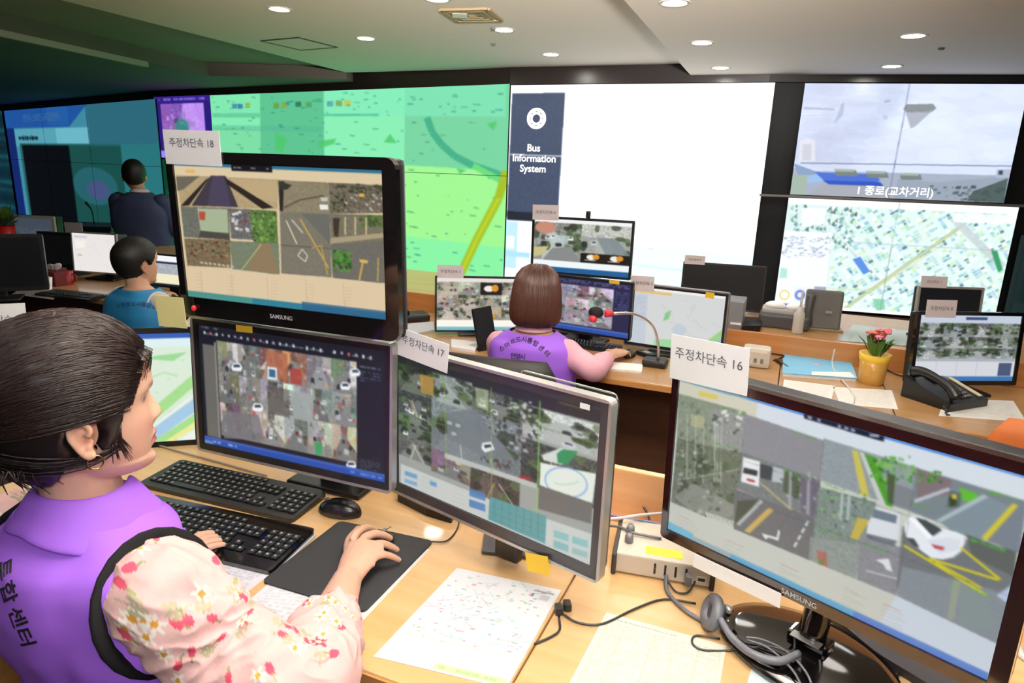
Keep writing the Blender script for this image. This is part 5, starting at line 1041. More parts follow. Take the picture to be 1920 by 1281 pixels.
for k in range(2): obj('knob', MB().box((-.008 + .018 * k, -.006 + .01 * k, .009), (.016, .022, .016), None, .005), M_black, root)
pl = Zs([(752, 925), (800, 932), (856, 965), (846, 982), (800, 968), (745, 940)]); slabz('power_adapter', pl, TOP, .02, M_black, 'flat black adapter behind the lower left corner of the silver-rimmed monitor', 'power adapter', .004)
slabz('keyboard_dark', Zs([(1520, 1135), (1700, 1195), (1860, 1275), (1790, 1330), (1640, 1238)], TOP), TOP, .016, mat('slab_grey', '3c3c44', .5), 'dark grey flat keyboard lying behind the big monitor stand', 'keyboard', .02).name = 'flat_keyboard'
# headset
hc_ = zp(1335, 1150, TOP + .03); root = empty('headset', (hc_.x, hc_.y, TOP), -.4, 'grey over-ear headset lying beside the glossy monitor base', 'headset')
m_hs = mat('headset_grey', '5d5f69', .5)
def torus(mb, R0, r0, M, n=28, k=10, sy=1):
    vs = [((R0 + r0 * math.cos(2 * PI * j / k)) * math.cos(2 * PI * i / n), (R0 + r0 * math.cos(2 * PI * j / k)) * sy * math.sin(2 * PI * i / n), r0 * math.sin(2 * PI * j / k)) for i in range(n) for j in range(k)]
    fs = [(i * k + j, ((i + 1) % n) * k + j, ((i + 1) % n) * k + (j + 1) % k, i * k + (j + 1) % k) for i in range(n) for j in range(k)]
    return mb.add(vs, fs, True, M)
Me = Matrix.Translation((0, 0, .032)) @ Matrix.Rotation(math.radians(-68), 4, 'Y') @ Matrix.Rotation(.3, 4, 'X')
obj('ear_cushion', torus(MB(), .022, .011, Me, sy=1.15), m_hs, root); obj('earcup', MB().lathe([(.0, -.018), (.022, -.016), (.03, -.004), (.028, .002), (.0, .004)], 24, Me, cap=False), mat('headset_dark', '3a3b42', .4), root)
obj('mic_joint', MB().lathe([(.008, 0), (.008, .01), (.0, .012)], 16, Me @ Matrix.Translation((.02, 0, -.026)), cap=False), M_silver, root)
hb_ = [zp(1350, 1160, TOP + .045), zp(1372, 1195, TOP + .03), zp(1410, 1226, TOP + .03), zp(1460, 1240, TOP + .034), zp(1498, 1225, TOP + .036)]
me = MB().tube(hb_, [.006, .007, .007, .007, .006], 10); o = obj('headband', me, m_hs, None, off=root.location); o.parent = root; o.rotation_euler = (0, 0, .4)
# files between the desks
p = AB(-.23, 1.62, 0); root = empty('file_rack', p, YAW, 'black upright file rack behind the peach partition beside the big monitor', 'file rack')
obj('box', MB().box((.03, 0, .36), (.09, .12, .72), None, .004), M_black, root); whole('paper_roll', MB().lathe([(.014, 0), (.016, .12), (.012, .2)], 16), M_paper, 'rolled white paper standing in the black file rack', 'paper roll', p + Vector((-.01, 0, .60)))
# ------------------------------------------------------------------ people
def smooth_interp(tab, z):
    zs = [t[0] for t in tab]; return [float(np.interp(z, zs, [t[k] for t in tab])) for k in range(1, len(tab[0]))]
def head_mb(mb, M, s=1.0, male=False, ears=True):
    """head in its own frame: +x face, +y left, +z up, origin between the eyes' level inside the skull"""
    tab = [  # z, front x, back x, half width, front exponent
        (-.118, .062, .000, .018), (-.112, .076, -.010, .030), (-.100, .082, -.028, .043), (-.088, .080, -.045, .052), (-.070, .081, -.062, .061), (-.050, .082, -.078, .067), (-.030, .080, -.088, .071),
        (.000, .078, -.096, .074), (.015, .084, -.099, .075), (.035, .085, -.101, .076), (.055, .081, -.098, .073), (.075, .069, -.088, .065), (.092, .049, -.068, .050), (.104, .026, -.042, .030), (.110, .002, -.014, .008)]
    n = 56; R_ = []; zz = np.linspace(-.118, .110, 60)
    for z in zz:
        xf, xb, w_ = smooth_interp(tab, z); ring = []
        for j in range(n):
            a = 2 * PI * j / n; ca, sa = math.cos(a), math.sin(a)
            cx = .0 if z > -.09 else .02
            x = cx + (xf - cx) * math.copysign(abs(ca) ** .82, ca) if ca > 0 else cx + (cx - xb) * math.copysign(abs(ca) ** .9, ca)
            y = w_ * math.copysign(abs(sa) ** .9, sa)
            if ca > 0:
                g = lambda z0, sz, y0, sy, am: am * math.exp(-((z - z0) / sz) ** 2 - ((abs(y) - y0) / sy) ** 2)
                nose = float(np.interp(z, [-.052, -.044, -.036, -.028, -.012, .004, .014], [0, .009, .0195, .018, .010, .003, 0]))
                x += nose * math.exp(-(y / (.008 + .008 * math.exp(-((z + .038) / .012) ** 2))) ** 2)
                x += g(-.063, .005, 0, .018, .010) + g(-.075, .0055, 0, .016, .010) + g(-.069, .0022, 0, .02, -.005) - g(-.085, .006, 0, .02, .004) + g(-.103, .012, 0, .018, .006)
                x += -g(.000, .011, .031, .016, .009) + g(.018, .007, .03, .022, .003) + g(-.03, .018, .042, .018, .004) + g(-.001, .006, .031, .012, .006)
            ring.append(M @ (Vector((x, y, z)) * s))
        R_.append(ring)
    mb.rings(R_)
    if ears:
        for sd in (-1, 1):
            E = Matrix.Translation((-.008, sd * .081, -.022)) @ Matrix.Rotation(sd * math.radians(22), 4, 'Z') @ Matrix.Rotation(math.radians(-10), 4, 'Y')
            E = E @ Matrix.Translation((-.006, 0, -.008)) @ Matrix.Scale(.76, 4)
            rim = [(.010, -.026), (.004, -.031), (-.004, -.028), (-.012, -.012), (-.018, .006), (-.017, .022), (-.008, .031), (.005, .031), (.013, .022), (.013, .012), (.006, .006)]
            mb.tube([M @ (E @ Vector((x, sd * .009, z)) * s) for x, z in rim], .0042 * s, 8)
            mb.tube([M @ (E @ Vector((x, sd * .006, z)) * s) for x, z in [(.008, -.012), (-.003, -.016), (-.009, -.004), (-.007, .010), (.0, .018)]], .0034 * s, 8)
            mb.ell((0, 0, 0), (.0165, .0045, .028), M @ Matrix.Scale(s, 4) @ E @ Matrix.Translation((-.002, sd * .001, 0)), 14, 8)
            mb.ell((0, 0, 0), (.0075, .005, .008), M @ Matrix.Scale(s, 4) @ E @ Matrix.Translation((.005, sd * .004, -.026)), 10, 8)
    return mb
def frame(c, az, pitch=0, roll=0):
    a = math.radians(az); p = math.radians(pitch); f = Vector((math.cos(a) * math.cos(p), math.sin(a) * math.cos(p), -math.sin(p))); l = Vector((-math.sin(a), math.cos(a), 0))
    u = f.cross(l); M = Matrix(((f.x, l.x, u.x, c[0]), (f.y, l.y, u.y, c[1]), (f.z, l.z, u.z, c[2]), (0, 0, 0, 1))); return M @ Matrix.Rotation(math.radians(roll), 4, 'X')
def torso_rings(tab, nb, az, lean, n=40, e=2.5, infl=0, z_from=None, z_to=None, wr=0, seed=0):
    """tab: (z below the neck base, half width, half depth); leaning: metres the hips sit behind the neck per metre"""
    a = math.radians(az); fw = Vector((math.cos(a), math.sin(a), 0)); rt = Vector((math.sin(a), -math.cos(a), 0)); R_ = []
    zs = np.linspace(tab[-1][0] if z_from is None else z_from, tab[0][0] if z_to is None else z_to, 40)
    T_ = sorted(tab)
    for z in zs:
        w_, d_ = smooth_interp(T_, z); w_ += infl; d_ += infl; ctr = nb + Vector((0, 0, z)) + fw * (lean * z) - fw * (.02 if z < -.05 else 0); ring = []
        for j in range(n):
            t = 2 * PI * j / n; c_, s_ = math.cos(t), math.sin(t)
            x = d_ * math.copysign(abs(c_) ** (2 / e), c_); y = w_ * math.copysign(abs(s_) ** (2 / e), s_)
            P = ctr + fw * x - rt * y
            if wr: 
                k = noise.noise(Vector((P.x * 9, P.y * 9, P.z * 5 + seed))) + .5 * noise.noise(Vector((P.x * 22, P.y * 22, P.z * 12 + seed)))
                P = P + (fw * c_ - rt * s_) * (k * wr)
            ring.append(P)
        R_.append(ring)
    return R_
def hand_mb(mb, wrist, knuckles, tips, thumb, mid_lift=.008, r=.0085):
    kc = sum(knuckles, Vector()) / 4; ax = (kc - wrist).normalized(); side = (knuckles[3] - knuckles[0]).normalized()
    up = ax.cross(side).normalized(); up = up if up.z > 0 else -up
    mb.loft([wrist - ax * .01, wrist + ax * .012, wrist + (kc - wrist) * .45, wrist + (kc - wrist) * .8, kc, kc + ax * .006], [(.021, .027), (.02, .029), (.019, .036), (.017, .041), (.014, .040), (.009, .034)], 16, None, up)
    for i, (k, t) in enumerate(zip(knuckles, tips)):
        L = t - k; q = r * (1, 1.03, .98, .86)[i]; k0 = k - ax * .02
        P = [k0, k + up * .002, k + L * .42 + up * mid_lift * 1.5, k + L * .75 + up * mid_lift, t]
        mb.tube(P, [q * 1.1, q * 1.1, q * 1.02, q * .92, q * .78], 10, None, True)
        mb.ell(t, (q * .78,) * 3, None, 10, 6)
    mb.tube([wrist + ax * .02 + (thumb[0] - wrist) * .2, thumb[0], thumb[1], thumb[2]], [.014, .012, .0105, .0085], 10); mb.ell(thumb[2], (.0085,) * 3, None, 10, 6)
SKIN = attr_mat('skin', .5, .25, .35)
def skin_col(M, s, lips, base, hairy=None):
    inv = M.inverted(); b = np.array(lin(base)); A = np.array(inv)[:3, :3]; t0 = np.array(inv)[:3, 3]
    def fn(co, off=(0, 0, 0)):
        q = ((co + off) @ A.T + t0) / s; x, y, z = q.T; c = np.tile(b, (len(co), 1))
        def mix(m, col, k): m = np.clip(m, 0, 1)[:, None] * k; return c * (1 - m) + np.array(lin(col)) * m
        c = mix(np.exp(-((x - .06) / .03) ** 2 - ((np.abs(y) - .045) / .022) ** 2 - ((z + .035) / .022) ** 2), 'e0938c', .3)
        c = mix((np.exp(-((z + .069) / .0085) ** 4 - (y / .021) ** 4) * (x > .07)), lips, .85)
        c = mix(np.exp(-((z - (.021 - .1 * (np.abs(y) - .03) ** 2 * 40)) / .0035) ** 2 - ((np.abs(y) - .032) / .016) ** 4) * (x > .05), '3a2a28', .8)
        c = mix(np.exp(-((z + .001) / .0028) ** 2 - ((np.abs(y) - .032) / .013) ** 4) * (x > .05), '1c1414', .9)
        c = mix(np.exp(-((x + .006) / .02) ** 2 - ((np.abs(y) - .08) / .014) ** 2 - ((z + .03) / .03) ** 2), 'd07a62', .55)
        return c
    return fn
def person_body(mb, root, voxel, colfn, label=None):
    me = evalmesh(mb, [('REMESH', dict(mode='VOXEL', voxel_size=voxel, adaptivity=0)), ('SMOOTH', dict(factor=.5, iterations=3))])
    if colfn: vcol(me, colfn)
    me.transform(Matrix.Translation(-root.location)); return link('body', me, SKIN, root, label)
def decal_text(root, target, items, size, m, name='back_lettering', bold=True):
    """items: (char, x, y, turn) picture points; each glyph is laid on the garment surface"""
    bm_all = bmesh.new(); bv = BVHTree.FromPolygons([v.co[:] for v in target.vertices], [p_.vertices[:] for p_ in target.polygons])
    o = Vector((0, 0, HC))
    for ch, x, y, turn in items:
        r = ray(x, y).normalized(); h = bv.ray_cast(o - root.location, r)
        if not h[0]: continue
        n = h[1]; n = n if n.dot(r) < 0 else -n; n = (n * .5 - r * .5).normalized()
        me = textmesh(ch, size, bold); ux = CR - n * CR.dot(n); ux.normalize(); uy = n.cross(ux)
        R3 = Matrix((ux, uy, n)).transposed().to_4x4(); me.transform(Matrix.Translation(h[0] + n * .1) @ R3 @ Matrix.Rotation(math.radians(-turn), 4, 'Z'))
        bm = bmesh.new(); bm.from_mesh(me); bmesh.ops.triangulate(bm, faces=bm.faces[:]); bmesh.ops.subdivide_edges(bm, edges=[e for e in bm.edges if e.calc_length() > size * .2], cuts=2); bm.to_mesh(me); bm.free()
        for v in me.vertices:
            g = bv.ray_cast(v.co, -n)
            if g[0]: v.co = g[0] + n * .0016
        bm_all.from_mesh(me); bpy.data.meshes.remove(me)
    me = bpy.data.meshes.new(name); bm_all.to_mesh(me); bm_all.free(); return link(name, me, m, root)
def strands(mb, paths, r, n=4):
    for P in paths: mb.tube(P, [r * .6, r, r, r, r * .5][:len(P)] if len(P) == 5 else [r] * len(P), n, None, False)

# ---------------- near woman
W_az = 64; a = math.radians(W_az); FW = Vector((math.cos(a), math.sin(a), 0)); RT = Vector((math.sin(a), -math.cos(a), 0))
hc = Vector((-.632, .925, 1.203)); HS = 1.06; MH = frame(hc, 41, 2)
NB = atD(160, 935, 1.03)
root = empty('person', (NB.x - .07, NB.y - .1, 0), 0, 'woman in purple vest and pink floral blouse seated nearest, hand on a mouse', 'person')
WR = root
tab = [(.03, .048, .052), (.0, .062, .062), (-.025, .088, .075), (-.055, .135, .09), (-.09, .168, .105), (-.14, .182, .118), (-.2, .185, .125), (-.32, .17, .12), (-.42, .165, .125), (-.56, .175, .135)]
ShR = NB + RT * .158 + Vector((0, 0, -.115)) ; ShL = NB - RT * .158 + Vector((0, 0, -.115)); print('ShR px', px(ShR))
ElR = atZ(572, 1292, .795); WrR = atZ(652, 1085, .782)
ElL = ShL + FW * .16 - RT * .03 + Vector((0, 0, -.24)); WrL = zp(352, 1052, .775) ; WrL = WrL + (ElL - WrL).normalized() * .075
mb = MB(); head_mb(mb, MH, HS)
nk_top = MH @ Vector((-.03, 0, -.06)); mb.tube([NB - Vector((0, 0, .06)), NB, NB * .5 + nk_top * .5, nk_top], [.062, .056, .05, .053], 20, None, True)
mb.rings(torso_rings(tab, NB, W_az, -.18, infl=-.01))
mb.tube([ShR - RT * .05, ShR, ShR * .5 + ElR * .5, ElR, ElR * .5 + WrR * .5, WrR], [.04, .048, .044, .042, .041, .0275], 16)
mb.tube([ShL + RT * .05, ShL, ShL * .5 + ElL * .5, ElL, ElL * .5 + WrL * .5, WrL], [.04, .048, .044, .038, .034, .0245], 16)
Kn = [atZ(x, y, z) for x, y, z in ((668, 1003, .803), (684, 1010, .806), (697, 1026, .803), (702, 1048, .795))]
Tp = [atZ(x, y, z) for x, y, z in ((704, 994, .772), (732, 1009, .775), (744, 1031, .770), (748, 1050, .764))]
hand_mb(mb, WrR, Kn, Tp, [atZ(655, 1040, .782), atZ(655, 1015, .772), atZ(672, 992, .762)])
dl_ = (zp(372, 1030, .77) - WrL).normalized(); sl_ = dl_.cross(Vector((0, 0, 1)))
kl = [WrL + dl_ * .085 - sl_ * (.033 - .022 * k) * -1 for k in range(4)]; kl = [WrL + dl_ * .08 + sl_ * (-.033 + .022 * k) for k in range(4)]
hand_mb(mb, WrL, kl, [k + dl_ * .055 + Vector((0, 0, -.012)) for k in kl], [WrL + dl_ * .03 + sl_ * .04, WrL + dl_ * .05 + sl_ * .05, WrL + dl_ * .075 + sl_ * .045])
# seated legs
for sd in (-1, 1):
    hp = NB + FW * -.1 + RT * (.09 * sd) + Vector((0, 0, -.56)); kn = hp + FW * .36; kn.z = .46
    mb.tube([hp, hp * .5 + kn * .5, kn, kn + Vector((0, 0, -.2)) + FW * .0, kn + Vector((0, 0, -.40)) - FW * .03, kn + Vector((0, 0, -.42)) + FW * .12], [.085, .075, .056, .05, .035, .03], 14)
person_body(mb, root, .0028, skin_col(MH, HS, 'a81838', 'e6b8a0'))
# vest
PUR = mat('vest_purple', 'a468e8', .6, spec=.3, bump=.12, bscale=90)
PURD = mat('vest_black_trim', '0d0d10', .85, spec=.2)
vt = MB(); vt.rings(torso_rings(tab[1:], NB, W_az, -.18, infl=.012, z_to=-.004, wr=.016, n=72, seed=3), cap=False)
vme = evalmesh(vt, [('SOLIDIFY', dict(thickness=.003, offset=1)), ('SUBSURF', dict(levels=1))])
vme.transform(Matrix.Translation(-root.location)); vest = link('vest', vme, PUR, root)
# collar: folded strip round the neck
cl = MB(); R_ = []
for k in range(9):
    t = k / 8; rr = [.058, .060, .063, .069, .077, .086, .092, .096, .098][k]; hz = [.02, .034, .038, .034, .022, .006, -.002, -.008, -.014][k]; ring = []
    for j in range(44):
        b_ = math.radians(W_az + 38) + (2 * PI - math.radians(76)) * j / 43; d_ = Vector((math.cos(b_), math.sin(b_), 0))
        ring.append(NB + d_ * (rr * (.98 + .2 * abs(d_.dot(RT)) * t)) + Vector((0, 0, hz - .03 * abs(d_.dot(RT)) ** 2 * t - .004)))
    R_.append(ring)
cl.rings(R_, cap=False, closed=False); me = evalmesh(cl, [('SOLIDIFY', dict(thickness=.003)), ('SUBSURF', dict(levels=1))]); me.transform(Matrix.Translation(-root.location)); link('collar', me, PUR, vest)
# floral sleeves
SL = attr_mat('floral_cotton', .8, 0, .15, .15, 150)
def sleeve(P, rad, seed, n=230, sub=42):
    pts, rr = crom([Vector(p) for p in P], rad, sub); R_ = []; a_ = Vector((0, 0, 1)); L = len(pts); uv = []
    acc = 0
    for i, p_ in enumerate(pts):
        t = (pts[min(i + 1, L - 1)] - pts[max(i - 1, 0)]).normalized(); a_ = (a_ - t * a_.dot(t)).normalized(); b_ = t.cross(a_); ring = []
        if i: acc += (p_ - pts[i - 1]).length
        for j in range(n):
            th = 2 * PI * j / n; d_ = a_ * math.cos(th) + b_ * math.sin(th); q = p_ + d_ * rr[i]
            k = noise.noise(Vector((q.x * 14 + seed, q.y * 14, q.z * 14))) * .010 - .006 * abs(noise.noise(Vector((acc * 30 + th * .8, th * 1.6 + seed, 0)))) ** .6 * 1.4 + .003 + noise.noise(Vector((q.x * 34, q.y * 34 + seed, q.z * 34))) * .004
            if i > L * .86: k += math.sin(th * 9 + seed) * .004 * (i - L * .86) / (L * .14)
            ring.append(q + d_ * k); uv.append((acc, th * .075))
        R_.append(ring)
    return R_, np.array(uv)
def floral(uv, seed):
    R = np.random.RandomState(seed); n = len(uv); c = np.tile(np.array(lin('f0c4c2')), (n, 1)); u, v = uv[:, 0], uv[:, 1]; per = 2 * PI * .075; U = u.max()
    def dv(v0): d_ = v - v0; return (d_ + per / 2) % per - per / 2
    def blob(m, col, al=1):
        m = m[:, None] * al; nonlocal c; c = c * (1 - m) + np.array(lin(col)) * m
    for k in range(190):   # twigs, buds, blossoms
        u0, v0, a_, kd = R.uniform(0, U), R.uniform(0, per), R.uniform(0, 2 * PI), R.randint(10)
        x, y = (u - u0) * math.cos(a_) + dv(v0) * math.sin(a_), -(u - u0) * math.sin(a_) + dv(v0) * math.cos(a_); r = np.hypot(x, y); th = np.arctan2(y, x)
        if kd < 1: blob(((r < .0165 * (.72 + .28 * np.cos(5 * th))) * 1.), 'd44a62'); blob((r < .005) * 1., 'f4dfc8'); blob(((np.abs(x - .021) / .009) ** 2 + (y / .0045) ** 2 < 1) * 1., '8f9468', .9)
        elif kd < 4: blob(((r < .0125 * (.7 + .3 * np.cos(6 * th))) * 1.), 'fbf4ea'); blob((r < .0042) * 1., 'd89a3a')
        elif kd < 7: blob((((x / .009) ** 2 + (y / .0055) ** 2) < 1) * 1., 'd9556e'); blob(((np.abs(x - .012) < .005) & (np.abs(y) < .0016)) * 1., '8f9468')
        else:
            for q in (-1, 0, 1): blob((((x - .009 * math.cos(q * .8)) / .0075) ** 2 + ((y - .009 * math.sin(q * .8)) / .003) ** 2 < 1) * 1., 'a3a482', .85)
            blob(((np.abs(y) < .0011) & (x > -.014) & (x < .002)) * 1., 'a3a482', .8)
    return c
CuR = ElR * .42 + WrR * .58
for nm, P, rad, sd in (('blouse_sleeve', [ShR - RT * .045 + Vector((0, 0, .01)), ShR + RT * .02 + Vector((0, 0, -.005)), ShR * .55 + ElR * .45 + Vector((0, 0, -.02)), ElR + Vector((0, 0, .0)), CuR * .55 + ElR * .45 + Vector((0, 0, .006)), CuR], [.07, .084, .074, .068, .064, .05], 5),
                      ('blouse_sleeve', [ShL + RT * .045, ShL - RT * .02, ShL * .5 + ElL * .5, ElL, ElL * .5 + WrL * .5], [.075, .08, .07, .062, .05], 9)):
    R_, uv = sleeve(P, rad, sd); R_ = [[Vector((q.x, q.y, max(q.z, TOP + .003))) if q.dot(E2) > FB - .012 else q for q in r_] for r_ in R_]; m_ = MB().rings(R_, cap=False); me = m_.mesh('sleeve'); 
    col = floral(uv, sd); at = me.color_attributes.new('Col', 'FLOAT_COLOR', 'POINT'); at.data.foreach_set('color', np.c_[col, np.ones(len(col))].ravel().astype(np.float32))
    me.transform(Matrix.Translation(-root.location)); link(nm, me, SL, root)
# black armhole trim
def armhole(Sh, sgn, tilt=0):
    P = []; c0 = Sh - RT * (.012 * sgn) + Vector((0, 0, -.012))
    for k in range(25):
        t = 2 * PI * k / 24; P.append(c0 + FW * (.092 * math.cos(t)) + Vector((0, 0, .094 * math.sin(t))) + RT * sgn * (.012 - .03 * math.sin(t)))
    return MB().loft(P, [(.0055, .011)] * 25, 10, None, RT, cap=False)
for Sh, sg in ((ShR, 1), (ShL, -1)): obj('armhole_trim', armhole(Sh, sg), PURD, vest, off=root.location)
decal_text(root, vme, [('통', 2, 1072, 62), ('합', 14, 1112, 66), ('센', 31, 1158, 68), ('터', 45, 1196, 72)], .034, mat('vest_print', '15121c', .7)).name = 'back_lettering'
# trousers
tr = MB()
for sd in (-1, 1):
    hp = NB + FW * -.1 + RT * (.09 * sd) + Vector((0, 0, -.56)); kn = hp + FW * .36; kn.z = .46
    tr.tube([hp - FW * .05, hp, hp * .5 + kn * .5, kn, kn + Vector((0, 0, -.2)), kn + Vector((0, 0, -.38)) - FW * .02], [.1, .098, .086, .07, .062, .055], 18)
me = evalmesh(tr, [('REMESH', dict(mode='VOXEL', voxel_size=.01)), ('SMOOTH', dict(factor=.5, iterations=4))]); me.transform(Matrix.Translation(-root.location)); link('trousers', me, mat('trousers_black', '1a1a1f', .8), root)
# hair
XH = [(-.20, -.07), (-.12, -.05), (-.095, -.038), (-.07, -.028), (-.058, -.004), (-.052, .026), (-.03, .034), (0., .042), (.03, .054), (.055, .067), (.07, .078), (.082, .1), (.09, .3), (.3, .3)]
HCn = Vector((-.018, 0, .028))
def hair_r(d):
    x, y, z = d
    ax = .128 if x < 0 else .108; az_ = .100 if z > 0 else .150
    r = 1 / math.sqrt((x / ax) ** 2 + (y / .093) ** 2 + (z / az_) ** 2)
    return r
hm = MB(); nu, nv = 120, 80; vs = []; fs = []
def hair_pt(d, k=1.0): return HCn + d * (hair_r(d) * k)
for i in range(nv + 1):
    ph = PI * i / nv - PI / 2
    for j in range(nu):
        th = 2 * PI * j / nu; d = Vector((math.cos(ph) * math.cos(th), math.cos(ph) * math.sin(th), math.sin(ph))); p_ = hair_pt(d)
        lim = float(np.interp(p_.z, [q[0] for q in XH], [q[1] for q in XH])); t = (p_.x - lim) / .006
        ez = ((p_.x + .013) / .019) ** 2 + ((p_.z + .03) / .029) ** 2
        k = 1.0 if t < -1 else (max(.80, 1 - .2 * (t + 1) / 2) if t < 1 else .78)
        if ez < 1.6 and abs(p_.y) > .04: k = min(k, .8 + .2 * max(0, (ez - 1) / .6))
        g = 1 + .010 * noise.noise(Vector((math.atan2(d.y, d.z + .2) * 9, d.x * 1.5, 3)))
        vs.append(MH @ ((HCn + d * (hair_r(d) * k * g)) * HS))
for i in range(nv):
    for j in range(nu): fs.append((i * nu + j, i * nu + (j + 1) % nu, (i + 1) * nu + (j + 1) % nu, (i + 1) * nu + j))
hm.add(vs, fs, True)
HAIR = mat('hair_dark_brown', '0c0708', .45, spec=.3)
hair = obj('hair', hm, HAIR, root, off=root.location)
st = MB(); R = random.Random(4)
bun = Vector((-.142, .0, -.02)); bd = (bun - HCn).normalized()
for k in range(1900):
    t = R.random()
    z = -.05 + .145 * t; lim = float(np.interp(z, [q[0] for q in XH], [q[1] for q in XH])); sd = R.choice([-1, 1])
    if t > .75:   # across the forehead
        yy = R.uniform(-.07, .07); d0 = (Vector((.085 - abs(yy) * .25, yy, .078)) - HCn).normalized()
    else: d0 = (Vector((lim, sd * math.sqrt(max(.0005, 1 - ((lim + .018) / .108) ** 2 - ((z - .028) / .12) ** 2)) * .093, z)) - HCn).normalized()
    q0 = R.uniform(0, .35) if R.random() < .5 else 0; P = []
    lift = R.uniform(.999, 1.02); jy = R.uniform(-.12, .12); e_ = (bd + Vector((0, R.uniform(-.12, .12), R.uniform(-.12, .12)))).normalized()
    mid = ((d0 + e_) / 2 + Vector((0, sd * .15 + jy, .12 + .28 * min(1, max(0, (d0.z + .3) / .8))))).normalized()
    for s_ in range(9):
        u_ = q0 + (1 - q0) * s_ / 8; d = d0 * (1 - u_) ** 2 + mid * 2 * u_ * (1 - u_) + e_ * u_ * u_; d.normalize()
        P.append(hair_pt(d, lift - .02 * u_) * HS)
    if any(((q.x / HS + .013) / .018) ** 2 + ((q.z / HS + .03) / .028) ** 2 < 1 and abs(q.y) > .04 for q in P): continue
    P = [MH @ q for q in P]
    st.tube(P, [.0006, .001, .0012, .0012, .0012, .0012, .0012, .001, .0006], 4, None, False)
for k in range(160):   # loose wisps: nape and sideburn
    if k % 3: p0 = Vector((R.uniform(-.1, -.05), R.choice([-1, 1]) * R.uniform(.02, .055), -.065)); p1 = p0 + Vector((R.uniform(-.01, .03), R.uniform(-.01, .01), -R.uniform(.02, .042)))
    else: p0 = Vector((.03, R.choice([-1, 1]) * .075, -.02)); p1 = p0 + Vector((R.uniform(-.012, .012), 0, -R.uniform(.025, .055)))
    st.tube([MH @ (p0 * HS), MH @ ((p0 * .5 + p1 * .5 + Vector((-.006, 0, 0))) * HS), MH @ (p1 * HS)], [.0014, .0012, .0005], 4, None, False)
for k in range(26):    # fringe wisps
    y0 = -R.uniform(.02, .06); p0 = Vector((.07 - .4 * (abs(y0) - .03), y0, .075)); p1 = Vector((.075 - .5 * (abs(y0) - .03), y0 - .006, .075 - R.uniform(.015, .05)))
    st.tube([MH @ (p0 * HS), MH @ ((p0 * .5 + p1 * .5 + Vector((.008, -.002, .004))) * HS), MH @ (p1 * HS)], [.0006, .0006, .0003], 4, None, False)
obj('hair_strands', st, mat('hair_strand', '1a0e0d', .42, spec=.32), hair, off=root.location)
bn = MB(); bn.ell(bun + Vector((-.012, 0, 0)), (.03, .034, .034), MH @ Matrix.Scale(HS, 4)); pt = [MH @ (Vector(q) * HS) for q in ((-.14, 0, -.02), (-.185, 0, -.03), (-.2, 0, -.1), (-.19, 0, -.2), (-.18, 0, -.27))]
bn.tube(pt, [.026, .034, .032, .026, .008], 16); obj('ponytail', bn, HAIR, hair, off=root.location)
sc = torus(MB(), .026, .011, MH @ Matrix.Scale(HS, 4) @ Matrix.Translation((-.158, 0, -.022)) @ Matrix.Rotation(PI / 2, 4, 'Y')); obj('hair_tie', sc, mat('tie_green', '4c6a44', .8), hair, 'green fabric hair tie', off=root.location)
er = torus(MB(), .0095, .0011, MH @ Matrix.Scale(HS, 4) @ Matrix.Translation((-.004, -.088, -.062)) @ Matrix.Rotation(PI / 2, 4, 'X') ); obj('earring', er, mat('gold', 'd8a860', .2, metal=1), root, 'thin gold hoop', off=root.location)
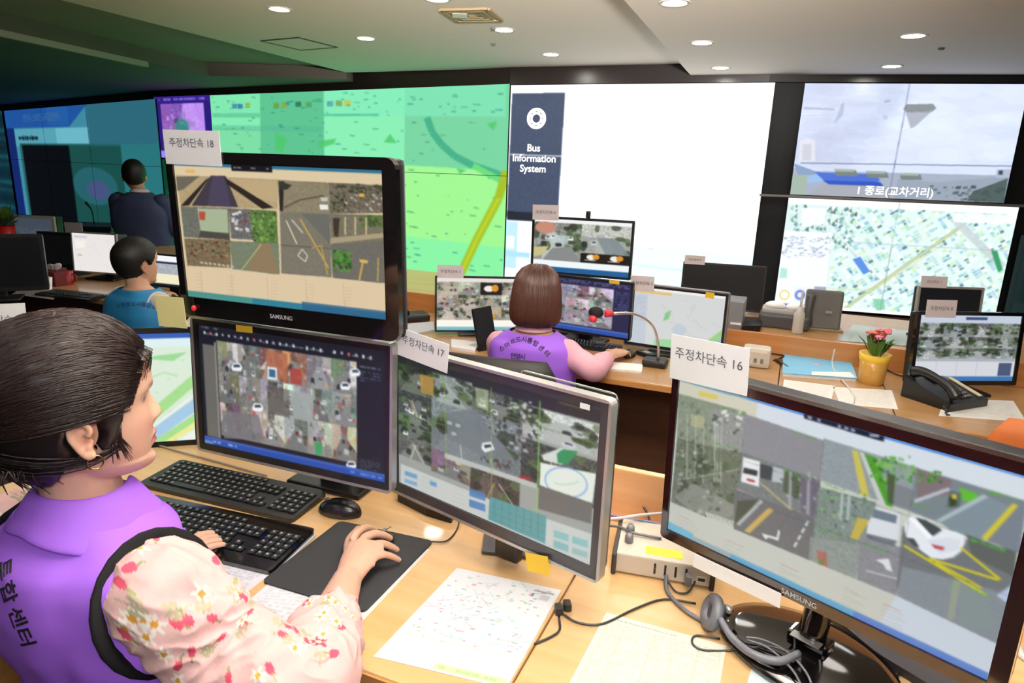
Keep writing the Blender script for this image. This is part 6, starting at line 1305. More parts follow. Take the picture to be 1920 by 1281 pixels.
# ---------------- people farther back, seen from behind
def back_person(label, hc, az, hs, nb, torso, lean, sh_w, arms, body_fn, skin='e2b496', voxel=.006, wr=.006, vest_mat=None, vest_trim=None, sleeve_mat=None, sleeve_r=.05, sleeve_to=.6, head_az=None, standing=False, legs_mat=None, hair_fn=None, vz=(-.42, -.01), collar_mat=None):
    a = math.radians(az); fw = Vector((math.cos(a), math.sin(a), 0)); rt = Vector((math.sin(a), -math.cos(a), 0))
    root = empty('person', (nb.x - fw.x * .05, nb.y - fw.y * .05, 0), 0, label, 'person'); M_ = frame(hc, head_az if head_az is not None else az, 3); mb = MB(); head_mb(mb, M_, hs)
    mb.tube([nb - Vector((0, 0, .06)), nb, M_ @ Vector((-.03, 0, -.05))], [.06, .054, .052], 16, None, True)
    mb.rings(torso_rings(torso, nb, az, lean, infl=-.008)); sl = MB()
    for sg, (el, wrp, tips) in zip((1, -1), arms):
        sh = nb + rt * (sh_w * sg) + Vector((0, 0, -.09)); mb.tube([sh - rt * .05 * sg, sh, sh * .5 + el * .5, el, el * .5 + wrp * .5, wrp], [.038, .045, .04, .036, .032, .023], 12)
        ax = (tips - wrp).normalized(); sd = ax.cross(Vector((0, 0, 1))).normalized() * sg
        kn = [wrp + ax * .08 + sd * (-.03 + .02 * k) for k in range(4)]
        hand_mb(mb, wrp, kn, [k_ + ax * (.06, .068, .062, .05)[i] + Vector((0, 0, -.018)) for i, k_ in enumerate(kn)], [wrp + ax * .03 - sd * .038, wrp + ax * .055 - sd * .048, wrp + ax * .08 - sd * .045])
        P = [sh - rt * .03 * sg, sh, sh * .5 + el * .5, el]; rr = [sleeve_r * 1.1, sleeve_r * 1.15, sleeve_r * 1.05, sleeve_r]
        if sleeve_to > 0: P += [el * (1 - sleeve_to * .5) + wrp * sleeve_to * .5, el * (1 - sleeve_to) + wrp * sleeve_to]; rr += [sleeve_r * .95, sleeve_r * .85]
        m2 = MB(); p2, r2 = crom([Vector(p_) for p_ in P], rr, 6); m2.loft(p2, [(q, q) for q in r2], 24, None, None, cap=False)
        for i, v in enumerate(m2.v):
            k = noise.noise(Vector(v) * 16) * .006; c_ = p2[min(i // 24, len(p2) - 1)]; m2.v[i] = tuple(Vector(v) + (Vector(v) - c_).normalized() * k)
        obj('sleeve', m2, sleeve_mat, root, off=root.location)
    for sd in (-1, 1):
        if standing:
            hp = nb + fw * (lean * -.5) + rt * (.09 * sd) + Vector((0, 0, -.5)); P = [hp, Vector((hp.x, hp.y, hp.z * .5)), Vector((hp.x, hp.y, .08)), Vector((hp.x, hp.y, .04)) + fw * .12]; rr = [.09, .065, .045, .035]
        else:
            hp = nb - fw * .05 + rt * (.09 * sd) + Vector((0, 0, -.5)); kn = hp + fw * .36; kn.z = .46; P = [hp, hp * .5 + kn * .5, kn, kn + Vector((0, 0, -.2)), kn + Vector((0, 0, -.4)), kn + Vector((0, 0, -.42)) + fw * .12]; rr = [.09, .078, .06, .055, .04, .032]
        mb.tube(P, rr, 12)
        t_ = MB(); t_.tube([P[0] + Vector((0, 0, .04))] + P[:-1], [rr[0] + .02] + [q + .014 for q in rr[:-1]], 16); 
        obj('trouser_leg', t_, legs_mat or mat('trousers_black', '1a1a1f', .8), root, off=root.location)
    person_body(mb, root, voxel, skin_col(M_, hs, 'b06058', skin))
    v = MB(); v.rings(torso_rings(torso[1:], nb, az, lean, infl=.010, z_from=vz[0], z_to=vz[1], wr=wr, n=56, seed=nb.x), cap=False)
    vm = evalmesh(v, [('SOLIDIFY', dict(thickness=.003, offset=1)), ('SUBSURF', dict(levels=1))]); vm.transform(Matrix.Translation(-root.location)); vo = link('vest', vm, vest_mat, root)
    if vest_trim:
        for sg in (1, -1):
            c0 = nb + rt * (sh_w * sg * .98) + Vector((0, 0, -.1)); obj('armhole_trim', MB().loft([c0 + fw * (.075 * math.cos(t)) + Vector((0, 0, .08 * math.sin(t))) + rt * sg * (.004 - .02 * math.sin(t)) for t in np.linspace(0, 2 * PI, 25)], [(.004, .006)] * 25, 8, None, rt, cap=False), vest_trim, vo, off=root.location)
    if collar_mat:
        R_ = []
        for rr, hz in ((.056, .012), (.061, .022), (.068, .014), (.078, -.004)): R_.append([nb + Vector((rr * math.cos(t), rr * math.sin(t), hz)) for t in np.linspace(0, 2 * PI, 33)[:-1]])
        obj('collar', MB().rings(R_, cap=False), collar_mat, root, off=root.location)
    hair_fn(root, M_, hs); return root, vm, vo
def cap_hair(col, lowz=-.06, vol=1.0, frontx=.07):
    def fn(root, M_, hs):
        m_ = MB(); nu, nv = 64, 44; vs = []; fs = []
        for i in range(nv + 1):
            ph = PI * i / nv - PI / 2
            for j in range(nu):
                th = 2 * PI * j / nu; d = Vector((math.cos(ph) * math.cos(th), math.cos(ph) * math.sin(th), math.sin(ph)))
                r = 1 / math.sqrt((d.x / (.112 if d.x < 0 else .1)) ** 2 + (d.y / .084) ** 2 + (d.z / (.098 if d.z > 0 else .12)) ** 2) * vol; p_ = Vector((-.012, 0, .022)) + d * r
                lim = float(np.interp(p_.z, [lowz - .03, lowz, -.03, .0, .04, .075, .085], [-.09, -.03, .0, .03, .05, frontx, .3])); k = 1 if p_.x < lim and p_.z > lowz - .03 else .8
                if ((p_.x + .01) / .02) ** 2 + ((p_.z + .022) / .03) ** 2 < 1.2: k = .8
                g = 1 + .012 * noise.noise(Vector((d.x * 9, d.y * 9, d.z * 9)))
                vs.append(M_ @ ((Vector((-.012, 0, .022)) + d * (r * k * g)) * hs))
        for i in range(nv):
            for j in range(nu): fs.append((i * nu + j, i * nu + (j + 1) % nu, (i + 1) * nu + (j + 1) % nu, (i + 1) * nu + j))
        obj('hair', m_.add(vs, fs, True), mat('hair_' + col, col, .5, spec=.4, bump=.5, bscale=220), root, off=root.location)
    return fn
def bob_hair(root, M_, hs):
    prof = [(.132, .008), (.128, .04), (.112, .072), (.085, .094), (.05, .104), (.01, .110), (-.03, .114), (-.07, .115), (-.095, .108), (-.112, .092), (-.118, .07), (-.112, .05)]
    R_ = []; n = 96
    for z, r in prof:
        ring = []
        for j in range(n):
            t = 2 * PI * j / n; c_, s_ = math.cos(t), math.sin(t); g = 1 + .012 * math.sin(t * 17 + z * 30) * noise.noise(Vector((c_ * 3, s_ * 3, z * 8))) * 2
            x = -.014 + r * (1.02 if c_ < 0 else .9) * c_ * g; y = r * .9 * s_ * g
            if c_ > .25 and z < .06: x = min(x, .045)
            zz = z + (.03 * max(0, c_) if z < -.09 else 0)
            ring.append(M_ @ (Vector((x, y, zz)) * hs))
        R_.append(ring)
    o = obj('hair', MB().rings(R_), mat('hair_bob', '3f231c', .33, spec=.6), root, off=root.location); st_ = MB(); R = random.Random(8)
    for k in range(900):
        t = R.uniform(.3 * PI, 1.7 * PI); P = []
        z0 = R.choice([0, 0, 2, 4]); e = R.uniform(.995, 1.025); dt = R.uniform(-.05, .05)
        for i in range(z0, len(prof) - 2):
            z, r = prof[i]; q = t + dt * i / 10; P.append(M_ @ (Vector((-.014 + r * 1.02 * e * math.cos(q) * (1 if math.cos(q) < 0 else .88), r * .9 * e * math.sin(q), z * e)) * hs))
        st_.tube(P, [.0008] + [.0013] * (len(P) - 2) + [.0006], 4, None, False)
    obj('hair_strands', st_, mat('hair_bob_strand', '4c2c22', .32, spec=.6), o, off=root.location)
PRINT = mat('vest_print', '15121c', .7)
# short-haired woman at the microphone
hc = atD(1008, 556, 2.72); nb = hc + Vector((-.012, -.03, -.125)); pxs = 1241 / 2.72
T1 = [(.03, .048, .05), (.0, .06, .06), (-.02, .095, .075), (-.045, .14, .09), (-.08, .165, .1), (-.14, .172, .112), (-.24, .165, .115), (-.4, .16, .12), (-.52, .17, .13)]
elR = atD(1112, 694, 2.62); wrR = atZ(1148, 664, .79); elL = nb + E2 * .18 - E1 * .2 + Vector((0, 0, -.30)); wrL = Vector((nb.x - .1, nb.y + .32, .79))
PINK = mat('shirt_pink', 'f0b4c4', .75, bump=.1, bscale=120)
r_, vm, vo = back_person('short-haired woman in purple vest and pink shirt seated behind the desk microphone', hc, 70, 1.0, nb, T1, -.12, .15, [(elR, wrR, atZ(1186, 655, .77)), (elL, wrL, wrL + Vector((.05, .15, 0)))], None, vest_mat=PUR, sleeve_mat=PINK, sleeve_r=.048, sleeve_to=.55, hair_fn=bob_hair, collar_mat=PINK, wr=.009, vz=(-.46, -.012))
arc = list('스마트도시통합센터')
its = []
for k, ch in enumerate(arc):
    t = k / (len(arc) - 1); x = 941 + 84 * t; y = 656 - 26 * math.sin(PI * (t * .9 + .02)) + 14 * t; its.append((ch, x, y, -38 + 82 * t))
its += [(ch, 962 + 9 * k, 668 + 1.2 * k, 6) for k, ch in enumerate('안양시')]
decal_text(r_, vm, its, .026, PRINT)
# man in the blue vest
hc = atD(260, 490, 3.45); nb = hc + Vector((0.0, -.03, -.125))
elR = nb + E1 * .22 + Vector((0, 0, -.26)) + E2 * .06; wrR = Vector((elR.x, elR.y, .80)) + E2 * .24; elL = nb - E1 * .2 + Vector((0, 0, -.28)); wrL = Vector((elL.x, elL.y, .80)) + E2 * .24
T2 = [(.03, .05, .05), (.0, .062, .06), (-.02, .1, .075), (-.045, .145, .09), (-.08, .175, .105), (-.14, .185, .12), (-.24, .18, .12), (-.4, .165, .12), (-.52, .17, .13)]
BLU = mat('vest_blue', '2f8fcc', .6, bump=.15, bscale=90); WSH = mat('shirt_cream', 'e2dcd4', .8)
r_, vm, vo = back_person('dark-haired man in a bright blue vest seated with his back to the camera', hc, 66, 1.02, nb, T2, -.12, .16, [(elR, wrR, wrR + E2 * .15), (elL, wrL, wrL + E2 * .15)], None, vest_mat=BLU, sleeve_mat=WSH, sleeve_r=.052, sleeve_to=.4, head_az=58, hair_fn=cap_hair('15120f', -.07, 1.08), wr=.011, vest_trim=WSH, vz=(-.46, -.01))
its = [(ch, 222 + 9.5 * k, 574 - 5 * math.sin(PI * k / 8) + .5 * k, -20 + 5 * k) for k, ch in enumerate('스마트도시통합센')]
nb_blue = nb; decal_text(r_, vm, its, .026, mat('vest_print_blue', '123a5c', .7))
# standing man in the suit
dd = 5.6; hc = atD(252, 328, dd); nb = hc + Vector((.03, .0, -.135)); az = 88; sc = 1241 / dd
T3 = [(.03, .05, .05), (.0, .066, .065), (-.03, .11, .085), (-.065, .16, .105), (-.11, .205, .12), (-.15, .228, .125), (-.2, .235, .13), (-.35, .22, .125), (-.5, .215, .125), (-.62, .22, .13)]
elR = nb + Vector((.25, .05, -.32)); elL = nb + Vector((-.25, .08, -.3)); 
SUIT = mat('suit_navy', '2e3a5c', .7, bump=.1, bscale=100)
back_person('dark-haired man in a navy suit jacket standing before the dim blue slide display', hc, az, 1.06, nb, T3, -.05, .2, [(elR, elR + Vector((-.05, .22, .05)), elR + Vector((-.1, .32, .05))), (elL, elL + Vector((-.06, .2, .07)), elL + Vector((-.1, .3, .1)))], None, vest_mat=SUIT, sleeve_mat=SUIT, sleeve_r=.062, sleeve_to=.9, head_az=112, standing=True, hair_fn=cap_hair('0f0e0e', -.06, 1.04), skin='b98466', vz=(-.62, -.01), wr=.006, legs_mat=SUIT, collar_mat=mat('collar_white', 'b8bcc8', .7))

# ---------------- chairs
def office_chair(label, p, az, m, bh=.42, top=.9, w_=.44, group=None):
    root = empty('office_chair', (p[0], p[1], 0), math.radians(az - 90), label, 'chair', group)   # local +y = facing
    obj('seat', MB().box((0, .0, .44), (w_, .44, .07), None, .03, 3), m, root)
    R_ = []
    for k in range(9):
        z = top - bh + bh * k / 8; wv = w_ * (.46 + .06 * math.sin(PI * k / 8)) * (1 if k < 8 else .9); R_.append([(wv * math.cos(t) , -.24 - .03 * (k / 8) + .025 * math.sin(t) - .05 * (1 - (math.cos(t)) ** 2) * .6, z) for t in np.linspace(0, 2 * PI, 25)[:-1]])
    obj('backrest', MB().rings(R_), m, root)
    obj('back_support', MB().box((0, -.22, .5), (.06, .02, .25), None, .005), M_black, root)
    obj('gas_lift', MB().lathe([(.03, .08), (.03, .25), (.02, .25), (.02, .41)], 16), M_black, root)
    for k in range(5):
        leg = obj('star_leg', MB().tube([(0, 0, .09), (.15 * math.cos(k * 1.2566), .15 * math.sin(k * 1.2566), .08), (.3 * math.cos(k * 1.2566), .3 * math.sin(k * 1.2566), .06)], [.022, .018, .014], 8), M_black, root)
        obj('caster', MB().lathe([(.027, -.012), (.027, .012)], 14, Matrix.Translation((.3 * math.cos(k * 1.2566), .3 * math.sin(k * 1.2566), .028)) @ Matrix.Rotation(PI / 2, 4, 'X')), M_black, leg)
    return root
CHB = mat('chair_black', '1a1716', .6, bump=.1, bscale=200)
p_ = atD(988, 700, 2.6); office_chair('black office chair behind the short-haired woman in the purple vest', (p_.x - .05, p_.y + .12), 75, CHB, top=p_.z + .10, w_=.47)
office_chair('black office chair of the man in the blue vest', (nb_blue.x - .08, nb_blue.y - .16), 70, CHB, top=.80)
office_chair('black office chair the near woman in the floral blouse sits on', (NB.x - .09, NB.y - .14), W_az, CHB, top=.74)
p_ = atD(1905, 815, 2.0); office_chair('orange rounded chair backrest poking in at the right edge', (p_.x + .235, p_.y + .16), 70, mat('chair_orange', 'c4682c', .6), top=p_.z + .06, w_=.5)
# ------------------------------------------------------------------ things on the middle and back desks
def AT(x, y, z=TOP): return zp(x, y, z)
# microphone
b0 = AT(1228, 686); root = empty('desk_microphone', b0, YAW, 'gooseneck desk microphone with black base and red ring beside the short-haired woman', 'microphone')
obj('base', MB().box((0, 0, .016), (.105, .085, .032), None, .01), M_black, root)
inv = (Matrix.Translation(b0) @ Matrix.Rotation(YAW, 4, 'Z')).inverted(); dm = (b0 - Vector((0, 0, HC))).dot(CF)
P = [inv @ atD(x, y, dm - .03 * k) for k, (x, y) in enumerate(((1232, 676), (1234, 645), (1226, 615), (1208, 597), (1184, 588), (1150, 588)))]
P[0] = Vector((0.01, .01, .03)); obj('gooseneck', MB().tube(P, [.007, .006, .005, .005, .0055, .0075], 10), mat('chrome_neck', 'c8c4c4', .25, metal=.7), root)
h0 = inv @ atD(1148, 588, dm - .16); h1 = inv @ atD(1134, 588, dm - .16); h2 = inv @ atD(1104, 584, dm - .17)
obj('red_ring', MB().tube([h0, h1], [.014, .017], 14), mat('mic_red', 'd83040', .4), root); obj('windscreen', MB().ell(h2 * .55 + h1 * .45, (.033, .022, .024), None, 16, 10), mat('mic_foam', '161618', .9), root)
obj('lower_red_ring', MB().ell(inv @ atD(1112, 598, dm - .17), (.018, .014, .016), None, 12, 8), mat('mic_red', 'd83040', .4), root)
# keyboards etc. in front of the short-haired woman
p = AT(1130, 652); keyboard('small black keyboard in front of the short-haired woman', (p.x - .1, p.y + .02, TOP), YAW, .38, .12)
p = AT(1196, 672); mouse('small black mouse under the short-haired woman\'s hand', (AT(1180, 668).x, AT(1180, 668).y, TOP), 1.2, .9)
p = AT(1212, 668); r0 = empty('mobile_phone', p, .6, 'small silver and black handset beside the microphone base', 'phone'); obj('body', MB().box((0, 0, .01), (.05, .1, .02), None, .006), M_black, r0); obj('face', MB().box((0, 0, .0205), (.03, .04, .001)), M_silver, r0)
slabz('paper_stack', Zs([(1150, 682), (1205, 686), (1203, 700), (1140, 694)]), TOP, .008, M_paper, 'small stack of white paper at the desk edge left of the microphone base', 'paper')
# document holder left of her
p = AT(915, 655); root = empty('document_holder', p, .9, 'black leaning document holder left of the short-haired woman', 'document holder')
obj('board', MB().box((0, 0, .1), (.13, .012, .2), Matrix.Rotation(-.25, 4, 'X'), .004), M_black, root); obj('foot', MB().box((0, .04, .006), (.1, .1, .012), None, .003), M_black, root)
pp = Zs([(748, 610), (800, 600), (880, 628), (885, 650), (840, 658)]); slabz('paper_stack', Zs([(846, 640), (900, 646), (890, 662), (846, 655)]), TOP, .012, M_paper, 'white paper pile right of the card reading 17', 'paper')
p = AT(775, 600); root = empty('cordless_phone', p, .4, 'dark phone set beside the glossy stacked monitor', 'phone'); obj('base', MB().box((0, 0, .02), (.16, .13, .04), None, .012), M_black, root); obj('handset', MB().tube([(-.05, -.05, .05), (-.05, 0, .065), (-.05, .05, .05)], [.018, .014, .018], 12), M_black, root)
slabz('paper_stack', Zs([(752, 612), (812, 606), (815, 622), (760, 632)]), TOP, .01, mat('paper_grey', 'b8bcc0', .8), 'grey paper stack beside the dark phone set', 'paper')
# grey translucent tray behind the pale map monitor
p = atD(1374, 603, 3.35); root = empty('file_tray', (p.x, p.y, TOP), YAW, 'grey translucent upright file tray right of the pale street map monitor', 'file tray')
obj('panel', MB().box((0, 0, .12), (.1, .18, .24), None, .006), mat('tray_grey', '8f9096', .3, alpha=.85), root); obj('paper_edge', MB().box((.02, -.092, .13), (.05, .004, .012)), M_paper, root); obj('paper_edge', MB().box((-.02, -.092, .05), (.03, .004, .02)), M_paper, root)
# white fax-like box
p = AT(1422, 690); root = empty('tape_dispenser', (p.x, p.y + .04, TOP), YAW, 'white and grey device just right of the card reading 16', 'desk device')
obj('body', MB().box((0, 0, .045), (.12, .1, .09), None, .018), mat('beige_plastic', 'cfc7ba', .45), root)
for k in range(3): obj('button', MB().box((-.03 + .028 * k, -.05, .035), (.014, .006, .02), None, .002), M_grey, root)
root.name = 'desk_device'
# blue booklet, papers
bk_pts = Zs([(1468, 668), (1592, 676), (1606, 716), (1466, 706)])
c_ = sum(bk_pts, Vector()) / 4; root = empty('booklet', c_, 0, 'light blue booklet with a pink emblem lying left of the flower pot', 'booklet')
q = [(p_.x - c_.x, p_.y - c_.y) for p_ in bk_pts]; obj('cover', MB().prism(q, .012, .016), mat('booklet_blue', '7cc4ec', .5), root); obj('pages', MB().prism([(x * .98, y * .98) for x, y in q], 0, .012), M_paper, root)
obj('white_band', MB().prism([(q[3][0] * .6 + q[2][0] * .4 + .0, q[3][1] * .6 + q[2][1] * .4 + .004), (q[2][0] * .98, q[2][1] * .98 + .004), (q[2][0] * .9 + q[1][0] * .1, q[2][1] * .75 + q[1][1] * .25), (q[3][0] * .45 + q[0][0] * .15 + q[2][0] * .4, q[3][1] * .45 + q[0][1] * .15 + q[2][1] * .4)], .016, .0165), M_paper, root)
obj('emblem', MB().lathe([(.018, .016), (.018, .0168)], 24, Matrix.Translation((0, .01, 0))), mat('emblem_pink', 'd8b8d4', .6), root)
obj('spiral_binding', MB().box(((q[0][0] + q[3][0]) / 2 - .004, (q[0][1] + q[3][1]) / 2, .01), (.012, .14, .014), None, .004), M_black, root)
def spaper(pts, label, col='f0eee8', dz=0, tx=12): 
    c = Canvas(60, 40, col); c.text(.08, .1, .92, .9, 'b8b8b4', tx, .4, .7); sheet('paper_sheet', Zs(pts), TOP + dz, label, 'paper', c)
spaper([(1470, 712), (1566, 724), (1558, 752), (1466, 740)], 'white sheet lying below the blue booklet')
spaper([(1562, 726), (1672, 732), (1684, 768), (1575, 758)], 'pale sheet with faint print below the flower pot')
spaper([(1770, 748), (1900, 752), (1925, 792), (1760, 780)], 'white sheet right of the black telephone')
# flower pot
p = AT(1632, 718); root = empty('flower_pot', p, 0, 'pink potted flowers in a yellow wrapped glass on the middle desk', 'flower pot')
obj('glass', MB().lathe([(.044, 0), (.05, .01), (.056, .12), (.054, .12), (.048, .012), (.0, .01)], 28, cap=False), mat('glass_yellow', 'e8b45c', .15, spec=.6, alpha=.75), root)
obj('yellow_wrap', MB().lathe([(.044, .085), (.058, .1), (.062, .13), (.055, .128), (.045, .12), (.0, .118)], 28, cap=False), mat('wrap_yellow', 'f0c43c', .5), root)
lf = MB(); R = random.Random(3)
leaf = MB()
for k in range(26):
    a_ = R.uniform(0, 2 * PI); r1 = R.uniform(.03, .07); h_ = R.uniform(.15, .2); d_ = Vector((math.cos(a_), math.sin(a_), 0)); s2 = Vector((-d_.y, d_.x, 0)) * .013
    P0 = d_ * .015 + Vector((0, 0, .11)); P1 = d_ * r1 * .8 + Vector((0, 0, h_)); P2 = d_ * (r1 + .02) + Vector((0, 0, h_ + R.uniform(-.01, .03)))
    leaf.add([P0, P1 + s2, P2, P1 - s2, P1 + Vector((0, 0, .004))], [(0, 1, 4), (1, 2, 4), (2, 3, 4), (3, 0, 4)], True)
obj('leaves', leaf, mat('leaf_green', '4a7a34', .5), root)
for k in range(13):
    a_ = R.uniform(0, 2 * PI); r1 = R.uniform(0, .06); c_ = Vector((r1 * math.cos(a_), r1 * math.sin(a_), .215 + R.uniform(-.015, .03))); f_ = MB()
    for j in range(7):
        t = 2 * PI * j / 7; f_.ell(c_ + Vector((.009 * math.cos(t), .009 * math.sin(t), .002)), (.008, .008, .005), None, 8, 5)
    f_.ell(c_ + Vector((0, 0, .005)), (.006, .006, .004), None, 8, 5); f_.tube([c_, c_ * .5 + Vector((0, 0, .06)), Vector((0, 0, .1))], .002, 5)
    obj('flower', f_, mat('petal_pink%d' % (k % 2), ['e8808e', 'e06a58'][k % 2], .6), root)
# black telephone
p = AT(1768, 752); root = empty('telephone', p, .42, 'black desk telephone with cream strip on the desk at far right', 'telephone')
body = MB().add([(-.11, -.1, 0), (.11, -.1, 0), (.11, .1, 0), (-.11, .1, 0), (-.11, -.1, .03), (.11, -.1, .03), (.11, .1, .085), (-.11, .1, .085)], [(0, 3, 2, 1), (4, 5, 6, 7), (0, 1, 5, 4), (1, 2, 6, 5), (2, 3, 7, 6), (3, 0, 4, 7)])
obj('body', body, M_black, root); sl_ = math.atan2(.055, .2); Tt = Matrix.Translation((0, 0, .0575)) @ Matrix.Rotation(sl_, 4, 'X')
obj('handset', MB().tube([Tt @ Vector(v) for v in ((-.08, -.095, .02), (-.08, -.06, .04), (-.08, 0, .046), (-.08, .06, .04), (-.08, .095, .02))], [.024, .019, .015, .019, .024], 14), M_black, root)
obj('display', MB().box((0.02, .055, .004), (.09, .05, .006), Tt, .002), mat('lcd_green', '3a4a3c', .3), root); obj('label_card', MB().box((.02, .018, .003), (.06, .01, .003), Tt), M_paper, root); obj('cream_strip', MB().box((.088, -.0, .004), (.018, .17, .004), Tt), mat('strip_cream', 'e8d8b0', .6), root)
for j in range(4):
    for k in range(3): obj('key', MB().box((-.01 + k * .024, -.012 - j * .02, .003), (.017, .012, .006), Tt, .002), M_grey, root)
cr_ = MB(); t_ = np.linspace(0, 1, 80); A0 = AT(1765, 768); 
whole('coiled_cord', MB().tube([Vector((.006 * math.cos(k * 1.4), .006 * math.sin(k * 1.4), -.002 * k + .0)) + Vector((0, -.05 * min(1, k / 25), 0)) for k in range(90)], .0028, 6, None, False), M_black, 'black coiled telephone cord hanging over the desk edge', 'cord', AT(1768, 775) + Vector((0, -.0, .03)))
# back row: right
p = AT(1468, 612, .84); root = empty('printer', (p.x, p.y, .84), YAW, 'low grey device with white paper on the back desk right of the black monitor', 'desk printer')
obj('body', MB().box((0, 0, .035), (.24, .16, .07), None, .012), mat('device_dark', '3c3a3c', .5), root); obj('top_cover', MB().box((0, .02, .08), (.22, .12, .03), None, .01), mat('device_light', 'b4b0ae', .5), root)
for k in range(2): obj('paper_tuft', MB().ell((-.05 + .1 * k, 0, .105), (.05, .04, .022), None, 12, 8), M_paper, root)
p = AT(1494, 626, .84); root = empty('pump_bottle', (p.x, p.y, .84), 0, 'slim clear pump bottle on the back desk beside the grey phone stand', 'pump bottle')
obj('bottle', MB().lathe([(.024, 0), (.026, .01), (.026, .1), (.014, .125), (.01, .135)], 20), mat('bottle_clear', 'd4d0c8', .15, alpha=.8), root); obj('pump', MB().tube([(0, 0, .13), (0, 0, .2), (0, 0, .215)], [.006, .006, .003], 8), M_white, root)
p = AT(1538, 618, .84); root = empty('phone_stand', (p.x, p.y, .84), YAW + .1, 'dark grey upright telephone on the back desk in front of the aerial map', 'telephone')
obj('body', MB().box((0, 0, .1), (.17, .07, .2), Matrix.Rotation(-.15, 4, 'X'), .012), mat('phone_grey', '55524f', .5), root); obj('handset', MB().tube([(-.07, -.05, .03), (-.075, -.055, .1), (-.07, -.04, .18)], [.022, .018, .022], 12), mat('phone_grey2', '484644', .5), root); obj('logo_plate', MB().box((.02, -.045, .1), (.03, .004, .014)), M_silver, root); obj('base', MB().box((0, .04, .006), (.2, .16, .012), None, .004), mat('phone_base', '8a7658', .4), root)
slabz('glass_mat', [tuple(v)[:2] for v in [AT(1570, 640, .84), AT(1700, 650, .84), AT(1705, 622, .84), AT(1600, 610, .84)]], .84, .004, mat('desk_mat', '9cac9c', .08, spec=.8), 'glossy desk mat reflecting the aerial map on the back desk', 'desk mat', .01)
p = AT(1395, 620, .84); slabz('router', [tuple(v)[:2] for v in [AT(1390, 622, .84), AT(1425, 622, .84), AT(1430, 606, .84), AT(1395, 604, .84)]], .84, .03, M_black, 'flat black box on the back desk behind the grey file tray', 'box', .008)
cable('dark cable tangle behind the white device on the middle desk', [(1400, 655, .01), (1440, 662, .03), (1470, 668, .02), (1450, 676, .004)], .004, m_cb)
cable('white cable crossing the pale sheet on the middle desk', [(1565, 655, .1), (1562, 690, .02), (1600, 740, .004), (1592, 775, .004)], .003, m_cw)
cable('dark cable between the flower pot and the right monitor', [(1655, 690, .004), (1690, 705, .003), (1720, 700, .004)], .003, m_cb)
# left part
p = AT(12, 432, .84); p = atD(10, 440, 5.4); root = empty('potted_plant', (p.x, p.y, .84), 0, 'small green plant in a red pot at the left edge', 'potted plant')
hz = p.z - .84; obj('pot', MB().lathe([(.05, 0), (.075, .15), (.068, .15), (.0, .13)], 24, cap=False), mat('pot_red', 'c01c14', .4), root)
leaf = MB(); R = random.Random(5)
for k in range(70):
    a_ = R.uniform(0, 2 * PI); el_ = R.uniform(.1, 1.4); L = R.uniform(.1, .2); d_ = Vector((math.cos(a_) * math.cos(el_), math.sin(a_) * math.cos(el_), math.sin(el_))); s2 = d_.cross(Vector((0, 0, 1))).normalized() * .02; o_ = Vector((0, 0, .14))
    leaf.add([o_ + d_ * L * .3, o_ + d_ * L * .7 + s2, o_ + d_ * L, o_ + d_ * L * .7 - s2], [(0, 1, 2), (0, 2, 3)], True)
obj('leaves', leaf, mat('leaf_green_dark', '4c6a24', .5), root)
p = AT(88, 535); root = empty('tissue_box', p, YAW, 'dark red tissue box with white tissue sticking out on the left desk', 'tissue box')
obj('box', MB().box((0, .05, .045), (.2, .12, .09), None, .004), mat('tissue_red', '6a1c22', .6), root); ts = MB()
for k in range(3): ts.add([(-.05 + .03 * k, .05, .088), (-.02 + .03 * k, .06, .088), (.01 + .035 * k, .055 + .01 * k, .14 - .01 * (k % 2)), (-.06 + .04 * k, .045, .125 + .01 * k)], [(0, 1, 2, 3)], True)
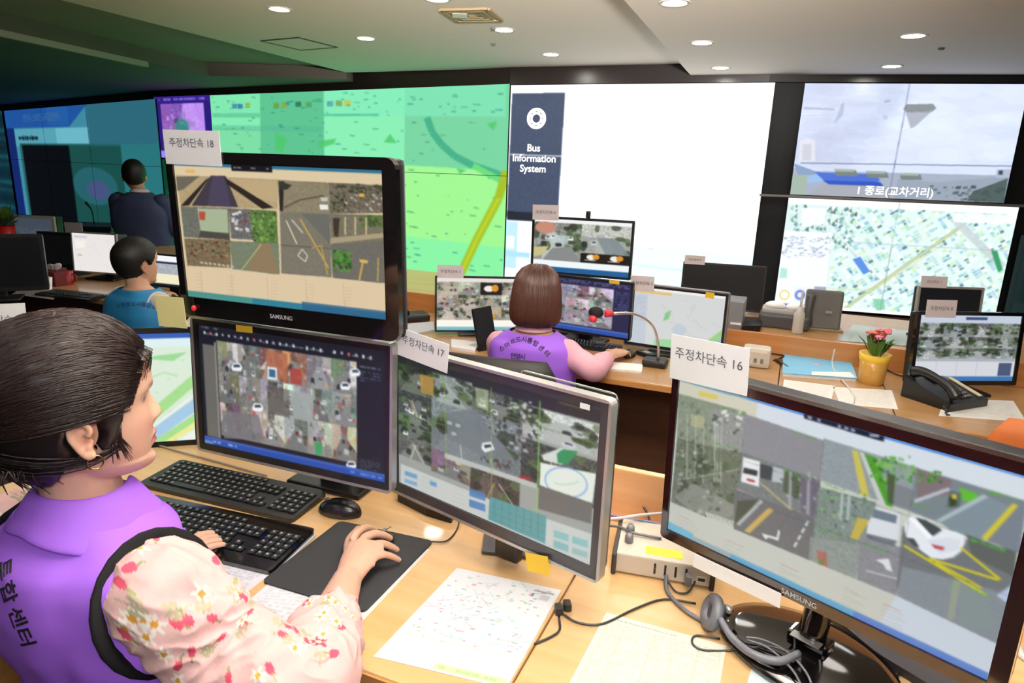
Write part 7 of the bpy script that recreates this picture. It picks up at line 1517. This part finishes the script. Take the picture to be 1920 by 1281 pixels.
me = evalmesh(ts, [('SUBSURF', dict(levels=2)), ('SOLIDIFY', dict(thickness=.002))]); link('tissue', me, M_paper, root)
p = AT(95, 541); root = empty('paper_cup', p + Vector((0, -.03, 0)), 0, 'small white paper cup in front of the red tissue box', 'cup'); obj('cup', MB().lathe([(.025, 0), (.034, .075), (.031, .075), (.023, .004), (.0, .004)], 20, cap=False), M_paper, root)
p = AT(122, 535); root = empty('mug', p + Vector((0, .03, 0)), 0, 'red mug right of the tissue box on the left desk', 'mug'); obj('cup', MB().lathe([(.032, 0), (.036, .09), (.033, .09), (.03, .006), (.0, .006)], 20, cap=False), mat('mug_red', 'a02028', .4), root); obj('handle', MB().tube([(.034, 0, .07), (.058, 0, .06), (.058, 0, .03), (.033, 0, .02)], .005, 8), mat('mug_red', 'a02028', .4), root)
p = AT(135, 556); keyboard('black keyboard left of the man in the blue vest', (p.x, p.y, TOP), YAW + .1, .42, .14)
sheet('paper_sheet', Zs([(40, 540), (110, 548), (100, 562), (22, 552)]), TOP, 'glossy grey sheet at the left desk edge', 'paper', None, mat('sheet_gloss', 'a8a49c', .2))
p = atD(138, 428, 5.3); root = empty('document_stand', (p.x, p.y, .84), -.1, 'small tilted white notice board behind the white map screen at left', 'notice board'); obj('board', MB().box((0, 0, p.z - .84), (.15, .006, .09), None), mat('board_grey', 'a8a8ac', .7), root); obj('stand', MB().box((0, .01, (p.z - .88) / 2), (.03, .02, p.z - .88)), M_black, root)
# lectern by the standing man
p = atD(186, 470, 6.4); root = empty('lectern', (p.x, p.y, 0), 0, 'dark lectern with a small microphone in front of the standing man', 'lectern'); obj('column', MB().box((0, 0, .45), (.5, .4, .9), None, .01), mat('lectern_dark', '20242a', .5), root); obj('top_board', MB().box((0, 0, .92), (.56, .46, .03), Matrix.Rotation(.0, 4, 'X'), .006), mat('lectern_dark', '20242a', .5), root); obj('microphone', MB().tube([(-.05, .05, .93), (-.05, .04, 1.06), (-.06, -.02, 1.14)], [.006, .006, .013], 8), M_black, root)
